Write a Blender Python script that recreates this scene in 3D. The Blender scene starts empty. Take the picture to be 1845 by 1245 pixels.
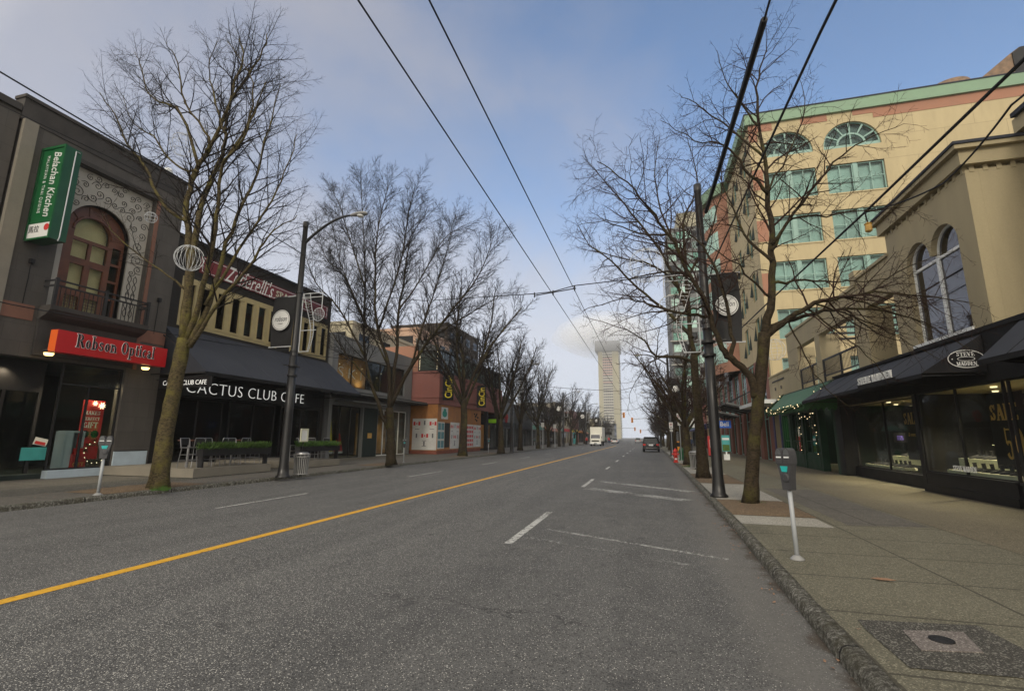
import bpy, bmesh, math, random
from mathutils import Vector, Matrix, geometry
C = bpy.context.scene.collection
PI = math.pi; HAZE = .0004
# ------------------------------------------------------------------ camera model (also used to find where a seen point stands)
FPX, IW, IH = 865.0, 1845.0, 1245.0
PITCH, YAW, ROLL = math.radians(10.7354), math.radians(15.6418), math.radians(0.35)
EYE = Vector((0, 0, 1.75))
_F = Vector((-math.sin(YAW) * math.cos(PITCH), math.cos(YAW) * math.cos(PITCH), math.sin(PITCH)))
_r = Vector((math.cos(YAW), math.sin(YAW), 0)); _u = _r.cross(_F)
_R = math.cos(ROLL) * _r + math.sin(ROLL) * _u
_U = -math.sin(ROLL) * _r + math.cos(ROLL) * _u
def ray(x, y): return _F + (x - IW / 2) / FPX * _R - (y - IH / 2) / FPX * _U
def onx(x, y, X): d = ray(x, y); return EYE + d * ((X - EYE.x) / d.x)
def ony(x, y, Y): d = ray(x, y); return EYE + d * ((Y - EYE.y) / d.y)
def onz(x, y, Z): d = ray(x, y); return EYE + d * ((Z - EYE.z) / d.z)
XL, XR = -21.3, 8.5          # the two building lines
def L(x, y): p = onx(x, y, XL); return (p.y, p.z)
def R(x, y): p = onx(x, y, XR); return (p.y, p.z)
SW = 0.13                    # pavement height
# ------------------------------------------------------------------ materials
def _n(nt, t, **k):
    n = nt.nodes.new(t)
    for a, b in k.items(): setattr(n, a, b)
    return n
def base(name):
    m = bpy.data.materials.new(name); m.use_nodes = True
    nt = m.node_tree; b = nt.nodes['Principled BSDF']
    return m, nt, b
def math_(nt, op, a, b=None, clamp=False):
    n = _n(nt, 'ShaderNodeMath', operation=op, use_clamp=clamp)
    for i, v in enumerate((a, b)):
        if v is None: continue
        if isinstance(v, (int, float)): n.inputs[i].default_value = v
        else: nt.links.new(v, n.inputs[i])
    return n.outputs[0]
def noise(nt, vec, scale, detail=4, rough=.55, dist=0):
    n = _n(nt, 'ShaderNodeTexNoise'); n.inputs['Scale'].default_value = scale
    n.inputs['Detail'].default_value = detail; n.inputs['Roughness'].default_value = rough; n.inputs['Distortion'].default_value = dist
    if vec is not None: nt.links.new(vec, n.inputs['Vector'])
    return n.outputs['Fac']
def ramp(nt, f, stops):
    n = _n(nt, 'ShaderNodeValToRGB'); e = n.color_ramp.elements
    while len(e) > 1: e.remove(e[0])
    e[0].position = stops[0][0]; e[0].color = c4(stops[0][1])
    for p, c in stops[1:]:
        q = e.new(p); q.color = c4(c)
    nt.links.new(f, n.inputs[0]); return n.outputs[0]
def c4(c): return (c, c, c, 1) if isinstance(c, (int, float)) else (c[0], c[1], c[2], 1)
def mix(nt, f, a, b, mode='MIX'):
    n = _n(nt, 'ShaderNodeMix', data_type='RGBA', blend_type=mode)
    if isinstance(f, (int, float)): n.inputs[0].default_value = f
    else: nt.links.new(f, n.inputs[0])
    for i, v in ((6, a), (7, b)):
        if isinstance(v, (tuple, int, float)): n.inputs[i].default_value = c4(v)
        else: nt.links.new(v, n.inputs[i])
    return n.outputs[2]
def coord(nt, kind='Object'): return _n(nt, 'ShaderNodeTexCoord').outputs[kind]
def geopos(nt): return _n(nt, 'ShaderNodeNewGeometry').outputs['Position']
def bump(nt, b, h, s, d=.02):
    n = _n(nt, 'ShaderNodeBump'); n.inputs['Strength'].default_value = s; n.inputs['Distance'].default_value = d
    nt.links.new(h, n.inputs['Height']); nt.links.new(n.outputs[0], b.inputs['Normal'])
def sc(c, k): return tuple(min(1, x * k) for x in c)
def mat(name, col, rough=.7, var=.25, scale=2.0, bmp=0.15, metal=0, col2=None, spec=.5, streak=False, fine=30):
    m, nt, b = base(name); v = geopos(nt)
    if streak:
        mp = _n(nt, 'ShaderNodeMapping'); mp.inputs['Scale'].default_value = (1, 1, .18); nt.links.new(v, mp.inputs[0]); v1 = mp.outputs[0]
    else: v1 = v
    f = noise(nt, v1, scale, 6, .6)
    g = noise(nt, v, fine, 3)
    k = math_(nt, 'ADD', math_(nt, 'MULTIPLY', f, .75), math_(nt, 'MULTIPLY', g, .25))
    lo, hi = sc(col, 1 - var), (col2 or sc(col, 1 + var))
    nt.links.new(ramp(nt, k, [(.33, lo), (.5, col), (.68, hi)]), b.inputs['Base Color'])
    nt.links.new(ramp(nt, f, [(.3, rough * .85), (.7, min(1, rough * 1.15))]), b.inputs['Roughness'])
    b.inputs['Metallic'].default_value = metal; b.inputs['Specular IOR Level'].default_value = spec
    if max(col) < .06 and rough > .4: b.inputs['Specular IOR Level'].default_value = .22
    if bmp: bump(nt, b, g, bmp, .01)
    return m
def blocks(name, col, bw, bh, mort=.012, var=.2, stain=.7):
    """stone or brick courses on a wall that runs along the street"""
    m, nt, b = base(name); v = geopos(nt)
    s = _n(nt, 'ShaderNodeSeparateXYZ'); nt.links.new(v, s.inputs[0])
    cb = _n(nt, 'ShaderNodeCombineXYZ'); nt.links.new(math_(nt, 'ADD', s.outputs[0], s.outputs[1]), cb.inputs[0]); nt.links.new(s.outputs[2], cb.inputs[1])
    t = _n(nt, 'ShaderNodeTexBrick'); nt.links.new(cb.outputs[0], t.inputs[0])
    t.inputs['Scale'].default_value = 1; t.inputs['Brick Width'].default_value = bw; t.inputs['Row Height'].default_value = bh
    t.inputs['Mortar Size'].default_value = mort; t.inputs['Color1'].default_value = c4(sc(col, 1 - var)); t.inputs['Color2'].default_value = c4(sc(col, 1 + var))
    t.inputs['Mortar'].default_value = c4(sc(col, .55))
    mp = _n(nt, 'ShaderNodeMapping'); mp.inputs['Scale'].default_value = (1, 1, .25); nt.links.new(v, mp.inputs[0])
    f = noise(nt, mp.outputs[0], 1.3, 6, .65)
    c = mix(nt, ramp(nt, f, [(.3, stain), (.7, 0)]), t.outputs[0], sc(col, .55))
    nt.links.new(c, b.inputs['Base Color']); b.inputs['Roughness'].default_value = .85
    bump(nt, b, math_(nt, 'ADD', noise(nt, v, 25, 4), math_(nt, 'MULTIPLY', t.outputs['Fac'], -1)), .25, .01)
    return m
def glass(name, tint=(.75, .8, .8), refl=1.0, ior=1.5, back=None):
    m = bpy.data.materials.new(name); m.use_nodes = True; nt = m.node_tree; nt.nodes.clear()
    out = _n(nt, 'ShaderNodeOutputMaterial'); mx = _n(nt, 'ShaderNodeMixShader')
    lw = _n(nt, 'ShaderNodeLayerWeight'); lw.inputs[0].default_value = .5; fz = math_(nt, 'ADD', math_(nt, 'MULTIPLY', math_(nt, 'POWER', lw.outputs['Facing'], 4), .75), .02 + (ior - 1.4) * .15)
    t = _n(nt, 'ShaderNodeBsdfTransparent'); t.inputs[0].default_value = c4(tint)
    g = _n(nt, 'ShaderNodeBsdfGlossy'); g.inputs['Roughness'].default_value = .03; g.inputs[0].default_value = (.9 * refl, .9 * refl, .92 * refl, 1)
    bp = _n(nt, 'ShaderNodeBump'); bp.inputs['Strength'].default_value = .05; nt.links.new(noise(nt, geopos(nt), .9, 1), bp.inputs['Height']); nt.links.new(bp.outputs[0], g.inputs['Normal'])
    nt.links.new(fz, mx.inputs[0]); nt.links.new(t.outputs[0], mx.inputs[1]); nt.links.new(g.outputs[0], mx.inputs[2]); nt.links.new(mx.outputs[0], out.inputs[0])
    return m
def emit(name, col, s):
    m, nt, b = base(name); b.inputs['Base Color'].default_value = c4(col)
    b.inputs['Emission Color'].default_value = c4(col); b.inputs['Emission Strength'].default_value = s
    return m
M = {}
# ------------------------------------------------------------------ mesh builder
class MB:
    def __init__(s): s.v = []; s.f = []; s.mi = []; s.m = 0
    def add(s, vs, fs):
        o = len(s.v); s.v += [tuple(v) for v in vs]
        for f in fs: s.f.append(tuple(i + o for i in f)); s.mi.append(s.m)
        return s
    def box(s, x0, x1, y0, y1, z0, z1):
        vs = [(x, y, z) for z in (z0, z1) for y in (y0, y1) for x in (x0, x1)]
        return s.add(vs, [(0, 2, 3, 1), (4, 5, 7, 6), (0, 1, 5, 4), (2, 6, 7, 3), (0, 4, 6, 2), (1, 3, 7, 5)])
    def bar(s, a, b, w, h=None, up=(0, 0, 1)):
        """a straight bar of rectangular section from a to b"""
        a, b = Vector(a), Vector(b); d = (b - a).normalized(); h = h or w
        u = Vector(up)
        if abs(d.dot(u)) > .95: u = Vector((0, 1, 0))
        r = d.cross(u).normalized(); u = r.cross(d)
        vs = [p + r * (w / 2 * i) + u * (h / 2 * j) for p in (a, b) for i, j in ((-1, -1), (1, -1), (1, 1), (-1, 1))]
        return s.add(vs, [(3, 2, 1, 0), (4, 5, 6, 7), (0, 1, 5, 4), (1, 2, 6, 5), (2, 3, 7, 6), (3, 0, 4, 7)])
    def tube(s, pts, rad, n=6, cap=True, closed=False):
        pts = [Vector(p) for p in pts]; k = len(pts)
        if not isinstance(rad, (list, tuple)): rad = [rad] * k
        o = len(s.v); pr = None; vs = []
        for i, p in enumerate(pts):
            d = (pts[(i + 1) % k] - pts[i - 1]) if closed else (pts[min(i + 1, k - 1)] - pts[max(i - 1, 0)])
            if d.length < 1e-9: d = Vector((0, 0, 1))
            d.normalize()
            if pr is None: pr = d.orthogonal().normalized()
            pr = (pr - d * pr.dot(d))
            pr = pr.normalized() if pr.length > 1e-6 else d.orthogonal().normalized()
            q = d.cross(pr)
            for j in range(n):
                a = 2 * PI * j / n; vs.append(p + (pr * math.cos(a) + q * math.sin(a)) * rad[i])
        fs = []
        for i in range(k if closed else k - 1):
            i2 = (i + 1) % k
            for j in range(n): fs.append((i * n + j, i * n + (j + 1) % n, i2 * n + (j + 1) % n, i2 * n + j))
        if cap and not closed: fs.append(tuple(range(n))[::-1]); fs.append(tuple((k - 1) * n + j for j in range(n)))
        return s.add(vs, fs)
    def lathe(s, c, prof, n=16, axis='z'):
        """prof = [(radius, height)...] turned about an axis through c"""
        c = Vector(c); vs = []; fs = []
        for r, h in prof:
            for j in range(n):
                a = 2 * PI * j / n; x, y = r * math.cos(a), r * math.sin(a)
                vs.append(c + (Vector((x, y, h)) if axis == 'z' else Vector((h, x, y)) if axis == 'x' else Vector((x, h, y))))
        for i in range(len(prof) - 1):
            for j in range(n): fs.append((i * n + j, i * n + (j + 1) % n, (i + 1) * n + (j + 1) % n, (i + 1) * n + j))
        fs.append(tuple(range(n))[::-1]); fs.append(tuple((len(prof) - 1) * n + j for j in range(n)))
        return s.add(vs, fs)
    def slab(s, polys, org, ua, va, th):
        """2-D outline (first) with holes (rest), extruded by th along ua x va, placed at org"""
        org, ua, va = Vector(org), Vector(ua).normalized(), Vector(va).normalized(); na = ua.cross(va)
        P = [[Vector((a, b, 0)) for a, b in p] for p in polys]
        tris = geometry.tessellate_polygon(P); flat = [q for p in P for q in p]; n = len(flat)
        vs = [org + ua * q.x + va * q.y for q in flat] + [org + ua * q.x + va * q.y + na * th for q in flat]
        fs = [tuple(t) for t in tris] + [tuple(i + n for i in t[::-1]) for t in tris]
        o = 0
        for p in P:
            k = len(p)
            for i in range(k): j = (i + 1) % k; fs.append((o + i, o + j, o + j + n, o + i + n))
            o += k
        return s.add(vs, fs)
    def disc(s, c, r, nrm, th=.01, n=24, sx=1, ua=None):
        nrm = Vector(nrm).normalized(); u = Vector(ua) if ua else nrm.orthogonal().normalized(); v = nrm.cross(u)
        return s.slab([[(r * sx * math.cos(2 * PI * i / n), r * math.sin(2 * PI * i / n)) for i in range(n)]], c, u, v, th)
    def build(s, name, m, parent=None, smooth=False, origin=None):
        me = bpy.data.meshes.new(name)
        if parent is not None: off = parent.get('_o', None); off = Vector(off) if off is not None else Vector((0, 0, 0))
        else:
            if origin is None:
                xs = [v[0] for v in s.v]; ys = [v[1] for v in s.v]; zs = [v[2] for v in s.v]
                origin = ((min(xs) + max(xs)) / 2, (min(ys) + max(ys)) / 2, min(zs))
            off = Vector(origin)
        me.from_pydata([(v[0] - off.x, v[1] - off.y, v[2] - off.z) for v in s.v], [], s.f)
        ms = m if isinstance(m, (list, tuple)) else [m]
        for q in ms: me.materials.append(M[q] if isinstance(q, str) else q)
        if len(ms) > 1: me.polygons.foreach_set('material_index', s.mi)
        if smooth: me.polygons.foreach_set('use_smooth', [True] * len(me.polygons))
        if len(s.f) < 60000:
            bm = bmesh.new(); bm.from_mesh(me); bmesh.ops.recalc_face_normals(bm, faces=bm.faces); bm.to_mesh(me); bm.free()
        me.update()
        o = bpy.data.objects.new(name, me); C.objects.link(o)
        if parent is not None: o.parent = parent
        else: o.location = off
        OFF[o.name] = tuple(off); o['_o'] = tuple(off)
        return o
OFF = {}
def tag(o, label, cat, group=None, kind=None):
    if kind: o['kind'] = kind
    if label: o['label'] = label
    if cat: o['category'] = cat
    if group: o['group'] = group
    return o
def thing(name, loc, label, cat, group=None, kind=None):
    o = bpy.data.objects.new(name, None); C.objects.link(o); o.location = loc; o['_o'] = tuple(loc); o.empty_display_size = .2
    return tag(o, label, cat, group, kind)
def struct(o): o['kind'] = 'structure'; return o
def kids(o): return [c for c in bpy.data.objects if c.parent == o]
TREE = {}
def snapshot(o):
    """remember a thing's parts once, so that copying stays fast"""
    ch = kids(o); TREE[o.name] = [(c, kids(c)) for c in ch]
def dup(o, loc, rz=0, label=None, scale=None, group=None):
    if o.name not in TREE: snapshot(o)
    r = o.copy(); C.objects.link(r); r.location = loc; r.rotation_euler = (0, 0, rz)
    if scale: r.scale = (scale,) * 3 if isinstance(scale, (int, float)) else scale
    if label: r['label'] = label
    if group: r['group'] = group
    for c, g in TREE[o.name]:
        d = c.copy(); C.objects.link(d); d.parent = r
        for e in g:
            h = e.copy(); C.objects.link(h); h.parent = d
    return r
# ------------------------------------------------------------------ lettering
def text(body, name, m, parent, org, ua, va, w=None, h=None, depth=.02, shear=0, bold=0, space=1.0, align='l'):
    """sans lettering as real geometry: org = lower left, ua/va = reading and up directions"""
    cu = bpy.data.curves.new('t', 'FONT'); cu.body = body; cu.extrude = 0; cu.shear = shear; cu.offset = bold; cu.space_character = space; cu.resolution_u = 3
    ob = bpy.data.objects.new('t', cu); me = ob.to_mesh()
    vs = [Vector(v.co) for v in me.vertices]; fs = [tuple(p.vertices) for p in me.polygons]; ob.to_mesh_clear(); bpy.data.objects.remove(ob); bpy.data.curves.remove(cu)
    if not vs: return None
    x0 = min(v.x for v in vs); x1 = max(v.x for v in vs); y0 = min(v.y for v in vs); y1 = max(v.y for v in vs)
    if h is None: h = w / (x1 - x0) * (y1 - y0)
    if w is None: w = h / (y1 - y0) * (x1 - x0)
    return _flat2mesh([((v.x - x0) / (x1 - x0) * w, (v.y - y0) / (y1 - y0) * h) for v in vs], fs, name, m, parent, org, ua, va, depth)
def _flat2mesh(pts, fs, name, m, parent, org, ua, va, depth, jit=0):
    org, ua, va = Vector(org), Vector(ua).normalized(), Vector(va).normalized(); na = ua.cross(va)
    mb = MB(); n = len(pts)
    vs = [org + ua * a + va * b for a, b in pts] + [org + ua * a + va * b + na * (depth + jit * ((i // 4) % 9)) for i, (a, b) in enumerate(pts)]
    if jit: vs = [v - na * (jit * ((i // 4) % 9)) if i < n else v for i, v in enumerate(vs)]
    ed = {}
    for f in fs:
        for i in range(len(f)):
            e = (f[i], f[(i + 1) % len(f)]); ed[e] = ed.get(e, 0) + 1
    F = [f for f in fs] + [tuple(i + n for i in f[::-1]) for f in fs] + [(b, a, a + n, b + n) for (a, b) in ed if (b, a) not in ed]
    mb.add(vs, F); return mb.build(name, m, parent)
# a small high-contrast serif alphabet drawn as strokes: V thick stem, v thin stem, H thin bar, A arc, D diagonal
def _g(): 
    t, k = .16, .05
    def V(x, y0=0, y1=1, w=t, s=True):
        o = [('r', x - w / 2, y0, x + w / 2, y1)]
        if s:
            if y0 <= 0.001: o.append(('r', x - w / 2 - .08, y0, x + w / 2 + .08, y0 + k))
            o.append(('r', x - w / 2 - .08, y1 - k, x + w / 2 + (.08 if y1 > .9 and y0 < .1 else 0), y1))
        return o
    def H(x0, x1, y): return [('r', x0, y - k / 2, x1, y + k / 2)]
    def A(cx, cy, rx, ry, a0, a1): return [('a', cx, cy, rx, ry, a0, a1)]
    def D(x0, y0, x1, y1, w): return [('d', x0, y0, x1, y1, w)]
    G = {
     'S': (.62, A(.31, .75, .21, .22, 20, 270) + A(.31, .26, .23, .23, 90, -160) + V(.53, .68, .98, k, 0) + V(.09, .02, .32, k, 0)),
     'T': (.72, V(.36) + H(.03, .69, .975) + V(.05, .78, 1, k, 0) + V(.67, .78, 1, k, 0)),
     'E': (.66, V(.16) + H(.16, .6, .975) + H(.16, .45, .52) + H(.16, .62, .025) + V(.58, .78, 1, k, 0) + V(.6, 0, .25, k, 0) + V(.45, .42, .62, k, 0)),
     'F': (.62, V(.16) + H(.16, .58, .975) + H(.16, .45, .5) + V(.56, .76, 1, k, 0) + V(.45, .4, .6, k, 0)),
     'L': (.6, V(.16) + H(.16, .57, .025) + V(.55, 0, .28, k, 0)),
     'I': (.34, V(.17)), 'V': (.74, D(.1, 1, .38, 0, t) + D(.38, 0, .64, 1, k) + H(0, .26, .975) + H(.52, .76, .975)),
     'A': (.76, D(.38, 1, .64, 0, t) + D(.12, 0, .38, 1, k) + H(.2, .56, .32) + H(.02, .24, .025) + H(.5, .78, .025)),
     'M': (.94, V(.12, 0, 1, k) + D(.12, 1, .44, 0, t) + D(.44, 0, .76, 1, k) + V(.78)),
     'N': (.8, V(.12, 0, 1, k) + D(.14, 1, .66, 0, t) + V(.68, 0, 1, k)),
     'D': (.76, V(.16) + A(.3, .5, .38, .48, -90, 90) + H(.16, .32, .975) + H(.16, .32, .025)),
     'G': (.76, A(.4, .5, .33, .48, 40, 330) + V(.64, .02, .42) + H(.5, .76, .44)),
     'C': (.7, A(.4, .5, .33, .48, 40, 320) + V(.64, .68, .96, k, 0)),
     'R': (.76, V(.16) + A(.34, .75, .24, .23, -90, 90) + H(.16, .36, .975) + H(.16, .36, .52) + D(.4, .5, .66, .02, t) + H(.56, .78, .025)),
     'P': (.68, V(.16) + A(.34, .74, .26, .24, -90, 90) + H(.16, .36, .975) + H(.16, .36, .5)),
     'K': (.78, V(.16) + D(.22, .42, .62, 1, k) + D(.34, .56, .66, 0, t) + H(.5, .74, .975) + H(.54, .8, .025)),
     'H': (.8, V(.16) + V(.64) + H(.16, .64, .52)), 'O': (.8, A(.4, .5, .34, .49, 0, 360)),
     'o': (.56, A(.28, .31, .22, .31, 0, 360)), 'b': (.6, V(.13, 0, 1, t * .85) + A(.3, .31, .24, .31, -140, 140)),
     's': (.50, A(.25, .46, .19, .17, 15, 270) + A(.25, .17, .20, .18, 90, -165)), 'n': (.62, V(.13, 0, .62, t * .85) + A(.31, .4, .19, .21, 20, 160) + V(.5, 0, .44, t * .85)),
     'p': (.6, V(.13, -.32, .62, t * .85) + H(.02, .28, -.3) + A(.3, .31, .24, .31, -140, 140)), 't': (.38, V(.18, .04, .86, t * .8, 0) + H(.04, .34, .6) + A(.27, .09, .09, .08, 180, 330)),
     'i': (.3, V(.15, 0, .62, t * .85) + [('r', .07, .76, .22, .92)]), 'c': (.5, A(.28, .31, .21, .31, 45, 315)),
     'a': (.52, V(.36, 0, .46, t * .8, 0) + A(.24, .44, .15, .17, 10, 170) + A(.22, .17, .16, .17, 20, 340) + H(.36, .5, .025)), 'l': (.3, V(.15, 0, 1, t * .85)),
     "'": (.2, [('r', .05, .75, .13, 1)]), ' ': (.36, []), '5': (.6, V(.16, .5, 1, k, 0) + H(.16, .5, .95) + A(.3, .3, .24, .3, -150, 130)), '0': (.6, A(.3, .5, .24, .49, 0, 360))}
    return G
GLY = _g()
def serif(body, name, m, parent, org, ua, va, h, w=None, depth=.02, grow=0):
    pts, fs = [], []; x = 0
    def quad(q):
        o = len(pts); pts.extend(q); fs.append((o, o + 1, o + 2, o + 3))
    for ch in body:
        adv, st = GLY.get(ch, GLY[' '])
        for s in st:
            if s[0] == 'r': g = grow; quad([(x + s[1] - g, s[2] - g), (x + s[3] + g, s[2] - g), (x + s[3] + g, s[4] + g), (x + s[1] - g, s[4] + g)])
            elif s[0] == 'd': w2 = s[5] / 2 + .02 + grow; quad([(x + s[1] - w2, s[2]), (x + s[1] + w2, s[2]), (x + s[3] + w2, s[4]), (x + s[3] - w2, s[4])])
            else:
                _, cx, cy, rx, ry, a0, a1 = s; k = 14; pr = None
                for i in range(k + 1):
                    a = math.radians(a0 + (a1 - a0) * i / k); c_, s_ = math.cos(a), math.sin(a)
                    th = min(.065 + .10 * abs(c_) ** 1.5, min(rx, ry) * .72); o1, i1 = grow, th + grow
                    cur = ((x + cx + (rx + o1) * c_, cy + (ry + o1) * s_), (x + cx + (rx - i1) * c_, cy + (ry - i1) * s_))
                    if pr: quad([pr[0], cur[0], cur[1], pr[1]])
                    pr = cur
        x += adv + .06
    k = (w / x) if w else h
    return _flat2mesh([(a * k, b * h) for a, b in pts], fs, name, m, parent, org, ua, va, depth, .0007)
# ------------------------------------------------------------------ the palette
for a in [
 ('stone_grey', (.10, .09, .08), .85, .2, .8), ('stone_light', (.21, .19, .155), .8, .15, 1.2), ('stone_cap', (.055, .05, .047), .8, .3, 1.5),
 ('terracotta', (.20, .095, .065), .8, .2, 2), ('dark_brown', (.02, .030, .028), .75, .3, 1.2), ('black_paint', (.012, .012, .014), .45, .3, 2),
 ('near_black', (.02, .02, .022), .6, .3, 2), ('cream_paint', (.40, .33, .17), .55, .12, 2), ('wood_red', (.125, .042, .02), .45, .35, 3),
 ('grey_plaster', (.24, .25, .26), .85, .12, .7), ('pink_plaster', (.36, .15, .12), .85, .12, .6), ('orange_wood', (.36, .15, .04), .6, .3, 1.4),
 ('olive_plaster', (.29, .255, .17), .85, .12, .7), ('tan_plaster', (.42, .35, .21), .85, .08, .6), ('brick_red_plaster', (.31, .155, .10), .85, .1, 1),
 ('mint_green', (.175, .28, .185), .6, .1, 1), ('teal_blind', (.36, .54, .48), .6, .3, .35), ('teal_frame', (.20, .33, .29), .5, .1, 3), ('teal_dark', (.05, .12, .11), .4, .2, 2),
 ('white_paint', (.72, .74, .74), .5, .08, 3), ('pale_blue_paint', (.46, .55, .62), .6, .1, 2), ('slate_cloth', (.065, .073, .092), .9, .15, 1.2),
 ('awning_black', (.014, .014, .016), .85, .25, 2), ('red_sign', (.50, .008, .012), .35, .05, 2), ('orange_sign', (.75, .13, .02), .4, .05, 2), ('maroon_sign', (.17, .02, .025), .5, .15, 2),
 ('green_sign', (.006, .095, .028), .4, .15, 2), ('green_sign_dark', (.01, .075, .035), .4, .15, 2), ('navy', (.02, .018, .10), .5, .2, 1), ('green_shop', (.018, .05, .03), .5, .2, 2),
 ('green_cloth', (.03, .10, .035), .85, .15, 1.5), ('green_cloth_top', (.055, .13, .085), .85, .15, 1.5), ('lime_sign', (.35, .75, .02), .4, .05, 2),
 ('yellow_sign', (.75, .62, .03), .4, .05, 2), ('gold', (.55, .32, .07), .4, .15, 4), ('brick_column', (.20, .08, .055), .8, .2, 2), ('metal_rail', (.03, .03, .032), .5, .2, 3),
 ('pole_black', (.013, .013, .014), .38, .35, 5), ('lamp_grey', (.24, .24, .235), .5, .1, 5), ('white_metal', (.55, .57, .59), .4, .06, 5), ('meter_grey', (.055, .055, .06), .42, .15, 8),
 ('meter_post', (.34, .36, .38), .45, .08, 8), ('teal_sticker', (.02, .40, .40), .4, .05, 8), ('rust', (.19, .125, .08), .8, .5, 2.5), ('rubber', (.012, .012, .012), .8, .2, 8),
 ('car_black', (.010, .010, .012), .16, .1, 2), ('car_white', (.62, .62, .60), .2, .05, 2), ('car_silver', (.33, .34, .35), .22, .05, 2), ('car_glass', (.012, .016, .018), .06, .2, 2),
 ('truck_white', (.66, .65, .58), .4, .06, 1.5), ('chrome', (.5, .5, .5), .2, .05, 5), ('tail_red', (.45, .02, .015), .25, .05, 5), ('plate_white', (.6, .62, .66), .4, .05, 9),
 ('hydrant_red', (.50, .022, .014), .4, .15, 6), ('bin_green', (.01, .10, .04), .5, .2, 6), ('bin_blue', (.02, .05, .10), .5, .2, 6), ('signal_yellow', (.75, .28, .01), .5, .05, 5),
 ('skin', (.42, .25, .17), .6, .05, 9), ('hair', (.02, .014, .01), .8, .1, 9), ('cloth_yellow', (.65, .60, .02), .8, .1, 9), ('cloth_red', (.42, .02, .02), .8, .1, 9), ('cloth_dark', (.02, .02, .026), .9, .1, 9),
 ('cloth_grey', (.10, .10, .11), .9, .1, 9), ('cloth_blue', (.03, .05, .11), .9, .1, 9),
 ('warm_wall', (.30, .24, .13), .8, .2, 1), ('paper_white', (.62, .62, .60), .7, .12, 1.5), ('poster_green', (.03, .28, .22), .6, .2, 4), ('poster_blue', (.10, .26, .30), .6, .35, 5),
 ('poster_red', (.50, .03, .03), .6, .1, 3), ('flag_red', (.55, .02, .02), .6, .08, 6), ('grey_tile', (.11, .105, .10), .6, .2, 2), ('concrete_dark', (.045, .045, .042), .85, .3, 1),
 ('box_teal', (.05, .32, .33), .5, .1, 3), ('brown_leather', (.14, .05, .02), .5, .3, 9), ('tan_leather', (.36, .17, .06), .5, .2, 9), ('shelf_cream', (.58, .58, .44), .5, .05, 3),
 ('peach_plaster', (.40, .27, .20), .85, .08, .5), ('far_brown', (.055, .045, .038), .85, .2, .5), ('far_cream', (.36, .325, .235), .85, .1, .5), ('far_grey', (.13, .135, .135), .85, .15, .7),
 ('tower_tan', (.33, .31, .225), .85, .08, .05), ('tower_white', (.5, .49, .44), .8, .06, .05), ('tower_dark', (.10, .10, .10), .4, .3, .3), ('tower_pink', (.5, .34, .31), .8, .05, .05),
 ('curtain', (.78, .66, .36), .85, .15, 1.5), ('dome_glass', (.10, .105, .11), .3, .1, 8), ('leaf_brown', (.26, .15, .09), .8, .3, 30), ('grey_fabric', (.14, .14, .15), .9, .2, 5), ('ochre_wall', (.42, .24, .09), .8, .35, 1.5), ('sea_green', (.10, .25, .20), .6, .2, 1.2)]:
    M[a[0]] = mat(a[0], a[1], a[2], a[3], a[4])
for k in ('slate_cloth', 'grey_plaster', 'pink_plaster', 'olive_plaster', 'tan_plaster'):
    c = {'slate_cloth': (.036, .040, .052), 'grey_plaster': (.17, .175, .18), 'pink_plaster': (.24, .095, .08), 'olive_plaster': (.33, .28, .175), 'tan_plaster': (.46, .385, .23)}[k]
    M[k] = mat(k, c, .85, .16, .9, .2, streak=True)
M['far_cream2'] = mat('far_cream2', (.40, .375, .33), .85, .1, 1)
M['stone_blocks'] = blocks('stone_blocks', (.095, .085, .076), 1.1, .62, .006, .08)
M['tan_plaster'] = blocks('tan_plaster', (.46, .38, .225), 3.6, 1.82, .012, .035, .35)
M['brick_wall'] = blocks('brick_wall', (.30, .09, .055), .24, .08, .006, .25)
M['dark_brick'] = blocks('dark_brick', (.020, .017, .015), .24, .08, .006, .2)
M['chrome'].node_tree.nodes['Principled BSDF'].inputs['Metallic'].default_value = 1
M['steel'] = mat('steel', (.28, .28, .29), .35, .15, 6, .05, metal=.8)
M['glass'] = glass('glass', (.78, .82, .80), .8, 1.4)
M['glass_dark'] = glass('glass_dark', (.16, .17, .17), .8)
M['glass_clear'] = glass('glass_clear', (.85, .88, .88), .8, 1.4)
M['glass_violet'] = glass('glass_violet', (.10, .09, .16), .9, 2.2)
M['lamp_lit'] = emit('lamp_lit', (1, .66, .25), 2.2)
M['bulb'] = emit('bulb', (1, .80, .45), 1.6)
M['bulb_dim'] = emit('bulb_dim', (1, .85, .55), 1.6)
M['neon_green'] = emit('neon_green', (.10, .9, .12), 1.2)
M['orange_glow'] = emit('orange_glow', (1, .42, .06), 1.6)
M['red_glow'] = emit('red_glow', (1, .1, .03), 1.5)
M['gold_wall_glow'] = emit('gold_wall_glow', (.45, .20, .05), .05)  # light of the shop interior put into the wall as a faint glow
M['purple_text'] = emit('purple_text', (.10, .07, .32), .25)
M['sign_white'] = emit('sign_white', (.75, .75, .72), .45)  # white letters given their own glow to stand out in the shade
M['white_glow'] = emit('white_glow', (.62, .62, .60), .06)  # white surfaces brightened by a slight added glow, not lamps
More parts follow.
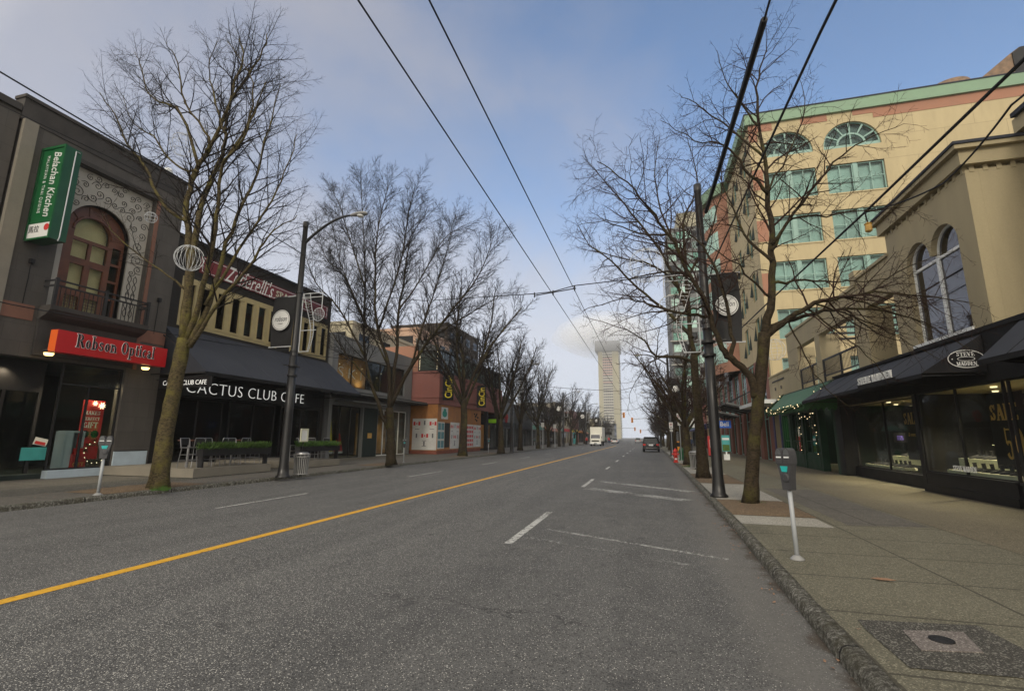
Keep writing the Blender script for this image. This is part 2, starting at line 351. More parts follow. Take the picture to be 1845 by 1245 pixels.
def bark(name, c1, c2, moss, lo, hi):
    m, nt, b = base(name); v = geopos(nt)
    mp = _n(nt, 'ShaderNodeMapping'); mp.inputs['Scale'].default_value = (1, 1, 1.8); nt.links.new(v, mp.inputs[0])
    f = noise(nt, mp.outputs[0], 12, 8, .7); g = noise(nt, v, 1.6, 5, .7); h = noise(nt, v, 45, 4)
    cc = ramp(nt, f, [(.35, c1), (.62, c2)])
    nt.links.new(mix(nt, ramp(nt, math_(nt, 'ADD', math_(nt, 'MULTIPLY', g, .7), math_(nt, 'MULTIPLY', h, .3)), [(lo, 0), (hi, 1)]), cc, moss), b.inputs['Base Color'])
    b.inputs['Roughness'].default_value = .95; b.inputs['Specular IOR Level'].default_value = .2
    bump(nt, b, f, .9, .03); return m
M['bark'] = bark('bark', (.010, .008, .005), (.052, .038, .023), (.060, .054, .016), .52, .63)
M['bark_yellow'] = bark('bark_yellow', (.02, .016, .009), (.11, .086, .045), (.125, .11, .03), .49, .62)
M['bark_dark'] = bark('bark_dark', (.012, .009, .007), (.05, .037, .024), (.07, .06, .02), .5, .6)
M['twig'] = mat('twig', (.013, .010, .008), .9, .3, 2, 0, spec=.2)
M['twig_red'] = mat('twig_red', (.028, .014, .010), .9, .35, 2, 0, spec=.2)
def leafy(name, c):
    return mat(name, c, .7, .45, 9, 0, spec=.3)
M['leaf_green'] = leafy('leaf_green', (.055, .12, .02)); M['leaf_bright'] = leafy('leaf_bright', (.065, .125, .022)); M['leaf_dark'] = leafy('leaf_dark', (.02, .045, .018))
M['leaf_olive'] = leafy('leaf_olive', (.11, .10, .03))
# --- asphalt, kerb, pavement, soil
def asphalt():
    m, nt, b = base('asphalt'); v = geopos(nt); s = _n(nt, 'ShaderNodeSeparateXYZ'); nt.links.new(v, s.inputs[0]); X = s.outputs[0]; Y = s.outputs[1]
    big = noise(nt, v, .35, 5, .6); mid = noise(nt, v, 2.2, 5, .65)
    mp = _n(nt, 'ShaderNodeMapping'); mp.inputs['Scale'].default_value = (1.3, .10, 1); nt.links.new(v, mp.inputs[0]); lane = noise(nt, mp.outputs[0], 1, 3, .5)
    vo = _n(nt, 'ShaderNodeTexVoronoi'); vo.inputs['Scale'].default_value = 82; nt.links.new(v, vo.inputs['Vector'])
    rnd = _n(nt, 'ShaderNodeSeparateXYZ'); nt.links.new(vo.outputs['Color'], rnd.inputs[0])
    # worn wheel lanes show more bare aggregate
    wx = math_(nt, 'ADD', X, math_(nt, 'MULTIPLY', lane, 1.2))
    left = ramp(nt, math_(nt, 'MULTIPLY', math_(nt, 'ADD', wx, 10), .1), [(.25, .45), (.50, 1), (.68, .95), (.82, .2), (1, .0)])
    thr = math_(nt, 'SUBTRACT', .86, math_(nt, 'MULTIPLY', left, .30))
    spk = math_(nt, 'GREATER_THAN', rnd.outputs[0], thr)
    spk = math_(nt, 'MULTIPLY', spk, math_(nt, 'LESS_THAN', vo.outputs['Distance'], .42))
    k = math_(nt, 'ADD', math_(nt, 'MULTIPLY', big, .5), math_(nt, 'MULTIPLY', mid, .5))
    c = ramp(nt, k, [(.34, (.060, .058, .055)), (.5, (.104, .101, .095)), (.64, (.158, .153, .142))])
    c = mix(nt, math_(nt, 'MULTIPLY', left, .62), c, (.036, .036, .036))
    c = mix(nt, ramp(nt, lane, [(.44, 0), (.60, .55)]), c, (.145, .142, .133))
    fine = noise(nt, v, 120, 2); c = mix(nt, .45, c, ramp(nt, fine, [(.38, .015), (.62, .19)])); c = mix(nt, math_(nt, 'MULTIPLY', math_(nt, 'LESS_THAN', rnd.outputs[2], .22), .6), c, (.022, .022, .022))
    c = mix(nt, spk, c, mix(nt, rnd.outputs[1], (.13, .128, .12), (.62, .60, .55)))
    # dark repairs and oil spots
    sp = noise(nt, v, 1.7, 4, .8); c = mix(nt, ramp(nt, sp, [(.61, 0), (.68, .5)]), c, (.03, .03, .03))
    # a wandering crack
    wob = math_(nt, 'MULTIPLY', math_(nt, 'SUBTRACT', noise(nt, v, 1.1, 6, .7), .5), 1.3)
    line = math_(nt, 'ABSOLUTE', math_(nt, 'SUBTRACT', math_(nt, 'ADD', math_(nt, 'MULTIPLY', X, -.16), wob), math_(nt, 'SUBTRACT', Y, 4.85)))
    gate = math_(nt, 'MULTIPLY', math_(nt, 'GREATER_THAN', X, -3.0), math_(nt, 'LESS_THAN', X, -.6))
    ck = math_(nt, 'MULTIPLY', ramp(nt, line, [(0, 1), (.025, 0)]), gate); c = mix(nt, math_(nt, 'MULTIPLY', ck, .75), c, (.015, .015, .015))
    # pale dust and grit beside the right kerb
    kx = math_(nt, 'MINIMUM', math_(nt, 'ADD', math_(nt, 'MULTIPLY', Y, .0135), 1.33), 1.74)
    ed = math_(nt, 'ADD', math_(nt, 'ADD', math_(nt, 'SUBTRACT', X, kx), 1.62), math_(nt, 'MULTIPLY', math_(nt, 'SUBTRACT', noise(nt, v, 2.5, 5, .7), .5), .9))
    c = mix(nt, ramp(nt, math_(nt, 'MULTIPLY', ed, .5), [(.42, 0), (.62, .6), (.75, .5), (.80, .3)]), c, (.155, .148, .135))
    c = mix(nt, ramp(nt, math_(nt, 'MULTIPLY', ed, .5), [(.76, 0), (.84, .75)]), c, (.055, .038, .022))
    nt.links.new(c, b.inputs['Base Color']); b.inputs['Roughness'].default_value = .82; b.inputs['Specular IOR Level'].default_value = .35
    bump(nt, b, math_(nt, 'ADD', fine, math_(nt, 'MULTIPLY', vo.outputs['Distance'], -.8)), .55, .006); return m
M['asphalt'] = asphalt()
def paving(name, c1, c2, seams=True, aggr=.25, sx=1.62, ox=0.03, sy=1.45, oy=.1, wide=.016):
    m, nt, b = base(name); v = geopos(nt); s = _n(nt, 'ShaderNodeSeparateXYZ'); nt.links.new(v, s.inputs[0])
    big = noise(nt, v, .5, 5, .65); mid = noise(nt, v, 5, 5, .7); fine = noise(nt, v, 90, 3, .7)
    k = math_(nt, 'ADD', math_(nt, 'MULTIPLY', big, .6), math_(nt, 'MULTIPLY', mid, .4))
    c = ramp(nt, k, [(.34, c1), (.66, c2)])
    c = mix(nt, aggr, c, ramp(nt, fine, [(.32, sc(c1, .35)), (.5, c1), (.7, sc(c2, 1.7))]))
    c = mix(nt, ramp(nt, noise(nt, v, 1.4, 6, .7), [(.56, 0), (.7, .35)]), c, sc(c1, .5))
    vo = _n(nt, 'ShaderNodeTexVoronoi'); vo.inputs['Scale'].default_value = 95; nt.links.new(v, vo.inputs['Vector']); q_ = _n(nt, 'ShaderNodeSeparateXYZ'); nt.links.new(vo.outputs['Color'], q_.inputs[0])
    c = mix(nt, math_(nt, 'MULTIPLY', math_(nt, 'GREATER_THAN', q_.outputs[0], .86), .6 if aggr < .9 else .9), c, sc(c2, 2.1)); c = mix(nt, math_(nt, 'MULTIPLY', math_(nt, 'LESS_THAN', q_.outputs[0], .14), .5), c, sc(c1, .4))
    v2 = _n(nt, 'ShaderNodeTexVoronoi'); v2.inputs['Scale'].default_value = 2.6; nt.links.new(v, v2.inputs['Vector']); c = mix(nt, math_(nt, 'MULTIPLY', math_(nt, 'LESS_THAN', v2.outputs['Distance'], .05), .55), c, sc(c1, .45))
    if seams:
        def seam(o, sp, off):
            w = math_(nt, 'MULTIPLY', math_(nt, 'SUBTRACT', mid, .5), .03)
            f = math_(nt, 'FRACT', math_(nt, 'ADD', math_(nt, 'MULTIPLY', math_(nt, 'SUBTRACT', math_(nt, 'ADD', o, w), off), 1 / sp), .5))
            return math_(nt, 'LESS_THAN', math_(nt, 'ABSOLUTE', math_(nt, 'SUBTRACT', f, .5)), wide / sp)
        q = math_(nt, 'MAXIMUM', seam(s.outputs[0], sx, ox), seam(s.outputs[1], sy, oy))
        c = mix(nt, math_(nt, 'MULTIPLY', q, .75), c, (.03, .026, .018))
        h = math_(nt, 'SUBTRACT', fine, math_(nt, 'MULTIPLY', q, 3))
    else: h = fine
    nt.links.new(c, b.inputs['Base Color']); b.inputs['Roughness'].default_value = .88; bump(nt, b, h, .4, .006); return m
M['pavement_right'] = paving('pavement_right', (.098, .090, .062), (.155, .145, .103), sx=1.78, ox=1.55, sy=1.33, oy=.35)
M['pavement_left'] = paving('pavement_left', (.075, .068, .057), (.125, .115, .098), sx=2.3, ox=-14.3, sy=2.2, oy=.3)
M['pavement_pale'] = paving('pavement_pale', (.24, .23, .20), (.32, .305, .265), seams=False, aggr=.12)
M['pavement_brown'] = paving('pavement_brown', (.10, .085, .055), (.155, .135, .092), seams=False, aggr=.3)
M['aggregate_dark'] = paving('aggregate_dark', (.035, .032, .026), (.11, .105, .09), seams=False, aggr=.95)
M['kerbstone'] = paving('kerbstone', (.05, .046, .034), (.24, .23, .19), seams=True, aggr=.8, sx=90, ox=33, sy=2.4, oy=.8)
M['plate_grey'] = paving('plate_grey', (.13, .11, .10), (.19, .17, .155), seams=False, aggr=.5)
def kerbmat():
    m, nt, b = base('kerbstone'); v = geopos(nt); f = noise(nt, v, 16, 8, .8); g = noise(nt, v, 3, 4, .7); h = noise(nt, v, 70, 4, .8); s = _n(nt, 'ShaderNodeSeparateXYZ'); nt.links.new(v, s.inputs[0])
    c = ramp(nt, math_(nt, 'ADD', math_(nt, 'MULTIPLY', f, .6), math_(nt, 'MULTIPLY', h, .4)), [(.36, (.022, .019, .013)), (.47, (.06, .055, .043)), (.53, (.16, .155, .13)), (.60, (.40, .39, .35))])
    c = mix(nt, ramp(nt, g, [(.5, 0), (.64, .55)]), c, (.05, .043, .018)); j = math_(nt, 'FRACT', math_(nt, 'MULTIPLY', math_(nt, 'ADD', s.outputs[1], math_(nt, 'MULTIPLY', g, .08)), 1 / 2.4)); c = mix(nt, math_(nt, 'LESS_THAN', j, .012), c, (.012, .01, .008))
    nt.links.new(c, b.inputs['Base Color']); b.inputs['Roughness'].default_value = .95; bump(nt, b, math_(nt, 'ADD', f, h), 1.0, .02); return m
M['kerbstone'] = kerbmat()
M['soil'] = paving('soil', (.085, .055, .030), (.19, .135, .08), seams=False, aggr=.6)
M['ground'] = mat('ground', (.10, .10, .09), .9, .2, .1)
def paint(name, col, wear, sc_=14):
    m, nt, b = base(name); v = geopos(nt); out = nt.nodes['Material Output']
    f = noise(nt, v, sc_, 6, .75); g = noise(nt, v, 1.1, 3)
    nt.links.new(ramp(nt, f, [(.3, sc(col, .7)), (.6, col)]), b.inputs['Base Color']); b.inputs['Roughness'].default_value = .7
    t = _n(nt, 'ShaderNodeBsdfTransparent'); mx = _n(nt, 'ShaderNodeMixShader')
    k = math_(nt, 'ADD', math_(nt, 'MULTIPLY', f, .7), math_(nt, 'MULTIPLY', g, .3))
    nt.links.new(ramp(nt, k, [(wear - .04, 0), (wear + .04, 1)]), mx.inputs[0]); nt.links.new(t.outputs[0], mx.inputs[1]); nt.links.new(b.outputs[0], mx.inputs[2]); nt.links.new(mx.outputs[0], out.inputs[0])
    return m
M['paint_yellow'] = paint('paint_yellow', (.70, .38, .025), .37); M['paint_white'] = paint('paint_white', (.50, .50, .47), .455); M['paint_worn'] = paint('paint_worn', (.34, .34, .32), .49); M['paint_ghost'] = paint('paint_ghost', (.24, .24, .225), .51)
# ------------------------------------------------------------------ sky and sun
SUN_EL, SUN_AZ = 27, 178        # azimuth measured clockwise from +Y (down the street)
w = bpy.data.worlds.new('World'); bpy.context.scene.world = w; w.use_nodes = True; nt = w.node_tree; bg = nt.nodes['Background']
sky = _n(nt, 'ShaderNodeTexSky', sky_type='NISHITA'); sky.sun_disc = False
sky.sun_elevation = math.radians(SUN_EL); sky.sun_rotation = math.radians(SUN_AZ); sky.altitude = 50; sky.air_density = 1.0; sky.dust_density = .6; sky.ozone_density = 2.2
gen = coord(nt, 'Generated'); s = _n(nt, 'ShaderNodeSeparateXYZ'); nt.links.new(gen, s.inputs[0])
mp = _n(nt, 'ShaderNodeMapping'); mp.inputs['Scale'].default_value = (1.0, 1.0, 1.6); mp.inputs['Rotation'].default_value = (0, .4, .5); nt.links.new(gen, mp.inputs[0])
n1 = noise(nt, mp.outputs[0], 1.7, 7, .55, .3)
side = math_(nt, 'MULTIPLY', s.outputs[0], -.5)            # cloudier to the left of the street
low = math_(nt, 'MULTIPLY', math_(nt, 'SUBTRACT', .46, s.outputs[2]), 1.55, True)
cl = math_(nt, 'ADD', math_(nt, 'ADD', n1, side), low)
fac = ramp(nt, cl, [(.50, .03), (.68, .36), (.86, .80), (1.0, .97)])
grey = ramp(nt, s.outputs[2], [(0, (4.3, 4.6, 5.2)), (.16, (4.3, 4.6, 5.3)), (.45, (2.9, 3.0, 3.5)), (1, (2.15, 2.15, 2.5))])
behind = ramp(nt, s.outputs[1], [(.0, 0), (.35, 1)])    # bright warm cloud added behind the camera, out of view, to lift ground light
front = mix(nt, fac, mix(nt, 1.0, sky.outputs[0], (1.04, 1.15, 1.22), 'MULTIPLY'), grey)
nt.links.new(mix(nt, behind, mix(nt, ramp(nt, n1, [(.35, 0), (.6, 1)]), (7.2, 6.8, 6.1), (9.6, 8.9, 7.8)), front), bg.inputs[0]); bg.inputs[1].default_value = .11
sd = bpy.data.lights.new('sun', 'SUN'); sd.energy = 1.1; sd.angle = math.radians(10); sd.color = (1, .90, .74)
so = bpy.data.objects.new('sun', sd); C.objects.link(so)
az, el = math.radians(SUN_AZ), math.radians(SUN_EL)
dv = Vector((math.sin(az) * math.cos(el), math.cos(az) * math.cos(el), math.sin(el)))
so.rotation_euler = (-dv).to_track_quat('-Z', 'Y').to_euler(); so.location = dv * 60
# ------------------------------------------------------------------ camera
cd = bpy.data.cameras.new('camera'); cd.sensor_width = 36; cd.lens = FPX / IW * 36; cd.clip_end = 4000; cd.clip_start = .05
co = bpy.data.objects.new('camera', cd); C.objects.link(co); bpy.context.scene.camera = co
mw = Matrix((( _R.x, _U.x, -_F.x, EYE.x), (_R.y, _U.y, -_F.y, EYE.y), (_R.z, _U.z, -_F.z, EYE.z), (0, 0, 0, 1))); co.matrix_world = mw
vs_ = bpy.context.scene.view_settings; vs_.view_transform = 'Standard'; vs_.look = 'None'; vs_.exposure = .55; vs_.gamma = 1
# ------------------------------------------------------------------ the ground, the road and its markings
RD_L, RD_R = -14.2, 1.60
KP = [(-20, .9), (4.5, 1.38), (9.5, 1.50), (23.6, 1.64), (60, 1.74), (600, 1.74)]
def kx(y):
    for (a, b), (c, d) in zip(KP, KP[1:]):
        if y <= c: return b + (d - b) * (y - a) / (c - a)
    return KP[-1][1]
mb = MB(); mb.add([(-400, -60, -.3), (400, -60, -.3), (400, 1500, -.3), (-400, 1500, -.3)], [(0, 1, 2, 3)]); struct(mb.build('ground', 'ground', origin=(0, 0, -.3)))
mb = MB(); ys = [-20, 0, 30, 80, 140, 200, 260, 330, 420, 520]
def rz(y): return 0 if y < 150 else -.00003 * (y - 150) ** 2 - .002 * (y - 150)   # the road tips over a gentle crest
vsx = []; fsx = []
for i, y in enumerate(ys): vsx += [(RD_L - .0, y, rz(y)), (RD_R + .4, y, rz(y))]
for i in range(len(ys) - 1): fsx.append((2 * i, 2 * i + 1, 2 * i + 3, 2 * i + 2))
mb.add(vsx, fsx); struct(mb.build('road', 'asphalt', origin=(0, 0, 0)))
def sheet(name, m, x0, x1, y0, y1, z): return struct(MB().box(x0, x1, y0, y1, z - .2, z).build(name, m, origin=(0, 0, 0)))
KW = .15
def kerb(xf, sgn, name, fx=None):
    """rounded kerbstone: xf = road face, body runs away from the road"""
    mb = MB(); prof = [(0, -.2), (.008, .07), (.03, .115), (.065, .132), (KW, .134), (KW, -.2)]
    n = 90; rr = random.Random(4); P = []
    ysk = [-6 + i * .175 for i in range(120)] + [15 + i * 4 for i in range(50)] + [215, 300]
    for y in ysk:
        j = (rr.random() - .5) * .012
        x_ = fx(y) if fx else xf
        for a, b in prof: mb.v.append((x_ + sgn * (a + (j if 0 < b else 0)), y, b + (rr.random() - .5) * .010 * (b > 0)))
    k = len(prof)
    for i in range(len(ysk) - 1):
        for j in range(k - 1): mb.f.append((i * k + j, i * k + j + 1, (i + 1) * k + j + 1, (i + 1) * k + j)); mb.mi.append(0)
    return struct(mb.build(name, 'kerbstone', smooth=True, origin=(0, 0, 0)))
kerb(RD_R, 1, 'kerb', kx); kerb(RD_L, -1, 'kerb')
ky = [-8, 4.5, 9.5, 23.6, 60, 170]; mb = MB(); mb.slab([[(kx(y) + KW - .005, y) for y in ky] + [(30, 170), (30, -8)]], (0, 0, SW - .2), (1, 0, 0), (0, 1, 0), .196); struct(mb.build('pavement', 'pavement_right', origin=(0, 0, 0)))
sheet('pavement', 'pavement_left', -45, RD_L - KW, -8, 170, SW - .004)
def flat(name, m, quad, z=.004, kind='structure'):
    mb = MB(); mb.add([(x, y, z) for x, y in quad], [tuple(range(len(quad)))]); o = mb.build(name, m, origin=(0, 0, 0)); struct(o); return o
flat('centre_line', 'paint_yellow', [(-6.76, 0), (-6.58, 0), (-6.45, 105), (-6.63, 105)])
mb = MB()
for a, b in [(8.15, 11.7), (17.8, 21.2), (28.0, 30.3), (36.6, 39.4), (46, 49), (55.2, 58.2), (64.5, 67.5), (74, 77), (83, 86)]: mb.add([(-2.40, a, .004), (-2.26, a, .004), (-2.26, b, .004), (-2.40, b, .004)], [(0, 1, 2, 3)])
struct(mb.build('lane_line', 'paint_white', origin=(0, 0, 0)))
mb = MB()
for a, b in [(9.8, 13.1), (19.6, 23.2), (29.5, 32.7), (39, 42.4), (49, 52), (58.5, 61.5), (68, 71), (77, 80), (87, 90)]: mb.add([(-10.22, a, .004), (-10.12, a, .004), (-10.12, b, .004), (-10.22, b, .004)], [(0, 1, 2, 3)])
struct(mb.build('lane_line', 'paint_white', origin=(0, 0, 0)))
def px_strip(p0, p1, w, z=.004):
    a, b = onz(*p0, 0), onz(*p1, 0); d = (b - a).normalized(); n = Vector((-d.y, d.x, 0)) * w / 2
    return [tuple((a + n)[:2]), tuple((b + n)[:2]), tuple((b - n)[:2]), tuple((a - n)[:2])]
flat('bay_line', 'paint_worn', px_strip((985, 953), (1312, 1008), .10)); flat('bay_line', 'paint_ghost', px_strip((950, 968), (1240, 1018), .12))
flat('bay_line', 'paint_worn', px_strip((1080, 867), (1247, 886), .42)); flat('bay_line', 'paint_worn', px_strip((1060, 880), (1240, 902), .55)); flat('bay_line', 'paint_ghost', px_strip((1135, 846), (1222, 852), .3))
# right pavement: pale slabs, soil beds, cover
ZP = SW
def patch(name, m, x0, x1, y0, y1, z=ZP):
    a, b = (kx(y0) + KW + .01, kx(y1) + KW + .01) if x0 == 1.78 else (x0, x0)
    return flat(name, m, [(a, y0), (x1, y0), (x1, y1), (b, y1)], z)
patch('pavement_slab', 'pavement_pale', 1.78, 3.25, 10.6, 11.7); patch('pavement_slab', 'pavement_pale', 1.78, 3.32, 14.5, 19.3)
patch('pavement_slab', 'pavement_pale', 1.78, 3.32, 24.2, 29.8); patch('pavement_slab', 'pavement_pale', 1.78, 3.32, 33.4, 60)
patch('pavement_strip', 'pavement_brown', 5.1, 8.45, 8, 60)
flat('pavement_slab', 'pavement_left', [(3.6, 11.0), (5.0, 11.2), (5.0, 18.0), (3.6, 18.0)], ZP)
def bed(x0, x1, y0, y1, seed):
    """a shallow mound of bare soil"""
    mb = MB(); rr = random.Random(seed); n = 10
    if x0 == 1.78: x0 = kx(y0) + KW + .02
    for j in range(n + 1):
        for i in range(n + 1):
            e = min(i, n - i, j, n - j) / n * 2
            mb.v.append((x0 + (x1 - x0) * i / n, y0 + (y1 - y0) * j / n, ZP + .003 + (0 if e == 0 else .02 + .02 * rr.random())))
    for j in range(n):
        for i in range(n): a = j * (n + 1) + i; mb.f.append((a, a + 1, a + n + 2, a + n + 1)); mb.mi.append(0)
    return struct(mb.build('soil_bed', 'soil', smooth=True, origin=(0, 0, 0)))
for k, (a, b, c, d) in enumerate([(1.78, 3.30, 11.74, 14.46), (1.78, 3.3, 19.34, 24.1), (1.78, 3.2, 29.9, 33.2), (-16.0, -14.38, 10.2, 13.4), (-15.6, -14.38, 24, 27), (-15.6, -14.38, 36.6, 39.4), (-15.6, -14.38, 44.5, 47)]): bed(a, b, c, d, k)
patch('pavement_strip', 'aggregate_dark', -18.2, -16.2, 6, 22)
# utility cover by the near kerb
flat('cover_surround', 'aggregate_dark', [tuple(onz(x, y, SW)[:2]) for x, y in ((1545, 1116), (1763, 1127), (1850, 1172), (1850, 1222), (1640, 1203), (1562, 1136))], ZP + .003)
pq = [onz(x, y, SW) for x, y in ((1660, 1173), (1772, 1177), (1735, 1140), (1626, 1137))]; cc = sum(pq, Vector()) / 4
t = thing('utility_cover', (cc.x, cc.y, ZP), 'worn square utility cover with round dark cap near the front right kerb', 'utility cover')
MB().slab([[(p.x - cc.x, p.y - cc.y) for p in pq]], (cc.x, cc.y, ZP + .004), (1, 0, 0), (0, 1, 0), .008).build('plate', 'plate_grey', t)
MB().lathe((cc.x, cc.y, ZP + .012), [(.085, 0), (.085, .010), (.065, .016), (.045, .008), (.02, .018)], 20).build('cap', 'near_black', t)
tag(MB().slab([[(0, 0), (.07, .035), (.16, .03), (.24, -.01), (.17, -.035), (.08, -.03)]], tuple(onz(1569, 1043, SW)[:2]) + (SW + .012,), (1, -.2, .04), (.2, 1, .12), .003).build('leaf', 'leaf_brown'), 'single curled brown leaf lying on the right pavement', 'leaf')
# ------------------------------------------------------------------ facades
class Face:
    def __init__(s, org, ua, va=(0, 0, 1), out=1):
        s.o, s.u, s.v = Vector(org), Vector(ua), Vector(va); s.n = s.u.cross(s.v) * out; s.out = out
    def slab(s, mb, polys, d0, d1): return mb.slab(polys, s.o + s.n * d0, s.u, s.v, (d1 - d0) * s.out)
    def box(s, mb, u0, u1, v0, v1, d0, d1): return s.slab(mb, [rect(u0, u1, v0, v1)], d0, d1)
    def p(s, u, v, d=0): return s.o + s.u * u + s.v * v + s.n * d
def rect(a, b, c, d): return [(a, c), (b, c), (b, d), (a, d)]
def archp(a, b, c, zs, n=16):
    r = (b - a) / 2; m = (a + b) / 2
    return [(a, c), (b, c)] + [(m + r * math.cos(PI * i / n), zs + r * math.sin(PI * i / n)) for i in range(n + 1)]
FL = Face((XL, 0, 0), (0, 1, 0)); FR = Face((XR, 0, 0), (0, 1, 0), out=-1)
def south(Y): return Face((0, Y, 0), (1, 0, 0))
def window(F, root, u0, u1, v0, v1, nu=2, nv=1, fw=.06, fm='near_black', gm='glass_dark', d=-.12, name='window', back=None, topv=None):
    mb = MB(); holes = []
    us = [u0 + (u1 - u0) * i / nu for i in range(nu + 1)]; vv = [v0 + (v1 - v0) * i / nv for i in range(nv + 1)]
    if topv: vv = [v0, topv, v1]; nv = 2
    for i in range(nu):
        for j in range(nv): holes.append(rect(us[i] + fw * (1 if i == 0 else .5), us[i + 1] - fw * (1 if i == nu - 1 else .5), vv[j] + fw * (1 if j == 0 else .5), vv[j + 1] - fw * (1 if j == nv - 1 else .5)))
    F.slab(mb, [rect(u0, u1, v0, v1)] + holes, d, d + .07); w_ = mb.build(name, fm, root)
    F.box(MB(), 0, 0, 0, 0, 0, 0)
    g = MB(); F.box(g, u0 + .01, u1 - .01, v0 + .01, v1 - .01, d + .02, d + .03); g.build('pane', gm, w_)
    if back: bk = MB(); F.box(bk, u0 + .01, u1 - .01, v0 + .01, v1 - .01, d - .25, d - .22); bk.build('blind', back, w_)
    return w_
def shell(root, x0, x1, y0, y1, z1, m, floors=(), roof='grey_tile', t=.25, open_x=None, base=SW):
    """side walls, back wall, roof and floors behind a facade; open_x says which side is the facade"""
    mb = MB()
    a0, a1 = (x0, x1)
    mb.box(a0, a1, y0, y0 + t, base, z1); mb.box(a0, a1, y1 - t, y1, base, z1)
    if open_x == 'hi': mb.box(a0, a0 + t, y0 + t, y1 - t, base, z1)
    else: mb.box(a1 - t, a1, y0 + t, y1 - t, base, z1)
    mb.build('side_wall', m, root)
    rb = MB(); rb.box(a0 + .01, a1 - .01, y0 + t, y1 - t, z1 - .5, z1 - .3); rb.build('roof', roof, root)
    fb = MB()
    for z in list(floors): fb.box(a0 + t, a1, y0 + t, y1 - t, z - .25, z)
    if floors: fb.build('floor', 'far_grey', root)
def lprism(mb, y0, y1, prof):
    """profile of (x, z) extruded along the street"""
    n = len(prof); vs = [(x, y0, z) for x, z in prof] + [(x, y1, z) for x, z in prof]
    return mb.add(vs, [tuple(range(n))[::-1], tuple(i + n for i in range(n))] + [(i, (i + 1) % n, (i + 1) % n + n, i + n) for i in range(n)])
# ================================================================== LEFT 1: grey stone building
B1 = thing('stone_building', (XL, 13, SW), 'grey stone two storey building with an arched red wood balcony door above a shop window', 'building')
Y0, Y1, ZT = 10.25, 16.62, 13.9
mb = MB(); opening = rect(10.62, 15.12, .131, 4.45)
panel = rect(11.93, 15.3, 6.35, 12.3)
FL.slab(mb, [rect(Y0, Y1, SW, 12.95), opening, panel], -.45, 0); mb.build('wall', 'stone_blocks', B1)
mb = MB(); FL.box(mb, Y0 - .1, Y1 + .02, 12.95, ZT - .12, -.5, .03); FL.box(mb, Y0 - .14, Y1 + .05, ZT - .12, ZT, -.5, .10)
FL.box(mb, 11.6, 15.65, 12.32, 12.5, .002, .10); mb.build('parapet', 'stone_cap', B1)
mb = MB(); FL.box(mb, Y0 - .05, 10.62, SW, 12.94, .004, .16); mb.build('pilaster', 'stone_light', B1)
mb = MB(); FL.box(mb, 15.35, 15.5, 4.5, 12.3, .003, .05); FL.box(mb, 15.28, Y1 - .01, 5.75, 6.3, .004, .03); FL.box(mb, 10.63, 11.6, 5.75, 6.3, .004, .03); mb.build('terracotta_band', 'terracotta', B1)
mb = MB(); FL.slab(mb, [rect(11.93, 15.3, 6.35, 12.3), archp(12.22, 14.62, 6.36, 9.85)], -.30, -.22); mb.build('arch_panel', 'far_cream2', B1)
# wrought scrollwork painted on the panel
sb = MB(); rr = random.Random(2)
def spiral(y, z, r, turn, sgn, X=XL - .215):
    pts = []
    for i in range(22):
        a = turn + sgn * i * .42; q = r * (1 - i / 24)
        pts.append((X + .01, y + q * math.cos(a), z + q * math.sin(a)))
    tail = [(X + .01, y + r * math.cos(turn) - sgn * r * .5 * math.sin(turn) * -1 * k, z + r * math.sin(turn) + sgn * -r * .5 * math.cos(turn) * k) for k in (1.6, .8)]
    sb.tube(tail + pts, .012, 4)
def outside(y, z, r):
    if not (11.95 + r < y < 15.28 - r and z < 12.3 - r): return False
    if z < 9.85: return (y + r < 12.22 or y - r > 14.62)
    return math.hypot(y - 13.42, z - 9.85) > 1.2 + r
spots = []
for k in range(3000):
    r = rr.choice((.26, .22, .17, .13)); y = rr.uniform(12, 15.3); z = rr.uniform(8.6, 12.3)
    if outside(y, z, r) and all(math.hypot(y - a, z - b) > (r + c) * .98 for a, b, c in spots): spots.append((y, z, r)); spiral(y, z, r, rr.uniform(0, 6.28), rr.choice((-1, 1)))
for y in (14.82, 15.05):
    for z0 in (6.7, 7.5):
        sb.tube([(XL - .2, y + .08 * math.sin(i * 1.05), z0 + i * .12) for i in range(10)], .012, 4)
        sb.tube([(XL - .2, y - .08 * math.sin(i * 1.05), z0 + i * .12) for i in range(10)], .012, 4)
sb.build('scrollwork', 'metal_rail', B1)
# the arched door: frame, leaves, lights
mb = MB(); ar = archp(12.24, 14.60, 6.37, 9.85); outer = archp(12.30, 14.54, 6.4, 9.85)
mid = archp(12.62, 14.02, 9.12, 9.72)
holes = [rect(12.70, 13.27, 6.55, 8.0), rect(13.39, 13.96, 6.55, 8.0), rect(12.70, 13.27, 8.2, 8.9), rect(13.39, 13.96, 8.2, 8.9)]
holes = [rect(12.72, 13.22, 6.6, 7.15), rect(12.72, 13.22, 7.4, 8.45), rect(13.44, 13.94, 6.6, 7.15), rect(13.44, 13.94, 7.4, 8.45), rect(12.68, 13.26, 8.72, 9.42), rect(13.38, 13.98, 8.72, 9.42), archp(12.68, 13.98, 9.56, 9.85)]
side = [rect(14.16, 14.5, 6.6, 7.3), rect(14.16, 14.5, 7.4, 8.05), rect(14.16, 14.5, 8.15, 8.8), rect(14.16, 14.5, 8.9, 9.6)]
ring = []
for i in range(5):
    a0, a1 = PI * (i / 5) + .06, PI * ((i + 1) / 5) - .06
    ring.append([(13.42 + 1.08 * math.cos(a), 9.88 + 1.08 * math.sin(a)) for a in (a0, (a0 + a1) / 2, a1)] + [(13.35 + .80 * math.cos(a), 9.88 + .76 * math.sin(a)) for a in (a1, (a0 + a1) / 2, a0)])
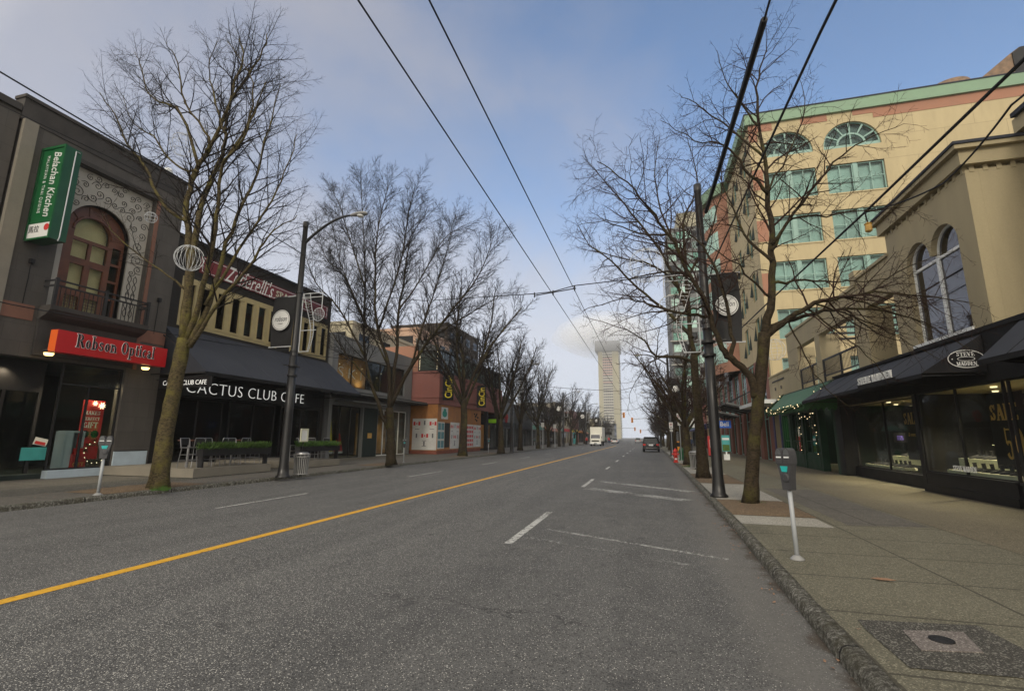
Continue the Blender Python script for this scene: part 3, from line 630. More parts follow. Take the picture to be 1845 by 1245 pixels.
FL.slab(mb, [ar] + holes + side + ring[:0], -.6, -.5); dr = mb.build('balcony_door', 'wood_red', B1)
g = MB(); FL.slab(g, [ar], -.57, -.56); g.build('pane', 'glass_clear', dr)
g = MB(); FL.slab(g, [archp(12.3, 14.05, 6.38, 9.85)], -.80, -.78); g.build('curtain', 'curtain', dr)
mb = MB()
for i in range(1, 5):
    a = PI * i / 5; mb.bar((XL - .49, 13.35 + .72 * math.cos(a), 9.88 + .68 * math.sin(a)), (XL - .49, 13.42 + 1.12 * math.cos(a), 9.88 + 1.12 * math.sin(a)), .06)
mb.tube([(XL - .48, 13.33 + .72 * math.cos(PI * i / 16), 9.86 + .68 * math.sin(PI * i / 16)) for i in range(17)], .05, 5)
for z in (6.75, 6.88, 7.0): mb.bar((XL - .5, 12.72, z), (XL - .5, 13.22, z), .02); mb.bar((XL - .5, 13.44, z), (XL - .5, 13.94, z), .02)
for k in range(6): mb.bar((XL - .5, 12.8 + k * .08 + (.4 if k > 3 else 0), 6.6), (XL - .5, 12.8 + k * .08 + (.4 if k > 3 else 0), 7.15), .02)
mb.build('muntins', 'wood_red', dr)
# balcony
bal = MB(); lprism(bal, 11.72, 15.32, [(XL - .1, 6.36), (XL + .65, 6.36), (XL + .65, 6.2), (XL + .45, 6.02), (XL + .1, 5.86), (XL - .1, 5.86)]); bal.box(XL + .01, XL + .12, 11.75, 15.28, 4.55, 5.86)
bl = bal.build('balcony', 'stone_cap', B1)
rl = MB()
for z in (7.12, 7.32): rl.box(XL + .58, XL + .63, 11.76, 15.28, z - .03, z + .03); rl.box(XL + .0, XL + .58, 15.23, 15.28, z - .03, z + .03); rl.box(XL + .0, XL + .58, 11.76, 11.81, z - .03, z + .03)
for k in range(23): y = 11.8 + k * .157; rl.box(XL + .595, XL + .615, y - .01, y + .01, 6.36, 7.1)
for y in (11.80, 13.5, 15.22): rl.box(XL + .56, XL + .65, y - .05, y + .05, 6.36, 7.40)
rl.build('railing', 'metal_rail', bl)
# shopfront: bulkhead, window, door, soffit
mb = MB(); FL.box(mb, 12.9, 15.12, SW, .42, -.25, .04); FL.box(mb, 15.12, 16.5, SW, 1.05, .004, .06); mb.build('white_base', 'pale_blue_paint', B1)
mb = MB(); FL.box(mb, 15.12, 16.45, 1.05, 1.08, .004, .07); FL.slab(mb, [rect(12.9, 15.12, .42, 4.45), rect(12.96, 13.9, .48, 3.6), rect(13.96, 15.06, .48, 3.6), rect(12.96, 15.06, 3.66, 4.38)], -.2, -.12); sw_ = mb.build('shop_window', 'near_black', B1)
g = MB(); FL.box(g, 12.92, 15.1, .45, 4.43, -.17, -.16); g.build('pane', 'glass', sw_)
mb = MB(); FL.slab(mb, [rect(10.62, 12.9, SW, 4.45), rect(10.75, 11.7, .4, 3.3), rect(11.8, 12.8, .25, 3.3)], -1.1, -1.0); dd = mb.build('shop_door', 'near_black', B1)
g = MB(); FL.box(g, 10.7, 12.85, .3, 3.4, -1.06, -1.05); g.build('pane', 'glass', dd)
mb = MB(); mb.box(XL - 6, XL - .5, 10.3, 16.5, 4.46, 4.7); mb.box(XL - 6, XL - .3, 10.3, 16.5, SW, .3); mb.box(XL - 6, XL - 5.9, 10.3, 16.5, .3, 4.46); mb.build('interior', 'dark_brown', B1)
shell(B1, XL - 10, XL - .46, Y0, Y1, 12.9, 'stone_grey', [6.3], open_x='hi')
# the near neighbour, set a little lower, at the photo's left edge
t = thing('stone_building', (XL, 6, SW), 'darker grey stone building front at the left edge beside the red optical shop', 'building')
mb = MB(); FL.slab(mb, [rect(1.0, 10.15, SW, 13.2), rect(1.6, 10.0, .131, 4.4), rect(5.4, 9.4, 6.6, 10.6)], -.5, -.08); mb.build('wall', 'stone_blocks', t)
mb = MB(); FL.box(mb, 1, 10.1, 13.2, 13.45, -.6, .05); mb.build('parapet', 'stone_cap', t)
window(FL, t, 5.4, 9.4, 6.6, 10.6, 3, 2, d=-.3); window(FL, t, 1.6, 10.0, SW, 4.4, 4, 1, d=-.4, name='shop_window', topv=3.4); shell(t, XL - 9, XL - .52, 1.0, 10.15, 13.2, 'stone_grey', [4.7], open_x='hi')
# display in the shop window
t = thing('poster', (XL - .5, 14.4, .5), 'tall red poster in the optical shop window printed with gift lettering and sunglasses', 'poster')
mb = MB(); FL.box(mb, 14.05, 14.85, .75, 3.1, -.52, -.49); mb.build('sheet', 'poster_red', t)
for s_, z, h in (('MAKES', 2.52, .15), ('PERFECT', 2.30, .12), ('GIFT', 2.0, .22)): serif(s_, 'lettering', 'paper_white', t, (XL - .488, 14.12 if s_ != 'GIFT' else 14.16, z), (0, 1, 0), (0, 0, 1), h, .62 if s_ != 'GIFT' else .55, .004, grow=.01)
mb = MB()
for y in (14.27, 14.63): mb.disc((XL - .487, y, 1.75), .15, (1, 0, 0), .008, 16)
mb.tube([(XL - .48, 14.36, 1.8), (XL - .48, 14.45, 1.86), (XL - .48, 14.54, 1.8)], .014, 5); mb.build('sunglasses_picture', 'near_black', t)
t = thing('display_plinth', (XL - .6, 13.85, .42), 'pale open display cabinet standing in the optical shop window', 'display cabinet')
mb = MB(); mb.box(XL - .85, XL - .35, 13.50, 13.56, .43, 1.85); mb.box(XL - .85, XL - .35, 14.14, 14.20, .43, 1.85); mb.box(XL - .85, XL - .35, 13.56, 14.14, 1.79, 1.87); mb.box(XL - .85, XL - .80, 13.56, 14.14, .43, 1.79); mb.box(XL - .8, XL - .35, 13.56, 14.14, .43, .5); mb.build('cabinet', 'pale_blue_paint', t)
mb = MB(); mb.box(XL - .34, XL - .335, 13.57, 13.80, .5, 1.78); mb.build('side_panel', 'pale_blue_paint', t)
t = thing('gift_box', (XL - .3, 13.85, .42), 'red gift bag with gold lettering in front of the pale cabinet', 'gift box')
mb = MB(); mb.box(XL - .48, XL - .24, 13.8, 14.3, .43, .98); mb.box(XL - .45, XL - .27, 13.92, 14.18, .98, 1.2); mb.build('box', 'poster_red', t); serif('GIFT', 'lettering', 'gold', t, (XL - .238, 13.85, .52), (0, 1, 0), (0, 0, 1), .14, .4, .004, grow=.01)
tag(MB().box(XL - .99, XL - .96, onx(36, 815, XL - 1).y, onx(82, 815, XL - 1).y, onx(60, 829, XL - 1).z, onx(60, 806, XL - 1).z).build('notice', 'box_teal'), 'teal rectangular notice stuck low on the glass of the optical shop door', 'notice')
t = thing('notice', (XL - 1.0, 12.4, 1.3), 'small red and white tilted card on the optical shop door', 'notice')
MB().slab([[(0, 0), (.42, -.1), (.48, .16), (.06, .27)]], (XL - .99, onx(58, 800, XL - 1).y, onx(60, 800, XL - 1).z), (0, 1, 0), (0, 0, 1), .02).build('card', 'paper_white', t); MB().slab([[(0, 0), (.34, -.08), (.36, .03), (.03, .11)]], (XL - .965, onx(58, 800, XL - 1).y + .04, onx(60, 800, XL - 1).z + .02), (0, 1, 0), (0, 0, 1), .004).build('red_band', 'poster_red', t)
t = thing('snowflake_ornament', (XL - .35, 14.6, 2.9), 'pair of glowing gold star ornaments above the red poster', 'ornament')
for y, z, r in ((14.45, 2.98, .11), (14.72, 2.9, .15)):
    MB().slab([[(r * (1 if i % 2 else .45) * math.cos(PI * i / 8), r * (1 if i % 2 else .45) * math.sin(PI * i / 8)) for i in range(16)]], (XL - .46, y, z), (0, 1, 0), (0, 0, 1), .03).build('star', 'bulb_dim', t)
tw = random.Random(9)
wr = thing('wreath', (XL - .45, 14.95, .5), 'dark wreath with small lights behind the left parking meter', 'wreath')
mb = MB(); bl_ = MB()
for i in range(260):
    a = tw.uniform(0, 2 * PI); q = .42 + tw.gauss(0, .06); y, z = 14.62 + q * math.cos(a), 1.0 + q * math.sin(a)
    if z < .5: continue
    mb.bar((XL - .33, y, z), (XL - .33 + tw.uniform(-.05, .08), y + tw.uniform(-.1, .1), z + tw.uniform(-.1, .1)), .02, .008)
for i in range(14): a = i * .45; bl_.lathe((XL - .24, 14.62 + .42 * math.cos(a), 1.02 + .42 * math.sin(a)), [(.001, -.02), (.02, 0), (.001, .02)], 6)
mb.build('needles', 'leaf_dark', wr); bl_.build('bulbs', 'bulb_dim', wr)
# red optical sign and its lamps
t = thing('shop_sign', (XL + .9, 14.3, 4.6), 'long red box sign with black lettering outlined in white above the optical shop', 'sign')
sx = XL + .95; a = onx(106, 592, sx); b = onx(302, 630, sx); c = onx(300, 662, sx)
sy0, sy1, sz0, sz1 = a.y, b.y, c.z, (a.z + b.z) / 2
bb = MB().box(sx - .38, sx, sy0, sy1, sz0, sz1).build('box', 'red_sign', t); MB().box(sx - .37, sx - .01, sy0 - .006, sy0 - .001, sz0 + .01, sz1 - .01).build('end_panel', 'orange_sign', t)
serif('Robson Optical', 'lettering_outline', 'white_paint', t, (sx, sy0 + .62, sz0 + .27), (0, 1, 0), (0, 0, 1), .5, 3.0, .012, grow=.03)
serif('Robson Optical', 'lettering', 'near_black', t, (sx + .004, sy0 + .62, sz0 + .27), (0, 1, 0), (0, 0, 1), .5, 3.0, .02, grow=.0)
mb = MB()
for z in (sz0 + .2, sz0 + .5): mb.box(sx - .2, sx - .16, sy1, sy1 + .16, z, z + .05)
for y in (sy0 + .5, sy1 - .5): mb.box(XL, sx - .37, y - .03, y + .03, sz1 - .25, sz1 - .2)
mb.build('bracket', 'metal_rail', t)
lampg = 'lit lamps by the optical shop'
for px, py, lb, Xo in ((88, 637, 'lit warm lamp left of the red optical sign', .5), (262, 663, 'lit warm lamp under the right end of the red optical sign', .5), (382, 684, 'lit warm lamp under the near corner of the slate awning', 1.0)):
    p = onx(px, py, XL + Xo); t = thing('wall_lamp', (p.x, p.y, p.z), lb, 'lamp', lampg)
    MB().lathe((p.x, p.y, p.z + .02), [(.15, 0), (.17, .05), (.13, .13), (.06, .16), (.05, .26)], 14).build('lamp_housing', 'near_black', t)
    MB().lathe((p.x, p.y, p.z - .08), [(.10, 0), (.13, .03), (.15, .10)], 14).build('lens', 'lamp_lit', t)
# green blade sign
t = thing('blade_sign', (XL + .5, 10.9, 8.7), 'tall green projecting sign with white brush lettering and Chinese characters on the stone wall', 'sign')
ya = 10.95; p1 = ony(85, 266, ya); p2 = ony(127, 262, ya); p3 = ony(88, 428, ya)
gx0, gx1, gz0, gz1 = XL + .03, p3.x + .02, p3.z + .0, (p1.z + p2.z) / 2 - .02
gy1 = ya + .5
MB().box(gx0, gx1, ya, gy1, gz0, gz1).build('box', 'green_sign_dark', t)
gw = gx1 - gx0; gh = gz1 - gz0
mb = MB(); S_ = south(ya); S_.slab(mb, [rect(gx0 - .01, gx1 + .01, gz0 - .02, gz1 + .02), rect(gx0 + .05, gx1 - .05, gz0 + .05, gz1 - .07)], .001, .05); mb.build('frame', 'green_sign', t)
mb = MB(); S_.box(mb, gx0 + .06, gx1 - .06, gz0 + .62, gz1 - .08, .002, .015); mb.build('face_panel', 'green_sign', t)
mb = MB(); S_.box(mb, gx0 + .06, gx1 - .06, gz0 + .06, gz0 + .6, .002, .018); mb.build('white_panel', 'white_glow', t)
text('Belachan Kitchen', 'lettering', 'white_glow', t, (gx0 + gw * .56, ya - .015, gz1 - .22), (0, 0, -1), (1, 0, 0), gh - 1.05, gw * .30, .01, shear=.3, bold=.002)
text('MALAYSIAN & THAI CUISINE', 'lettering', 'white_glow', t, (gx0 + gw * .28, ya - .015, gz1 - .34), (0, 0, -1), (1, 0, 0), gh - 1.35, gw * .12, .008, bold=-.005, space=1.3)
text('\u99ac\u62c9', 'lettering', 'near_black', t, (gx0 + .12, ya - .02, gz0 + .26), (1, 0, 0), (0, 0, 1), gw * .42, .26, .006)
mb = MB().disc((gx1 - .22, ya - .02, gz0 + .42), .13, (0, -1, 0), .006, 18); mb.build('red_seal', 'poster_red', t)
mb = MB(); X_ = gx1 + .03; mb.tube([(X_, ya + .42, gz1 - .1), (X_ + .02, ya + .48 - .2, gz1 - .1), (X_ + .02, ya + .26, gz0 + .1), (X_ - .02, ya + .25, gz0 - .03)], .018, 6); mb.build('tube_light', 'white_metal', t)
# small wall lamps with hanging cords
for px, py, l1, lb in ((55, 470, 560, 'small dark wall spotlight with a hanging cord below the green blade sign'), (285, 540, 600, 'small dark wall spotlight with a hanging cord right of the balcony')):
    y, z = L(px, py); y2, z2 = L(px + 4, l1 + 20); t = thing('wall_spotlight', (XL, y, z), lb, 'spotlight', 'spotlights on the stone building')
    MB().box(XL + .01, XL + .15, y - .06, y + .06, z - .1, z + .06).build('lamp_housing', 'near_black', t); MB().tube([(XL + .05, y, z - .1), (XL + .03, y + .02, z - .6), (XL + .03, y, z - 1.6)], .012, 4).build('cord', 'near_black', t)
p = thing('projector_lamp', (XL, 16.1, 13.9), 'pale dome floodlight on the right end of the stone roof edge', 'floodlight'); MB().lathe((XL - .1, 15.7, 13.9), [(.16, 0), (.19, .12), (.15, .24), (.04, .3)], 12).build('dome', 'white_paint', p)
# ================================================================== LEFT 2: dark restaurant building
B2 = thing('restaurant_building', (XL, 23, SW), 'dark brick restaurant building with a row of cream framed tall windows over a slate awning', 'building')
Y0, Y1, ZT = 16.66, 28.85, 11.45; XB = XL - .35
FB = Face((XB, 0, 0), (0, 1, 0))
mb = MB(); wins = [(17.6, 18.15)] ; op = [rect(17.35, 27.9 + .75, 6.95, 9.42)]
FB.slab(mb, [rect(Y0, Y1, SW, ZT - .15), rect(17.5, 28.5, .131, 4.6)] + [rect(17.35, 23.9, 6.95, 9.42), rect(25.0, 28.6, 6.95, 9.42)], -.35, 0); mb.build('wall', 'dark_brick', B2)
mb = MB(); FB.box(mb, Y0, Y1 + .04, ZT - .15, ZT, -.4, .08); mb.build('coping', 'near_black', B2)
for (a, b, n) in ((17.35, 23.9, 7), (25.0, 28.6, 4)):
    st = (b - a) / n
    for i in range(n):
        u0, u1 = a + i * st, a + (i + 1) * st
        mb = MB(); FB.slab(mb, [rect(u0, u1, 6.95, 9.42), rect(u0 + .17, u1 - .17, 7.15, 9.2)], -.16, .02); FB.slab(mb, [rect(u0 + .22 * 0 + .13, u1 - .13, 7.12, 9.24), rect(u0 + .2, u1 - .2, 7.22, 9.12)], -.1, .06)
        w_ = mb.build('window', 'cream_paint', B2); g = MB(); FB.box(g, u0 + .15, u1 - .15, 7.1, 9.25, -.06, -.05); g.build('pane', 'glass_dark', w_)
shell(B2, XB - 10, XB - .36, Y0, Y1, ZT - .2, 'dark_brown', [6.5], open_x='hi')
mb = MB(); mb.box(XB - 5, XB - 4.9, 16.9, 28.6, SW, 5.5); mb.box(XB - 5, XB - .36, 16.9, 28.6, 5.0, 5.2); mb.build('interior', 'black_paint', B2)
mb = MB(); FB.box(mb, 17.4, 28.6, 3.55, 4.95, .01, .12); mb.build('fascia', 'black_paint', B2)
for (a, b) in ((17.5, 20.6), (21.0, 24.3), (24.8, 28.4)): window(FB, B2, a, b, .5, 3.5, 2, 1, .08, 'near_black', 'glass_dark', d=-.05, name='shop_window')
mb = MB(); FB.box(mb, 17.4, 28.6, SW, .5, -.3, .05); mb.build('bulkhead', 'near_black', B2)
# maroon signboard
t = thing('signboard', (XL, 23, 10), 'long maroon signboard with white script lettering high on the dark brick front', 'sign')
za0, za1 = 9.85, 10.72
mb = MB(); FB.box(mb, 18.15, 28.3, za0, za1, .02, .12); mb.build('board', 'maroon_sign', t)
mb = MB(); FB.slab(mb, [rect(18.22, 28.22, za0 + .07, za1 - .07), rect(18.25, 28.19, za0 + .10, za1 - .10)], .122, .128); mb.build('border_line', 'white_paint', t)
text("Zefferelli's", 'lettering', 'white_glow', t, (XB + .125, 19.6, za0 + .02), (0, 1, 0), (0, 0, 1), 3.5, .92, .02, shear=.5, bold=-.002, space=1.08)
serif('SPAGHETTI', 'lettering', 'shelf_cream', t, (XB + .125, 23.3, za0 + .22), (0, 1, 0), (0, 0, 1), .38, 3.1, .015, grow=.01)
# slate awning
t = thing('awning', (XL, 22, 4.8), 'big slate grey hipped cloth awning over the restaurant terrace', 'awning')
ya0, ya1, yb0, yb1, xo = 16.75, 28.95, 17.3, 30.2, XL + 3.1
zT, zE = 6.78, 4.62
p = onx(372, 666, xo); q = onx(650, 712, xo)
yb0, yb1, zE = p.y, q.y, (p.z + q.z) / 2
yb0 = max(yb0, 15.2)
mb = MB(); T0, T1 = (XB + .04, ya0, zT), (XB + .04, ya1, zT); E0, E1 = (xo, yb0, zE), (xo, yb1, zE); W0, W1 = (XB + .04, ya0 - .0, zE), (XB + .04, ya1 + .3, zE)
mb.add([T0, T1, E1, E0], [(0, 1, 2, 3)]); mb.add([T0, E0, W0], [(0, 1, 2)]); mb.add([T1, E1, W1], [(0, 1, 2)]); mb.build('cloth', 'slate_cloth', t)
mb = MB(); mb.box(xo - .04, xo, yb0, yb1, zE - .16, zE - .002); mb.build('valance', 'awning_black', t)
for k in range(1, 9): q_ = k / 9; mb = MB(); mb.tube([(XB + .05, ya0 + (ya1 - ya0) * q_, zT + .004), ((XB + xo) / 2, (ya0 + (ya1 - ya0) * q_ + yb0 + (yb1 - yb0) * q_) / 2, (zT + zE) / 2 - .004), (xo, yb0 + (yb1 - yb0) * q_, zE + .004)], .011, 5); mb.build('seam', 'slate_cloth', t)
mb = MB(); mb.bar((xo - .05, yb0, zE - .05), (XB, yb0, zE - .05), .05)
for k in range(7): y = yb0 + .3 + (yb1 - yb0 - .6) * k / 6; mb.bar((XB, y, zT - .3), (xo - .06, y, zE - .06), .05); mb.bar((XB, y, zE - .3), (xo - .1, y, zE - .1), .04)
mb.build('awning_frame', 'metal_rail', t)
XC = XB + 1.0
for yb in (0,):
    t = thing('lettered_sign', (XC, 22, 3.9), 'long black fascia sign with thin white capital letters hanging under the slate awning', 'sign')
    p0 = onx(330, 700, XC + .9); xx = XC + .9
    a = onx(345, 690, xx); b = onx(547, 712, xx); a2 = onx(345, 722, xx)
    yl0, yl1 = onx(352, 700, xx).y, onx(547, 720, xx).y; zc = onx(480, 712, xx).z
    MB().box(xx - .08, xx, yl0 - .9, yl1 + .7, zc - .38, zc + .50).build('board', 'black_paint', t)
    full = text('CACTUS CLUB CAFE', 'lettering', 'sign_white', t, (xx, yl0 - .45, zc - .25), (0, 1, 0), (0, 0, 1), yl1 - yl0 + .45, .52, .02, bold=-.022, space=1.08)
t = thing('lettered_sign', (XC, 17.2, 4.1), 'small black sign with short white capitals at the near end of the slate awning', 'sign')
ya = yb0 + .12; S_ = south(ya); a = ony(305, 690, ya); b = ony(372, 690, ya)
MB().box(a.x - .6, b.x + .25, ya, ya + .06, a.z - .22, a.z + .25).build('board', 'black_paint', t)
text('CACTUS CLUB CAFE', 'lettering', 'sign_white', t, (a.x - .35, ya, a.z - .1), (1, 0, 0), (0, 0, 1), b.x - a.x + .35, .2, .01, bold=-.01)
# terrace decks, planters, stools
def deck(lbl, y0, y1, x1):
    t = thing('terrace_deck', ((XL + x1) / 2, (y0 + y1) / 2, SW), lbl, 'terrace deck')
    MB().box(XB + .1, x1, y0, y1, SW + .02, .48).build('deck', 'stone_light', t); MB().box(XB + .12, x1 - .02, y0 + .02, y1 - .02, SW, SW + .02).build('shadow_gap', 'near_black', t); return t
pc = onz(347, 862, SW); pd = onz(487, 850, SW); XD = (pc.x + pd.x) / 2 - .1; print('deck', pc, pd)
XD = max(XD, -18.6); yd0 = onx(347, 860, XD).y; yd1 = onx(487, 850, XD).y
deck('low grey terrace deck with stools at the near half of the restaurant', yd0, yd1, XD)
ye0 = onx(535, 830, XD).y; ye1 = onx(615, 825, XD).y
deck('low grey terrace deck with stools at the far half of the restaurant', ye0, ye1, XD - .1)
def stool(label):
    t = thing('bar_stool', (0, 0, 0), label, 'stool', 'metal bar stools on the restaurant terrace')
    lg = [(-.2, -.2), (.2, -.2), (.2, .2), (-.2, .2)]
    for i, (x, y) in enumerate(lg): MB().tube([(x * 1.15, y * 1.15, 0), (x * .85, y * .85, .76)], .014, 6).build('leg', 'steel', t)
    mb = MB()
    for z, k in ((.28, 1.08), (.5, .98)):
        P = [(x * k, y * k, z) for x, y in lg]; 
        for i in range(4): mb.tube([P[i], P[(i + 1) % 4]], .012, 5)
    mb.build('stretcher', 'steel', t); MB().box(-.21, .21, -.21, .21, .75, .79).build('seat', 'steel', t)
    bk = MB(); bk.tube([(-.18, -.19, .76), (-.25, -.2, 1.08), (-.27, -.19, 1.13), (-.27, .19, 1.13), (-.25, .2, 1.08), (-.18, .19, .76)], .017, 6); bf = bk.build('back_frame', 'steel', t)
    MB().box(-.255, -.245, -.17, .17, .86, 1.1).build('back_panel', 'near_black', t); return t
st0 = stool('metal bar stool nearest the mossy trunk on the terrace deck')
sp = []
for i in range(7): sp.append((yd0 + .35 + i * (yd1 - yd0 - .7) / 6, XD - .75))
lbs = ['metal bar stool nearest the mossy trunk on the terrace deck', 'metal bar stool second from the mossy trunk at the left planter', 'metal bar stool behind the left end of the left planter', 'metal bar stool behind the middle of the left planter', 'metal bar stool behind the right middle of the left planter', 'metal bar stool near the right end of the left planter', 'metal bar stool at the far end of the near terrace deck']
for i, (y, x) in enumerate(sp):
    if i == 0: st0.location = (x, y, .48); snapshot(st0)
    else: dup(st0, (x - .25 * (i % 2), y, .48), rz=(.3, -.25, .1)[i % 3] + (PI if i % 2 else 0), label=lbs[i])
for i, lb in enumerate(['metal bar stool just right of the near lamp post on the far deck', 'metal bar stool beside the menu board on the far deck', 'metal bar stool at the right of the menu board', 'metal bar stool at the far end of the far deck']): dup(st0, (XD - .9, ye0 + .5 + i * (ye1 - ye0 - .9) / 3, .48), rz=i * .9, label=lb)
for i, (y, lb) in enumerate([(sp[1][0], 'dark round bar table between the stools by the mossy trunk'), (sp[5][0], 'dark round bar table near the right end of the near deck')]):
    t = thing('bar_table', (XD - 1.4, y, .48), lb, 'table', 'bar tables on the terrace'); MB().lathe((XD - 1.4, y, 1.5), [(.4, 0), (.4, .04)], 18).build('tabletop', 'wood_red', t); MB().tube([(XD - 1.4, y, .48), (XD - 1.4, y, 1.5)], .04, 8).build('leg', 'steel', t)
def planter(lbl, x, y0, y1, m, z0=.48, hgt=.62):
    t = thing('planter', (x, (y0 + y1) / 2, z0), lbl, 'planter', 'planters along the restaurant terrace')
    MB().box(x - .16, x + .16, y0, y1, z0 + .45, z0 + .45 + .28).build('trough', 'near_black', t)
    mb = MB()
    for y in (y0 + .1, y1 - .1): mb.box(x - .1, x + .1, y - .04, y + .04, z0, z0 + .45)
    mb.build('stand', 'near_black', t); r_ = random.Random(y0); lf = MB()
    for i in range(int((y1 - y0) * 420)):
        y = r_.uniform(y0, y1); xx = x + r_.gauss(0, .11); h = r_.uniform(.02, .36) ** 1.15; a = r_.uniform(0, 6.28); b_ = (xx, y, z0 + .68 + r_.random() * .06); q = (xx + .13 * math.cos(a), y + .13 * math.sin(a), z0 + .72 + h)
        lf.add([b_, (q[0] - .02, q[1] + .03, q[2] - .04), q, (q[0] + .02, q[1] - .03, q[2] - .05)], [(0, 1, 2, 3)])
    lf.build('foliage', m, t)
planter('left long planter of bright green leaves on the near terrace deck', XD - .28, onx(372, 800, XD).y, onx(492, 800, XD).y, 'leaf_bright')
planter('right planter of dark green leaves on the far terrace deck', XD - .35, onx(545, 805, XD).y + .1, onx(618, 805, XD).y, 'leaf_green')
t = thing('menu_board', (XD - .3, onx(551, 780, XD).y, .48), 'small white framed menu board on a post above the right planter', 'menu board')
y = onx(551, 780, XD).y; z = onx(551, 783, XD).z; FX = Face((XD - .1, 0, 0), (0, 1, 0)); mb = MB(); FX.slab(mb, [rect(y - .28, y + .28, z - .35, z + .3), rect(y - .21, y + .21, z - .28, z + .23)], 0, .05); mb.build('frame', 'shelf_cream', t); mb = MB(); FX.box(mb, y - .22, y + .22, z - .29, z + .24, .005, .02); mb.build('menu', 'white_glow', t); MB().box(XD - .12, XD - .08, y - .03, y + .03, .48, z - .35).build('post', 'near_black', t)
# ================================================================== LEFT 3: grey gallery building
B3 = thing('grey_building', (XL, 35, SW), 'pale grey plain building with a huge upper display window lit golden inside', 'building')
Y0, Y1, ZT = 28.95, 41.05, 9.0
gw0, gw1, gz0, gz1 = 29.6, 39.7, 5.3, 7.7
mb = MB(); FL.slab(mb, [rect(Y0, Y1, SW, ZT), rect(gw0, gw1, gz0, gz1), rect(29.3, 33.2, .131, 3.9), rect(35.4, 40.6, .131, 3.9)], -.4, 0); mb.build('wall', 'grey_plaster', B3)
window(FL, B3, gw0, gw1, gz0, gz1, 5, 1, .07, 'near_black', 'glass', d=-.25, name='display_window')
mb = MB(); mb.box(XL - 2.2, XL - 2.1, gw0, gw1 - 3.2, gz0 - .3, gz1 + .4); mb.build('display_backdrop', 'ochre_wall', B3)
mb = MB(); mb.box(XL - 2.0, XL - .45, gw0, gw1, 5.0, 5.15); mb.box(XL - 2.0, XL - .45, gw0 - .3, gw0 - .2, 5.15, 8.2); mb.build('interior', 'concrete_dark', B3)
for k in range(7): y = gw0 + .8 + k * 1.1; MB().lathe((XL - 1.9, y, 5.3), [(.06, 0), (.09, .15), (.03, .35)], 8).build('spotlight', 'orange_glow', B3)
for k in range(9): MB().lathe((XL - 1.2 - (k % 3) * .2, gw0 + .4 + k * 1.02, 6.2 + .5 * ((k * 7) % 3)), [(.001, 0), (.03, .03), (.001, .06)], 6).build('bulb', 'bulb_dim', B3)
text('SKI', 'lettering', 'white_glow', B3, (XL - .3, gw0 + .5, 6.0), (0, 1, 0), (0, 0, 1), 3.0, .75, .01, bold=-.02, space=1.4)
mb = MB(); mb.box(XL, XL + 1.6, 29.0, 41.3, 4.55, 4.8); mb.build('canopy', 'near_black', B3); mb = MB(); mb.box(XL + 1.6, XL + 1.66, 29.0, 41.3, 4.62, 4.72); mb.box(XL + .02, XL + 1.55, 29.5, 34.5, 4.1, 4.16); mb.build('canopy_edge', 'far_grey', B3)
window(FL, B3, 29.3, 33.2, SW, 3.9, 3, 1, .07, 'near_black', 'glass', d=-.3, name='shop_window'); window(FL, B3, 35.4, 40.6, SW, 3.9, 4, 1, .07, 'white_paint', 'glass', d=-.3, name='shop_window')
mb = MB(); FL.box(mb, 33.35, 35.25, SW + .003, 3.9, .003, .06); mb.build('granite_panel', 'dark_brown', B3)
mb = MB(); FL.box(mb, 33.9, 34.5, 1.55, 1.95, .062, .08); mb.build('plaque', 'gold', B3)
shell(B3, XL - 8, XL - .41, Y0, Y1, ZT - .05, 'grey_plaster', [4.9], open_x='hi')
for y, m, h, lb in ((30.4, 'yellow_sign', 2.4, 'tall pale yellow tent shaped banner inside the grey building shop window'), (31.6, 'poster_red', 1.3, 'red panel display inside the grey building shop window')):
    t = thing('window_display', (XL - .9, y, .4), lb, 'display'); MB().slab([[(-.5, 0), (.5, 0), (.06, h), (-.06, h)]], (XL - .9, y, .6), (0, 1, 0), (0, 0, 1), .05).build('panel', m, t); MB().box(XL - .9, XL - .84, y - .5, y + .5, .45, .6).build('base', 'white_paint', t)
MB().box(XL - 2.2, XL - 2.1, 35.6, 40.4, .2, 3.6).build('interior_wall', 'ochre_wall', B3)
# behind: peach and brown blocks
def farblock(name, lbl, x0, x1, y0, y1, z1, m, wm='glass_dark', nx=4, nz=3, zb=1.0, side='s', fl=3.2, capm=None):
    t = thing(name, ((x0 + x1) / 2, (y0 + y1) / 2, SW), lbl, 'building'); MB().box(x0, x1, y0, y1, SW, z1).build('wall', m, t)
    MB().box(x0 - .15, x1 + .15, y0 - .15, y1 + .15, z1, z1 + .35).build('coping', capm or m, t)
    nf = int((z1 - zb) / fl)
    S = south(y0)
    for j in range(nf):
        z = z1 - (j + 1) * fl + .9
        for i in range(nx): u = x0 + (x1 - x0) * (i + .5) / nx; w = (x1 - x0) / nx * .32; mb = MB(); S.box(mb, u - w, u + w, z, z + 1.5, .002, .04); mb.build('window', wm, t)
        E = Face((x1, 0, 0), (0, 1, 0)) if x1 < 0 else Face((x0, 0, 0), (0, 1, 0), out=-1); n2 = max(2, int((y1 - y0) / 4))
        for i in range(n2): u = y0 + (y1 - y0) * (i + .5) / n2; mb = MB(); E.box(mb, u - 1, u + 1, z, z + 1.5, .002, .04); mb.build('window', wm, t)
    return t
farblock('apartment_block', 'sunlit cream block rising behind the grey gallery building', -48, -30.2, 44, 58, 13.6, 'far_cream', nx=4)
farblock('apartment_block', 'sunlit peach block rising behind the left row between the trees', -42, -30, 59, 70, 16.2, 'peach_plaster', nx=3)
farblock('office_tower', 'dark brown glazed block seen behind the leftmost of the pink restaurant trees', -44, -33, 76, 92, 21, 'far_brown', nx=4)
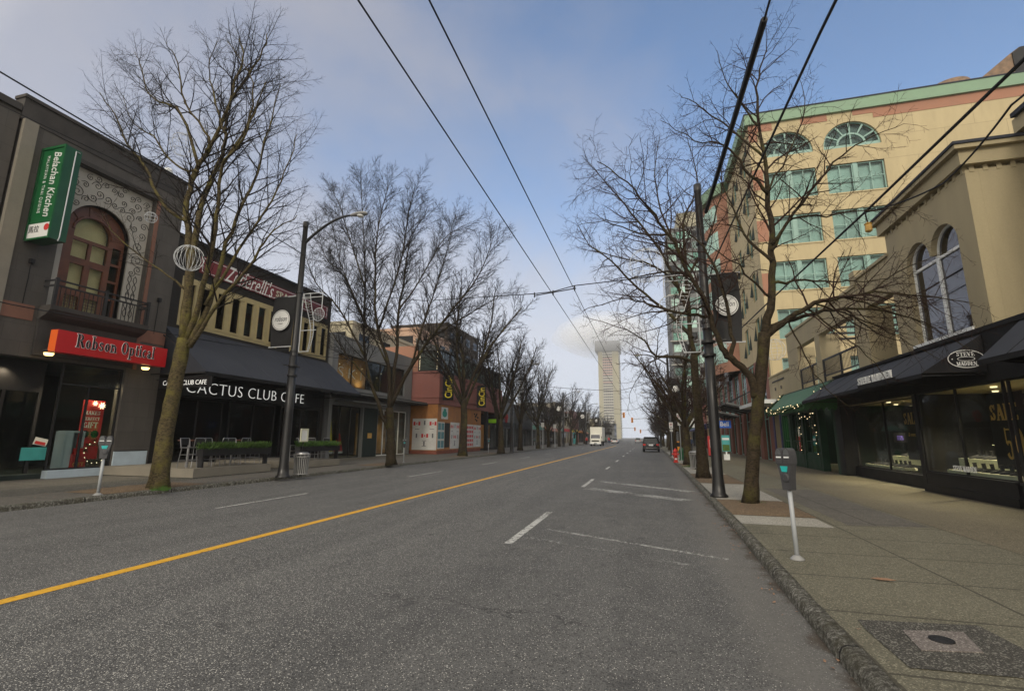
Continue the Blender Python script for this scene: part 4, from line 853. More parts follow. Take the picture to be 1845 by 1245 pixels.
# ================================================================== LEFT 4: pink building with glazed upper storey
XP = ony(790, 760, 41.2).x; print('XP', XP)
B4 = thing('pink_building', (XP, 50, SW), 'salmon pink building with a glazed upper storey and orange poster hoarding below', 'building')
FP = Face((XP, 0, 0), (0, 1, 0)); Y0 = 41.15
Y1 = onx(905, 700, XP).y; yh1 = onx(868, 765, XP).y
zb, zt, zr = 4.75, 8.6, 12.0
zb = onx(795, 728, XP).z; zt = onx(798, 672, XP).z; zr = onx(798, 632, XP).z; print('pink', Y1, yh1, zb, zt, zr)
mb = MB(); mb.box(XL - 8, XP, Y0, Y1, zb, zt); mb.build('wall', 'pink_plaster', B4)
mb = MB(); mb.box(XL - .1, XP + .06, Y0 - .06, Y1, zb + .55, zb + .63); mb.box(XL - .1, XP + .08, Y0 - .08, Y1, zt, zt + .12); mb.build('trim', 'pink_plaster', B4)
mb = MB(); mb.box(XL - 8, XL + .5, Y0 + .0, Y0 + 2.0, zt + .12, zr + .5); mb.build('corner_block', 'brick_red_plaster', B4)
n = 8
for i in range(n):
    u0 = Y0 + .1 + i * (Y1 - Y0 - .2) / n; u1 = u0 + (Y1 - Y0 - .2) / n
    window(FP, B4, u0, u1 - .05, zt + .12, zr, 2, 1, .07, 'near_black', 'glass', d=-.15, back='far_grey')
window(south(Y0), B4, XL + .55, XP - .1, zt + .15, zr, 1, 1, .09, 'near_black', 'glass', d=-.1, back='far_grey')
mb = MB()
for k in range(22):
    for s_ in (0, 1):
        z = zt + .3 + k * (zr - zt - .4) / 22; mb.lathe((XL + .7 + s_ * (XP - XL - 1.0), Y0 - .03, z), [(.001, -.025), (.025, 0), (.001, .025)], 5)
mb.build('fairy_lights', 'bulb_dim', B4)
mb = MB(); lprism(mb, Y0, Y1, [(XP + .1, zr), (XP + .1, zr + .15), (XP - 2.6, zr + 1.3), (XP - 2.6, zr)]); mb.build('glazed_roof', 'far_grey', B4)
MB().box(XL - 8, XP - 2.61, Y0 + 8, Y1 - 3, zr, zr + 1.3).build('roof_block', 'brick_red_plaster', B4)
mb = MB(); mb.box(XL - 5, XL - 4, Y0, Y1, SW, zb); mb.box(XL - 5, XP - .3, Y1 - .3, Y1, SW, zb); mb.box(XP - .5, XP - .1, yh1 + 2.2, yh1 + 2.6, SW, zb); mb.box(XP - .5, XP - .1, Y1 - .5, Y1 - .01, SW, zb - .002); mb.build('ground_storey_wall', 'near_black', B4)
window(FP, B4, yh1 + 2.8, Y1 - .5, .3, 3.4, 3, 1, .08, 'near_black', 'glass', d=-.4, name='shop_window'); MB().box(XP - 1.6, XP - 1.5, yh1 + 2.8, Y1 - .5, .3, 3.2).build('interior_wall', 'gold_wall_glow', B4)
H = thing('hoarding', (XP, 50, SW), 'orange plywood hoarding pasted with posters below the pink building', 'hoarding')
HX = XP - .12; MB().box(XL - .2, HX, Y0 + .12, Y0 + .2, .45, zb - .01).build('plywood_side', 'orange_wood', H); MB().box(HX - .08, HX, Y0 + .2, yh1, .45, zb - .01).build('plywood_front', 'orange_wood', H)
MB().box(XL - .2, HX - .02, Y0 + .14, Y0 + .22, SW, .45).build('skirting', 'brick_wall', H); MB().box(HX - .08, HX - .02, Y0 + .22, yh1, SW, .45).build('skirting', 'brick_wall', H)
S4 = south(Y0 + .12); F4 = Face((HX, 0, 0), (0, 1, 0))
def poster(F, lbl, u0, u1, v0, v1, kind, d=0, m='paper_white'):
    t = thing('poster', tuple(F.p((u0 + u1) / 2, v0, d)), lbl, 'poster', 'posters on the orange hoarding'); mb = MB(); F.box(mb, u0, u1, v0, v1, d + .003, d + .012); mb.build('sheet', m, t)
    w, h = u1 - u0, v1 - v0; mb = MB(); k2 = MB(); 
    if kind == 'flags':
        for a, b in ((.18, .84), (.84, .84), (.52, .45)):
            cu, cv = u0 + a * w, v0 + b * h
            for s_ in (-1, 1): F.box(mb, cu + s_ * w * .10 - w * .04, cu + s_ * w * .10 + w * .04, cv - h * .06, cv + h * .06, d + .013, d + .016)
            F.box(mb, cu - w * .02, cu + w * .02, cv - h * .03, cv + h * .03, d + .013, d + .016)
        for a, b in ((.5, .86), (.18, .45), (.84, .45), (.5, .2)): F.box(k2, u0 + a * w - w * .03, u0 + a * w + w * .03, v0 + b * h - h * .07, v0 + b * h + h * .07, d + .013, d + .016)
        for a, b in ((.2, .66), (.8, .66), (.5, .29), (.5, .12)): F.box(k2, u0 + a * w - w * .09, u0 + a * w + w * .09, v0 + b * h - h * .008, v0 + b * h + h * .008, d + .013, d + .016)
        mb.build('red_print', 'flag_red', t); k2.build('grey_print', 'grey_fabric', t)
    elif kind == 'grid':
        for i in range(2):
            for j in range(3): F.box(mb, u0 + w * (.06 + i * .48), u0 + w * (.46 + i * .48), v0 + h * (.04 + j * .33), v0 + h * (.30 + j * .33), d + .013, d + .016)
        mb.build('photo_print', 'poster_blue', t)
    elif kind == 'rows':
        for i in range(4):
            for j in range(5): F.box(mb, u0 + w * (.05 + i * .24), u0 + w * (.22 + i * .24), v0 + h * (.05 + j * .19), v0 + h * (.17 + j * .19), d + .013, d + .016)
        mb.build('red_print', 'flag_red', t)
    elif kind == 'bag':
        F.slab(mb, [[(u0 + w * (.5 + .36 * math.cos(a)), v0 + h * (.45 + .3 * math.sin(a))) for a in [i * PI / 6 for i in range(12)]]], d + .013, d + .016); F.slab(mb, [[(u0 + w * (.5 + .2 * math.cos(a)), v0 + h * (.78 + .12 * math.sin(a))) for a in [i * PI / 5 for i in range(10)]]], d + .017, d + .02); mb.build('green_print', 'poster_green', t)
    elif kind == 'photo':
        r_ = random.Random(3)
        for i in range(10): a, b = r_.random() * .7, r_.random() * .8; F.box(mb, u0 + w * a, u0 + w * (a + .25), v0 + h * b, v0 + h * (b + .15), d + .013 + i * .001, d + .0135 + i * .001)
        mb.build('dark_print', 'concrete_dark', t)
    return t
sx0, sx1 = XL + .15, HX - .05
poster(S4, 'big white poster with red flags on the side of the hoarding', sx0, sx1, .5, 3.35, 'flags')
hz = onx(800, 740, HX).z
def hy(px): return onx(px, 780, HX).y
poster(F4, 'green bag picture poster high on the hoarding front', hy(794), hy(806), 3.35, 4.45, 'bag'); poster(F4, 'poster of six blue photographs on the hoarding front', hy(788), hy(800.5), .6, 3.05, 'grid'); poster(F4, 'dark street photograph poster beside the six blue photographs', hy(801), hy(810), .7, 3.0, 'photo', m='concrete_dark')
poster(F4, 'white flag poster behind the pink building tree trunk', hy(811), hy(827), .55, 3.1, 'flags', d=.002); poster(F4, 'poster with rows of red prints right of the tree trunk', hy(840), hy(852.5), .6, 3.0, 'rows'); poster(F4, 'pale poster at the right end of the hoarding', hy(853), hy(866), .6, 3.0, 'flags'); poster(F4, 'brown figure picture high at the right of the hoarding', hy(853), hy(862), 3.3, 4.5, 'photo', m='orange_wood')
for px, z0, z1, lb in ((808, 677, 717, 'near vertical black sign with yellow sideways lettering on the pink building'), (868, 699, 731, 'far vertical black sign with yellow sideways lettering on the pink building')):
    y = onx(px, 700, XP + .7).y; za, zb_ = onx(px, z1, XP + .7).z, onx(px, z0, XP + .7).z
    t = thing('blade_sign', (XP + .5, y, za), lb, 'sign', 'black vertical restaurant signs'); x0, x1 = XP + .15, XP + 1.2
    MB().box(x0, x1, y, y + .12, za - .2, zb_ + .25).build('board', 'black_paint', t); MB().bar((XP, y + .06, za + .5), (x0, y + .06, za + .5), .05).build('bracket', 'metal_rail', t)
    text('CinCin', 'lettering', 'yellow_sign', t, (x1 - .12, y, za), (0, 0, 1), (-1, 0, 0), zb_ - za, .72, .03, bold=.004)
t = thing('lime_sign', (XP + .4, onx(885, 757, XP).y, 3.4), 'small bright lime green hanging sign by the pink building entrance', 'sign'); q = ony(871, 760, 58); y = 58; a = ony(880, 762, y); b = ony(894, 755, y); MB().box(a.x, b.x, y, y + .1, a.z, b.z).build('board', 'lime_sign', t); MB().box(b.x, b.x + .5, y + .01, y + .09, a.z, b.z - .05).build('dark_end', 'near_black', t)
for px_, pz_, lb in ((0, 0, ''),): pass
# ================================================================== RIGHT 1: olive stucco shoe shop with an arched tower bay
A1 = thing('shoe_shop_building', (XR, 20, SW), 'olive stucco shop building with twin arched tower windows above black fascia and shopfront', 'building')
TY0, TY1 = 14.62, 19.2
AR_ = lambda a, b, zs, n=14: [((a + b) / 2 + (b - a) / 2 * math.cos(PI * i / n), zs + (b - a) / 2 * 1.02 * math.sin(PI * i / n)) for i in range(n + 1)]
TWIN = [(15.35, 4.72), (18.1, 4.72)] + AR_(16.76, 18.1, 7.2) + AR_(15.35, 16.69, 7.2)
mb = MB(); FR.slab(mb, [rect(TY0, TY1, 4.5, 8.85), TWIN], -.3, 0)
mb.build('tower_wall', 'olive_plaster', A1)
mb = MB(); mb.box(XR + .302, 9.95, TY0, TY0 + .3, 4.5, 8.85); mb.box(XR + .3, 13, TY1 - .3, TY1, 4.5, 8.85); mb.box(9.96, 10.25, -4, TY0 + .3, 4.5, 9.6); mb.build('return_wall', 'olive_plaster', A1)
def cornice(mb, x0, x1, y0, y1, z0, z1, o): mb.box(x0 - o, x1, y0 - o, y1 + o, z0, z1)
mb = MB(); cornice(mb, XR, 9.9, TY0, TY1, 8.95, 9.35, .16); cornice(mb, XR, 9.88, TY0, TY1, 9.352, 9.47, .30); mb.box(9.6, 10.3, -4, TY0 - .17, 9.62, 10.0); mb.build('cornice', 'olive_plaster', A1)
mb = MB(); cornice(mb, XR, 9.86, TY0, TY1, 9.472, 9.55, .34); mb.box(9.5, 10.35, -4, TY0 - .3, 10.002, 10.12); mb.build('roof_flashing', 'slate_cloth', A1)
mb = MB(); mb.box(XR + .12, 9.8, TY0 + .12, TY1 - .12, 8.85, 8.95)
for k in range(13): y = TY0 + .05 + k * (TY1 - TY0 - .25) / 12; mb.box(XR - .015, XR + .14, y, y + .11, 8.78, 8.948)
for k in range(5): x = XR + .1 + k * .3; mb.box(x, x + .11, TY0 - .015, TY0 + .14, 8.78, 8.948)
mb.build('dentils', 'olive_plaster', A1)
for (a, b, zs) in ((15.35, 16.72, 7.2), (16.73, 18.1, 7.2)):
    mb = MB(); zt_ = 7.08
    FR.slab(mb, [archp(a, b, 4.72, zs), rect(a + .06, b - .06, 4.79, zt_ - .03), archp(a + .06, b - .06, zt_ + .05, zs)], -.26, -.16); w_ = mb.build('arched_window', 'white_paint', A1)
    g = MB(); FR.slab(g, [archp(a + .02, b - .02, 4.75, zs)], -.22, -.21); g.build('pane', 'glass_violet', w_); g = MB(); FR.slab(g, [archp(a + .02, b - .02, 4.75, zs)], -.9, -.88); g.build('blind', 'near_black', w_)
mb = MB(); FR.box(mb, 15.3, 18.3, 4.6, 4.71, -.2, .06); mb.build('sill', 'white_paint', A1)
# open terrace frame beyond the tower
mb = MB(); FR.box(mb, TY1, 22.05, 6.85, 8.15, -.35, -.02); FR.box(mb, TY1, 22.06, 8.15, 8.26, -.4, .05); mb.build('beam', 'olive_plaster', A1)
mb = MB(); FR.box(mb, 22.1, 32.7, 6.9, 7.9, -.35, 0); FR.box(mb, 22.1, 32.7, 7.9, 8.02, -.42, .06); FR.box(mb, 22.1, 22.6, 8.02, 8.6, -.38, .0); mb.build('beam', 'olive_plaster', A1)
for a, b, m in ((21.5, 22.7, 'olive_plaster'), (27.0, 27.7, 'olive_plaster'), (30.7, 32.7, 'olive_plaster')): mb = MB(); FR.box(mb, a, b, 4.5, 6.9, -.9, -.01); mb.build('pillar', m, A1)
mb = MB(); FR.box(mb, TY1, 21.5, 4.5, 6.85, -1.8, -1.5); mb.build('recessed_wall', 'tan_plaster', A1)
mb = MB(); FR.box(mb, 22.7, 30.7, 5.52, 5.6, -.1, -.04); FR.box(mb, 22.7, 30.7, 4.75, 4.8, -.1, -.04)
for k in range(54): y = 22.75 + k * .148; FR.box(mb, y, y + .018, 4.8, 5.52, -.08, -.06)
for y in (22.72, 24.7, 26.9, 28.6, 30.6): FR.box(mb, y, y + .06, 4.5, 5.6, -.11, -.03)
mb.build('terrace_railing', 'metal_rail', A1)
mb = MB()
for k in range(5): FR.box(mb, 22.9 + k * 1.6, 23.0 + k * 1.6, 7.0, 7.1, -4, -.36)
FR.box(mb, 22.7, 30.7, 5.3, 5.36, -3.8, -3.7); mb.build('pergola_bar', 'metal_rail', A1)
mb = MB(); mb.box(XR + .01, 20, TY0, 33, 4.25, 4.5); mb.box(XR + .3, 20, -4, TY0, 4.25, 4.5); mb.box(19.7, 20, -4, 33, SW, 4.25); mb.build('floor', 'grey_tile', A1)
mb = MB(); mb.box(13, 13.3, TY0, TY1, 4.5, 8.8); mb.box(XR + .31, 13, TY0 + .3, TY1 - .3, 8.6, 8.7); mb.build('back_wall', 'olive_plaster', A1)
# black fascia and shopfront
mb = MB(); FR.box(mb, -4, 25.4, 3.2, 4.48, -.25, .08); FR.box(mb, 18.3, 25.4, 4.48, 4.56, -.3, .14); FR.box(mb, -4, 18.2, 4.482, 4.6, -.1, .12); mb.build('fascia', 'awning_black', A1)
bays = [(6.5, 10.5), (10.7, 14.6), (14.75, 18.75), (19.5, 25.6)]
mb = MB()
for a, b in bays[:3]: FR.box(mb, a, b, SW, .68, -.3, .02); FR.box(mb, a, b, .68, .74, -.3, .06); FR.box(mb, a, b, SW + .01, .36, .021, .05)
FR.box(mb, 19.5, 25.6, SW, .55, -.75, -.35); FR.box(mb, 25.3, 26.0, SW, 3.2, -.6, .02); FR.box(mb, 18.75, 18.95, SW, 3.2, -.25, .03); mb.build('bulkhead', 'black_paint', A1)
for a, b in bays[:3]: window(FR, A1, a, b, .74, 3.2, 2, 1, .035, 'near_black', 'glass', d=-.1, name='shop_window')
window(FR, A1, 19.5, 25.3, .55, 3.2, 2, 1, .035, 'near_black', 'glass', d=-.55, name='shop_window')
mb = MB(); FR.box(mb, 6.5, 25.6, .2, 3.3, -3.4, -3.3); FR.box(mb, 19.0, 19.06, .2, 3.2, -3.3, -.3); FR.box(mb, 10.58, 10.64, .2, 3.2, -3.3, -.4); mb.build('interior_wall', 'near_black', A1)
mb = MB(); FR.box(mb, 6.5, 25.6, 3.22, 3.26, -3.3, -.28); mb.build('interior_ceiling', 'warm_wall', A1)
for k in range(12): y = 7.2 + k * 1.55; MB().lathe((XR + .85 + .9 * (k % 2), y, 3.17), [(.07, .0), (.08, .04)], 12).build('downlight', 'bulb', A1)
# awnings
def blackawn(lbl, y0, y1, w0, w1, xo=7.0, zo=3.45, zt=4.42, val=.12):
    t = thing('awning', (XR, (y0 + y1) / 2, zo), lbl, 'awning', 'black awnings over the shoe shop'); xw = XR - .09
    P = [(xw, w0, zt), (xw, w1, zt), (xo, y1, zo), (xo, y0, zo), (xw, w0, zo), (xw, w1, zo)]
    MB().add(P, [(0, 1, 2, 3)]).build('cloth', 'slate_cloth', t); MB().add(P, [(0, 3, 4), (1, 5, 2)]).build('end_panel', 'awning_black', t)
    MB().box(xo, xo + .02, y0, y1, zo - val, zo - .002).build('valance', 'awning_black', t)
    for k in range(1, 6): q_ = k / 6; MB().tube([(xw, w0 + (w1 - w0) * q_, zt + .004), ((xw + xo) / 2, (w0 + (w1 - w0) * q_ + y0 + (y1 - y0) * q_) / 2, (zt + zo) / 2 - .002), (xo, y0 + (y1 - y0) * q_, zo + .004)], .010, 5).build('seam', 'awning_black', t)
    mb = MB()
    for k in range(5): y = y0 + .1 + (y1 - y0 - .2) * k / 4; mb.bar((xw, y, zo - .05), (xo + .05, y, zo - .05), .03)
    mb.build('awning_frame', 'metal_rail', t); return t
aw = blackawn('long black awning with an oval shoe shop logo on its end', 15.0, 25.4, 14.95, 25.3)
blackawn('black awning at the right edge of the photo nearest the camera', 7.2, 12.7, 6.9, 13.6, zt=4.45)
lg = thing('logo_sign', (7.95, 14.93, 3.5), 'white oval logo with capital letters on the near end of the black awning', 'sign'); oy = 14.93; S_ = south(oy); ocx, ocz = 7.99, 3.79
def oval(mb, rx, rz, w, d=.004): S_.slab(mb, [[(ocx + rx * math.cos(2 * PI * i / 28), ocz + rz * math.sin(2 * PI * i / 28)) for i in range(28)], [(ocx + (rx - w) * math.cos(2 * PI * i / 28), ocz + (rz - w) * math.sin(2 * PI * i / 28)) for i in range(28)]], .003, .003 + d)
mb = MB(); oval(mb, .40, .235, .018); mb.build('outer_ring', 'white_glow', lg); mb = MB(); oval(mb, .19, .06, .012); mb.build('inner_ring', 'white_glow', lg)
serif('STEVE', 'lettering', 'white_glow', lg, (ocx - .2, oy - .003, ocz + .075), (1, 0, 0), (0, 0, 1), .10, .40, .004, grow=.006); serif('MADDEN', 'lettering', 'white_glow', lg, (ocx - .22, oy - .003, ocz - .175), (1, 0, 0), (0, 0, 1), .10, .44, .004, grow=.006)
for s_ in (-1, 1): MB().disc((ocx + s_ * .3, oy - .003, ocz), .016, (0, -1, 0), .004, 8).build('dot', 'white_glow', lg)
t = thing('lettered_sign', (7, 17.5, 3.5), 'white raised shoe shop letters standing along the outer edge of the long black awning', 'sign')
MB().box(6.945, 6.975, 16.3, 18.9, 3.36, 3.52).build('board', 'awning_black', t); serif('STEVE MADDEN', 'lettering', 'white_glow', t, (6.95, 18.8, 3.52), (0, -1, 0), (0, 0, 1), .22, 2.4, .03, grow=.006)
t = thing('window_lettering', (XR, 17, .9), 'white shoe shop name lettered low on the near shop window', 'lettering'); serif('STEVE MADDEN', 'lettering', 'white_glow', t, (XR - .02, 17.25, .86), (0, -1, 0), (0, 0, 1), .15, 1.05, .004, grow=.006)
for y, z, h, lb, body in ((15.62, 2.0, .42, 'black panel with gold sale lettering in the near shop window at the right edge', 'SALE'), (onx(1640, 750, XR + .95).y, 2.05, .42, 'black panel with gold sale lettering in the far shop window', 'SALE')):
    t = thing('sale_panel', (XR + .7, y, .9), lb, 'sale sign', 'gold sale panels'); x = XR + (.45 if y < 18 else .95)
    MB().box(x, x + .03, y - .75, y + .55, 1.0, 2.95).build('board', 'black_paint', t); serif(body, 'lettering', 'gold', t, (x, y + .5, z + .25), (0, -1, 0), (0, 0, 1), h, 1.05, .008, grow=.01)
    if y < 18: serif('50', 'lettering', 'gold', t, (x, y + .15, 1.25), (0, -1, 0), (0, 0, 1), .8, .8, .008)
    else: text('& more.', 'lettering', 'gold', t, (x, y + .3, 1.85), (0, -1, 0), (0, 0, 1), .5, .14, .006, shear=.3)
for y, lb in ((17.4, 'dim purple lettered panel in the near shop window'), (23.9, 'dim purple lettered panel in the far shop window'), (22.6, 'second dim purple lettered panel beside the far shop sale sign')):
    t = thing('wall_panel', (XR + 1.6, y, 1.5), lb, 'panel', 'purple lettered panels'); x = XR + 1.6; MB().box(x, x + .04, y - .6, y + .6, 1.6, 2.0).build('board', 'black_paint', t); text('35%', 'lettering', 'purple_text', t, (x, y + .3, 1.7), (0, -1, 0), (0, 0, 1), .55, .18, .006, bold=.01)
def shelf(lbl, y0, y1, x, z, h=.16, m='shelf_cream', w=.4):
    t = thing('display_shelf', (x, (y0 + y1) / 2, z), lbl, 'shelf', 'cream shoe display shelves'); MB().box(x, x + w, y0, y1, z, z + h).build('shelf', m, t); MB().box(x + .1, x + w - .1, y0 + .1, y1 - .1, .25, z - .002).build('plinth', 'near_black', t)
shelf('low cream display shelf at the foot of the near shop window', 15.0, 17.9, XR + .14, .76, .10); shelf('middle cream display shelf with shoes in the near shop window', 14.9, 18.2, XR + .62, .95, .24); shelf('upper cream display shelf with shoes at the right edge of the near window', 14.9, 16.1, XR + 1.1, 1.22, .24); shelf('long white glass shelf high in the near shop window', 16.2, 17.8, XR + 1.3, 1.58, .02)
shelf('low cream display shelf in the far shop window', 21.6, 25.0, XR + .62, .60, .10); shelf('middle cream display shelf in the far shop window', 19.7, 23.6, XR + 1.1, .80, .28); shelf('upper cream display shelf in the far shop window', 20.6, 22.6, XR + 1.6, 1.15, .2)
def shoe(label, m):
    t = thing('shoe', (0, 0, 0), label, 'shoe', 'shoes on display in the shoe shop')
    st = [(-.13, .034, .10), (-.10, .042, .12), (-.03, .040, .09), (.05, .046, .06), (.11, .042, .045), (.15, .022, .03)]
    mb = MB(); n = 8
    for x, hw, h in st:
        for j in range(n): a = PI * j / (n - 1); mb.v.append((hw * math.cos(a), x, .022 + h * math.sin(a)))
    for i in range(len(st) - 1):
        for j in range(n - 1): mb.f.append((i * n + j, i * n + j + 1, (i + 1) * n + j + 1, (i + 1) * n + j)); mb.mi.append(0)
    mb.f.append(tuple(range(n))); mb.mi.append(0); mb.f.append(tuple(range((len(st) - 1) * n, len(st) * n))[::-1]); mb.mi.append(0)
    mb.build('upper', m, t, smooth=True); MB().slab([[(-.045, -.135), (.045, -.135), (.05, .05), (.03, .15), (-.03, .15), (-.05, .05)]], (0, 0, 0), (1, 0, 0), (0, 1, 0), .022).build('sole', 'near_black', t)
    MB().tube([(0, -.10, .10), (0, -.09, .20), (0, -.085, .24)], [.045, .045, .05], 8).build('ankle', m, t); return t
pr = {m: shoe('black shoe on display shelf', m) for m in ('near_black', 'brown_leather', 'tan_leather', 'poster_red')}
plan = [(15.05 + i * .30, XR + .82, 1.19, i) for i in range(10)] + [(15.0 + i * .26, XR + 1.3, 1.46, i + 1) for i in range(4)] + [(15.3 + i * .36, XR + .34, .86, i + 2) for i in range(7)] + [(20.0 + i * .33, XR + 1.3, 1.08, i) for i in range(10)] + [(21.8 + i * .34, XR + .8, .70, i + 1) for i in range(9)] + [(20.8 + i * .3, XR + 1.8, 1.35, i) for i in range(6)]
first = set(); ms = ['near_black', 'brown_leather', 'tan_leather', 'near_black', 'brown_leather', 'poster_red']; cn = {'near_black': 'black', 'brown_leather': 'brown', 'tan_leather': 'tan', 'poster_red': 'red'}
ordn = ['first', 'second', 'third', 'fourth', 'fifth', 'sixth', 'seventh', 'eighth', 'ninth', 'tenth', 'eleventh']
cnt = {}
for i, (y, x, z, k) in enumerate(plan):
    m = ms[(k * 5 + i) % 6]; row = 'near window' if y < 19 else 'far window'; tier = ('low shelf' if z < .9 else 'middle shelf' if z < 1.3 else 'upper shelf') if row == 'near window' else ('low shelf' if z < .9 else 'middle shelf' if z < 1.2 else 'upper shelf'); key = (row, tier, m); cnt[key] = cnt.get(key, 0) + 1
    lb = f'{cn[m]} shoe, {ordn[cnt[key] - 1]} {cn[m]} one from the right on the {tier} of the {row}'
    rz_ = .5 + (i * 1.7) % 1.2
    if m not in first: o = pr[m]; o.location = (x, y, z); o.rotation_euler = (0, 0, rz_); o['label'] = lb; first.add(m)
    else: dup(pr[m], (x, y, z), rz_, lb)
# ================================================================== RIGHT 2: green shop
A2 = thing('green_shop', (XR, 30, SW), 'dark green small shop with fairy light garlands around its panelled windows', 'shop front')
mb = MB(); FR.box(mb, 26.0, 35.6, 3.2, 4.48, -.25, .02)
for a, b in ((26.0, 26.3), (28.3, 28.6), (31.0, 31.3), (33.6, 33.9), (35.3, 35.6)): FR.box(mb, a, b, SW, 3.2, -.3, .02)
for a, b in ((28.6, 31.0), (31.3, 33.6), (33.9, 35.3)): FR.box(mb, a, b, SW, .95, -.25, -.03); FR.box(mb, a + .15, b - .15, .3, .8, -.031, -.01)
mb.build('wall', 'green_shop', A2)
for a, b, g in ((28.6, 31.0, 'glass'), (31.3, 33.6, 'glass'), (33.9, 35.3, 'glass')): window(FR, A2, a, b, .95, 3.2, 3, 2, .05, 'green_shop', g, d=-.15, name='shop_window', topv=1.6)
window(FR, A2, 26.3, 28.3, SW, 3.2, 1, 1, .16, 'green_shop', 'glass', d=-1.0, name='shop_door'); MB().box(XR + .9, XR + .98, 26.3, 28.3, SW, .9).build('door_panel', 'near_black', A2)
mb = MB(); FR.box(mb, 26, 35.6, .2, 4.2, -3, -2.9); FR.box(mb, 25.95, 26.05, .2, 4.2, -2.9, -.3); FR.box(mb, 35.45, 35.55, .2, 4.2, -2.9, -.3); mb.build('interior_wall', 'dark_brown', A2)
MB().box(XR + .4, XR + .45, 34.1, 35.0, 1.0, 3.0).build('lit_sign', 'neon_green', A2); MB().box(XR + .36, XR + .39, 34.5, 34.6, 1.1, 2.9).build('tube_light', 'bulb_dim', A2)
MB().lathe((XR + 1.6, 27.4, 2.5), [(.05, 0), (.25, .05), (.15, .2)], 12).build('pendant_lamp', 'red_glow', A2)
t = thing('awning', (XR, 30, 3.4), 'green gabled awning with a scalloped edge draped in lit garlands', 'awning')
xo, yo0, yo1, wy0, wy1, zo, zt = 7.05, 25.3, 32.6, 25.3, 34.5, 3.28, 4.42
P = [(XR - .05, wy0, zt), (XR - .05, wy1, zt), (xo, yo1, zo), (xo, yo0, zo), (XR - .05, wy0, zo), (XR - .05, wy1, zo)]
MB().add(P, [(0, 1, 2, 3)]).build('cloth', 'green_cloth_top', t); MB().add(P, [(0, 3, 4), (1, 5, 2)]).build('end_panel', 'green_cloth', t)
mb = MB(); n = 26
prof = []
for i in range(n): a = yo0 + (yo1 - yo0) * i / n; b = yo0 + (yo1 - yo0) * (i + 1) / n; prof += [(a, zo - .14), ((a + b) / 2, zo - .28)]
mb.slab([[(yo0, zo)] + prof + [(yo1, zo - .14), (yo1, zo)]], (xo - .01, 0, 0), (0, 1, 0), (0, 0, 1), .02); S_ = south(yo0)
pr2 = []
for i in range(6): a = xo + (XR - xo - .1) * i / 6; b = xo + (XR - xo - .1) * (i + 1) / 6; pr2 += [(a, zo - .14), ((a + b) / 2, zo - .28)]
S_.slab(mb, [[(xo, zo)] + pr2 + [(XR - .1, zo - .14), (XR - .1, zo)]], 0, .02); mb.build('valance', 'green_cloth', t)
def garland(lbl, pts, seed, r=.16, dens=330):
    t = thing('garland', pts[0], lbl, 'garland', 'fir garlands with lights on the green shop'); rr = random.Random(seed); g = MB(); bb = MB()
    for i in range(len(pts) - 1):
        a, b = Vector(pts[i]), Vector(pts[i + 1]); ln = (b - a).length
        for k in range(int(ln * dens)):
            p = a.lerp(b, rr.random()); d = Vector((rr.gauss(0, 1), rr.gauss(0, 1), rr.gauss(0, 1))).normalized(); q = p + d * r * rr.uniform(.6, 1.2); n_ = d.orthogonal() * .012
            g.add([p + n_, p - n_, q], [(0, 1, 2)])
        for k in range(int(ln * 5)):
            p = a.lerp(b, rr.random()) + Vector((rr.uniform(-1, .2), rr.uniform(-1, 1), rr.uniform(-1, 1))) * r * .9; bb.lathe(p, [(.002, -.022), (.022, 0), (.002, .022)], 6)
    g.build('needles', 'leaf_dark', t); bb.build('bulbs', 'bulb', t)
def lerp3(a, b, k=6, sag=0): a, b = Vector(a), Vector(b); return [tuple(a.lerp(b, i / k) - Vector((0, 0, sag * math.sin(PI * i / k)))) for i in range(k + 1)]
garland('lit fir garland down the near sloping edge of the green awning', lerp3((XR - .05, 25.35, zt + .03), (xo, 25.4, zo + .03)), 1); garland('lit fir garland along the outer edge of the green awning', lerp3((xo - .03, 25.5, zo), (xo - .03, 32.6, zo), 10, .05), 2); garland('lit fir garland down the far sloping edge of the green awning', lerp3((XR - .05, 34.4, zt + .03), (xo, 32.6, zo + .03)), 3)
garland('lit garland framing the near green shop window, left upright', lerp3((XR - .12, 31.15, 3.1), (XR - .12, 31.15, .9)), 4, .09); garland('lit garland framing the near green shop window, right upright', lerp3((XR - .12, 28.45, 3.1), (XR - .12, 28.45, .9)), 5, .09); garland('lit garland swag across the top of the green shop window', lerp3((XR - .12, 28.4, 3.1), (XR - .12, 31.1, 3.1), 8, .25), 6, .09)
A3 = thing('olive_annexe', (XR, 35, SW), 'low olive building with a navy blue doorway between green shop and hotel', 'building')
mb = MB(); FR.slab(mb, [rect(35.6, 37.9, SW, 5.9), rect(35.9, 37.3, .131, 3.3)], -.4, 0); FR.box(mb, 32.7, 37.9, 4.5, 5.9, -.4, -.02); FR.box(mb, 32.7, 37.9, 5.9, 6.0, -.45, .05); mb.build('wall', 'olive_plaster', A3); mb = MB(); FR.box(mb, 35.9, 37.3, SW, 3.3, -.5, -.42); FR.box(mb, 35.62, 35.9, SW, 3.4, .003, .05); FR.box(mb, 37.3, 37.7, SW, 3.4, .003, .05); mb.build('navy_door', 'navy', A3)
mb = MB(); mb.box(XR - 1.3, XR, 34.9, 42.5, 4.0, 4.25); mb.build('canopy', 'white_paint', A3); mb = MB(); FR.box(mb, 34.0, 37.0, 5.5, 5.58, .0, .03)
for y in (34.5, 36): FR.box(mb, y, y + .1, 4.9, 5.1, .05, .1)
mb.build('wall_lamp', 'near_black', A3)
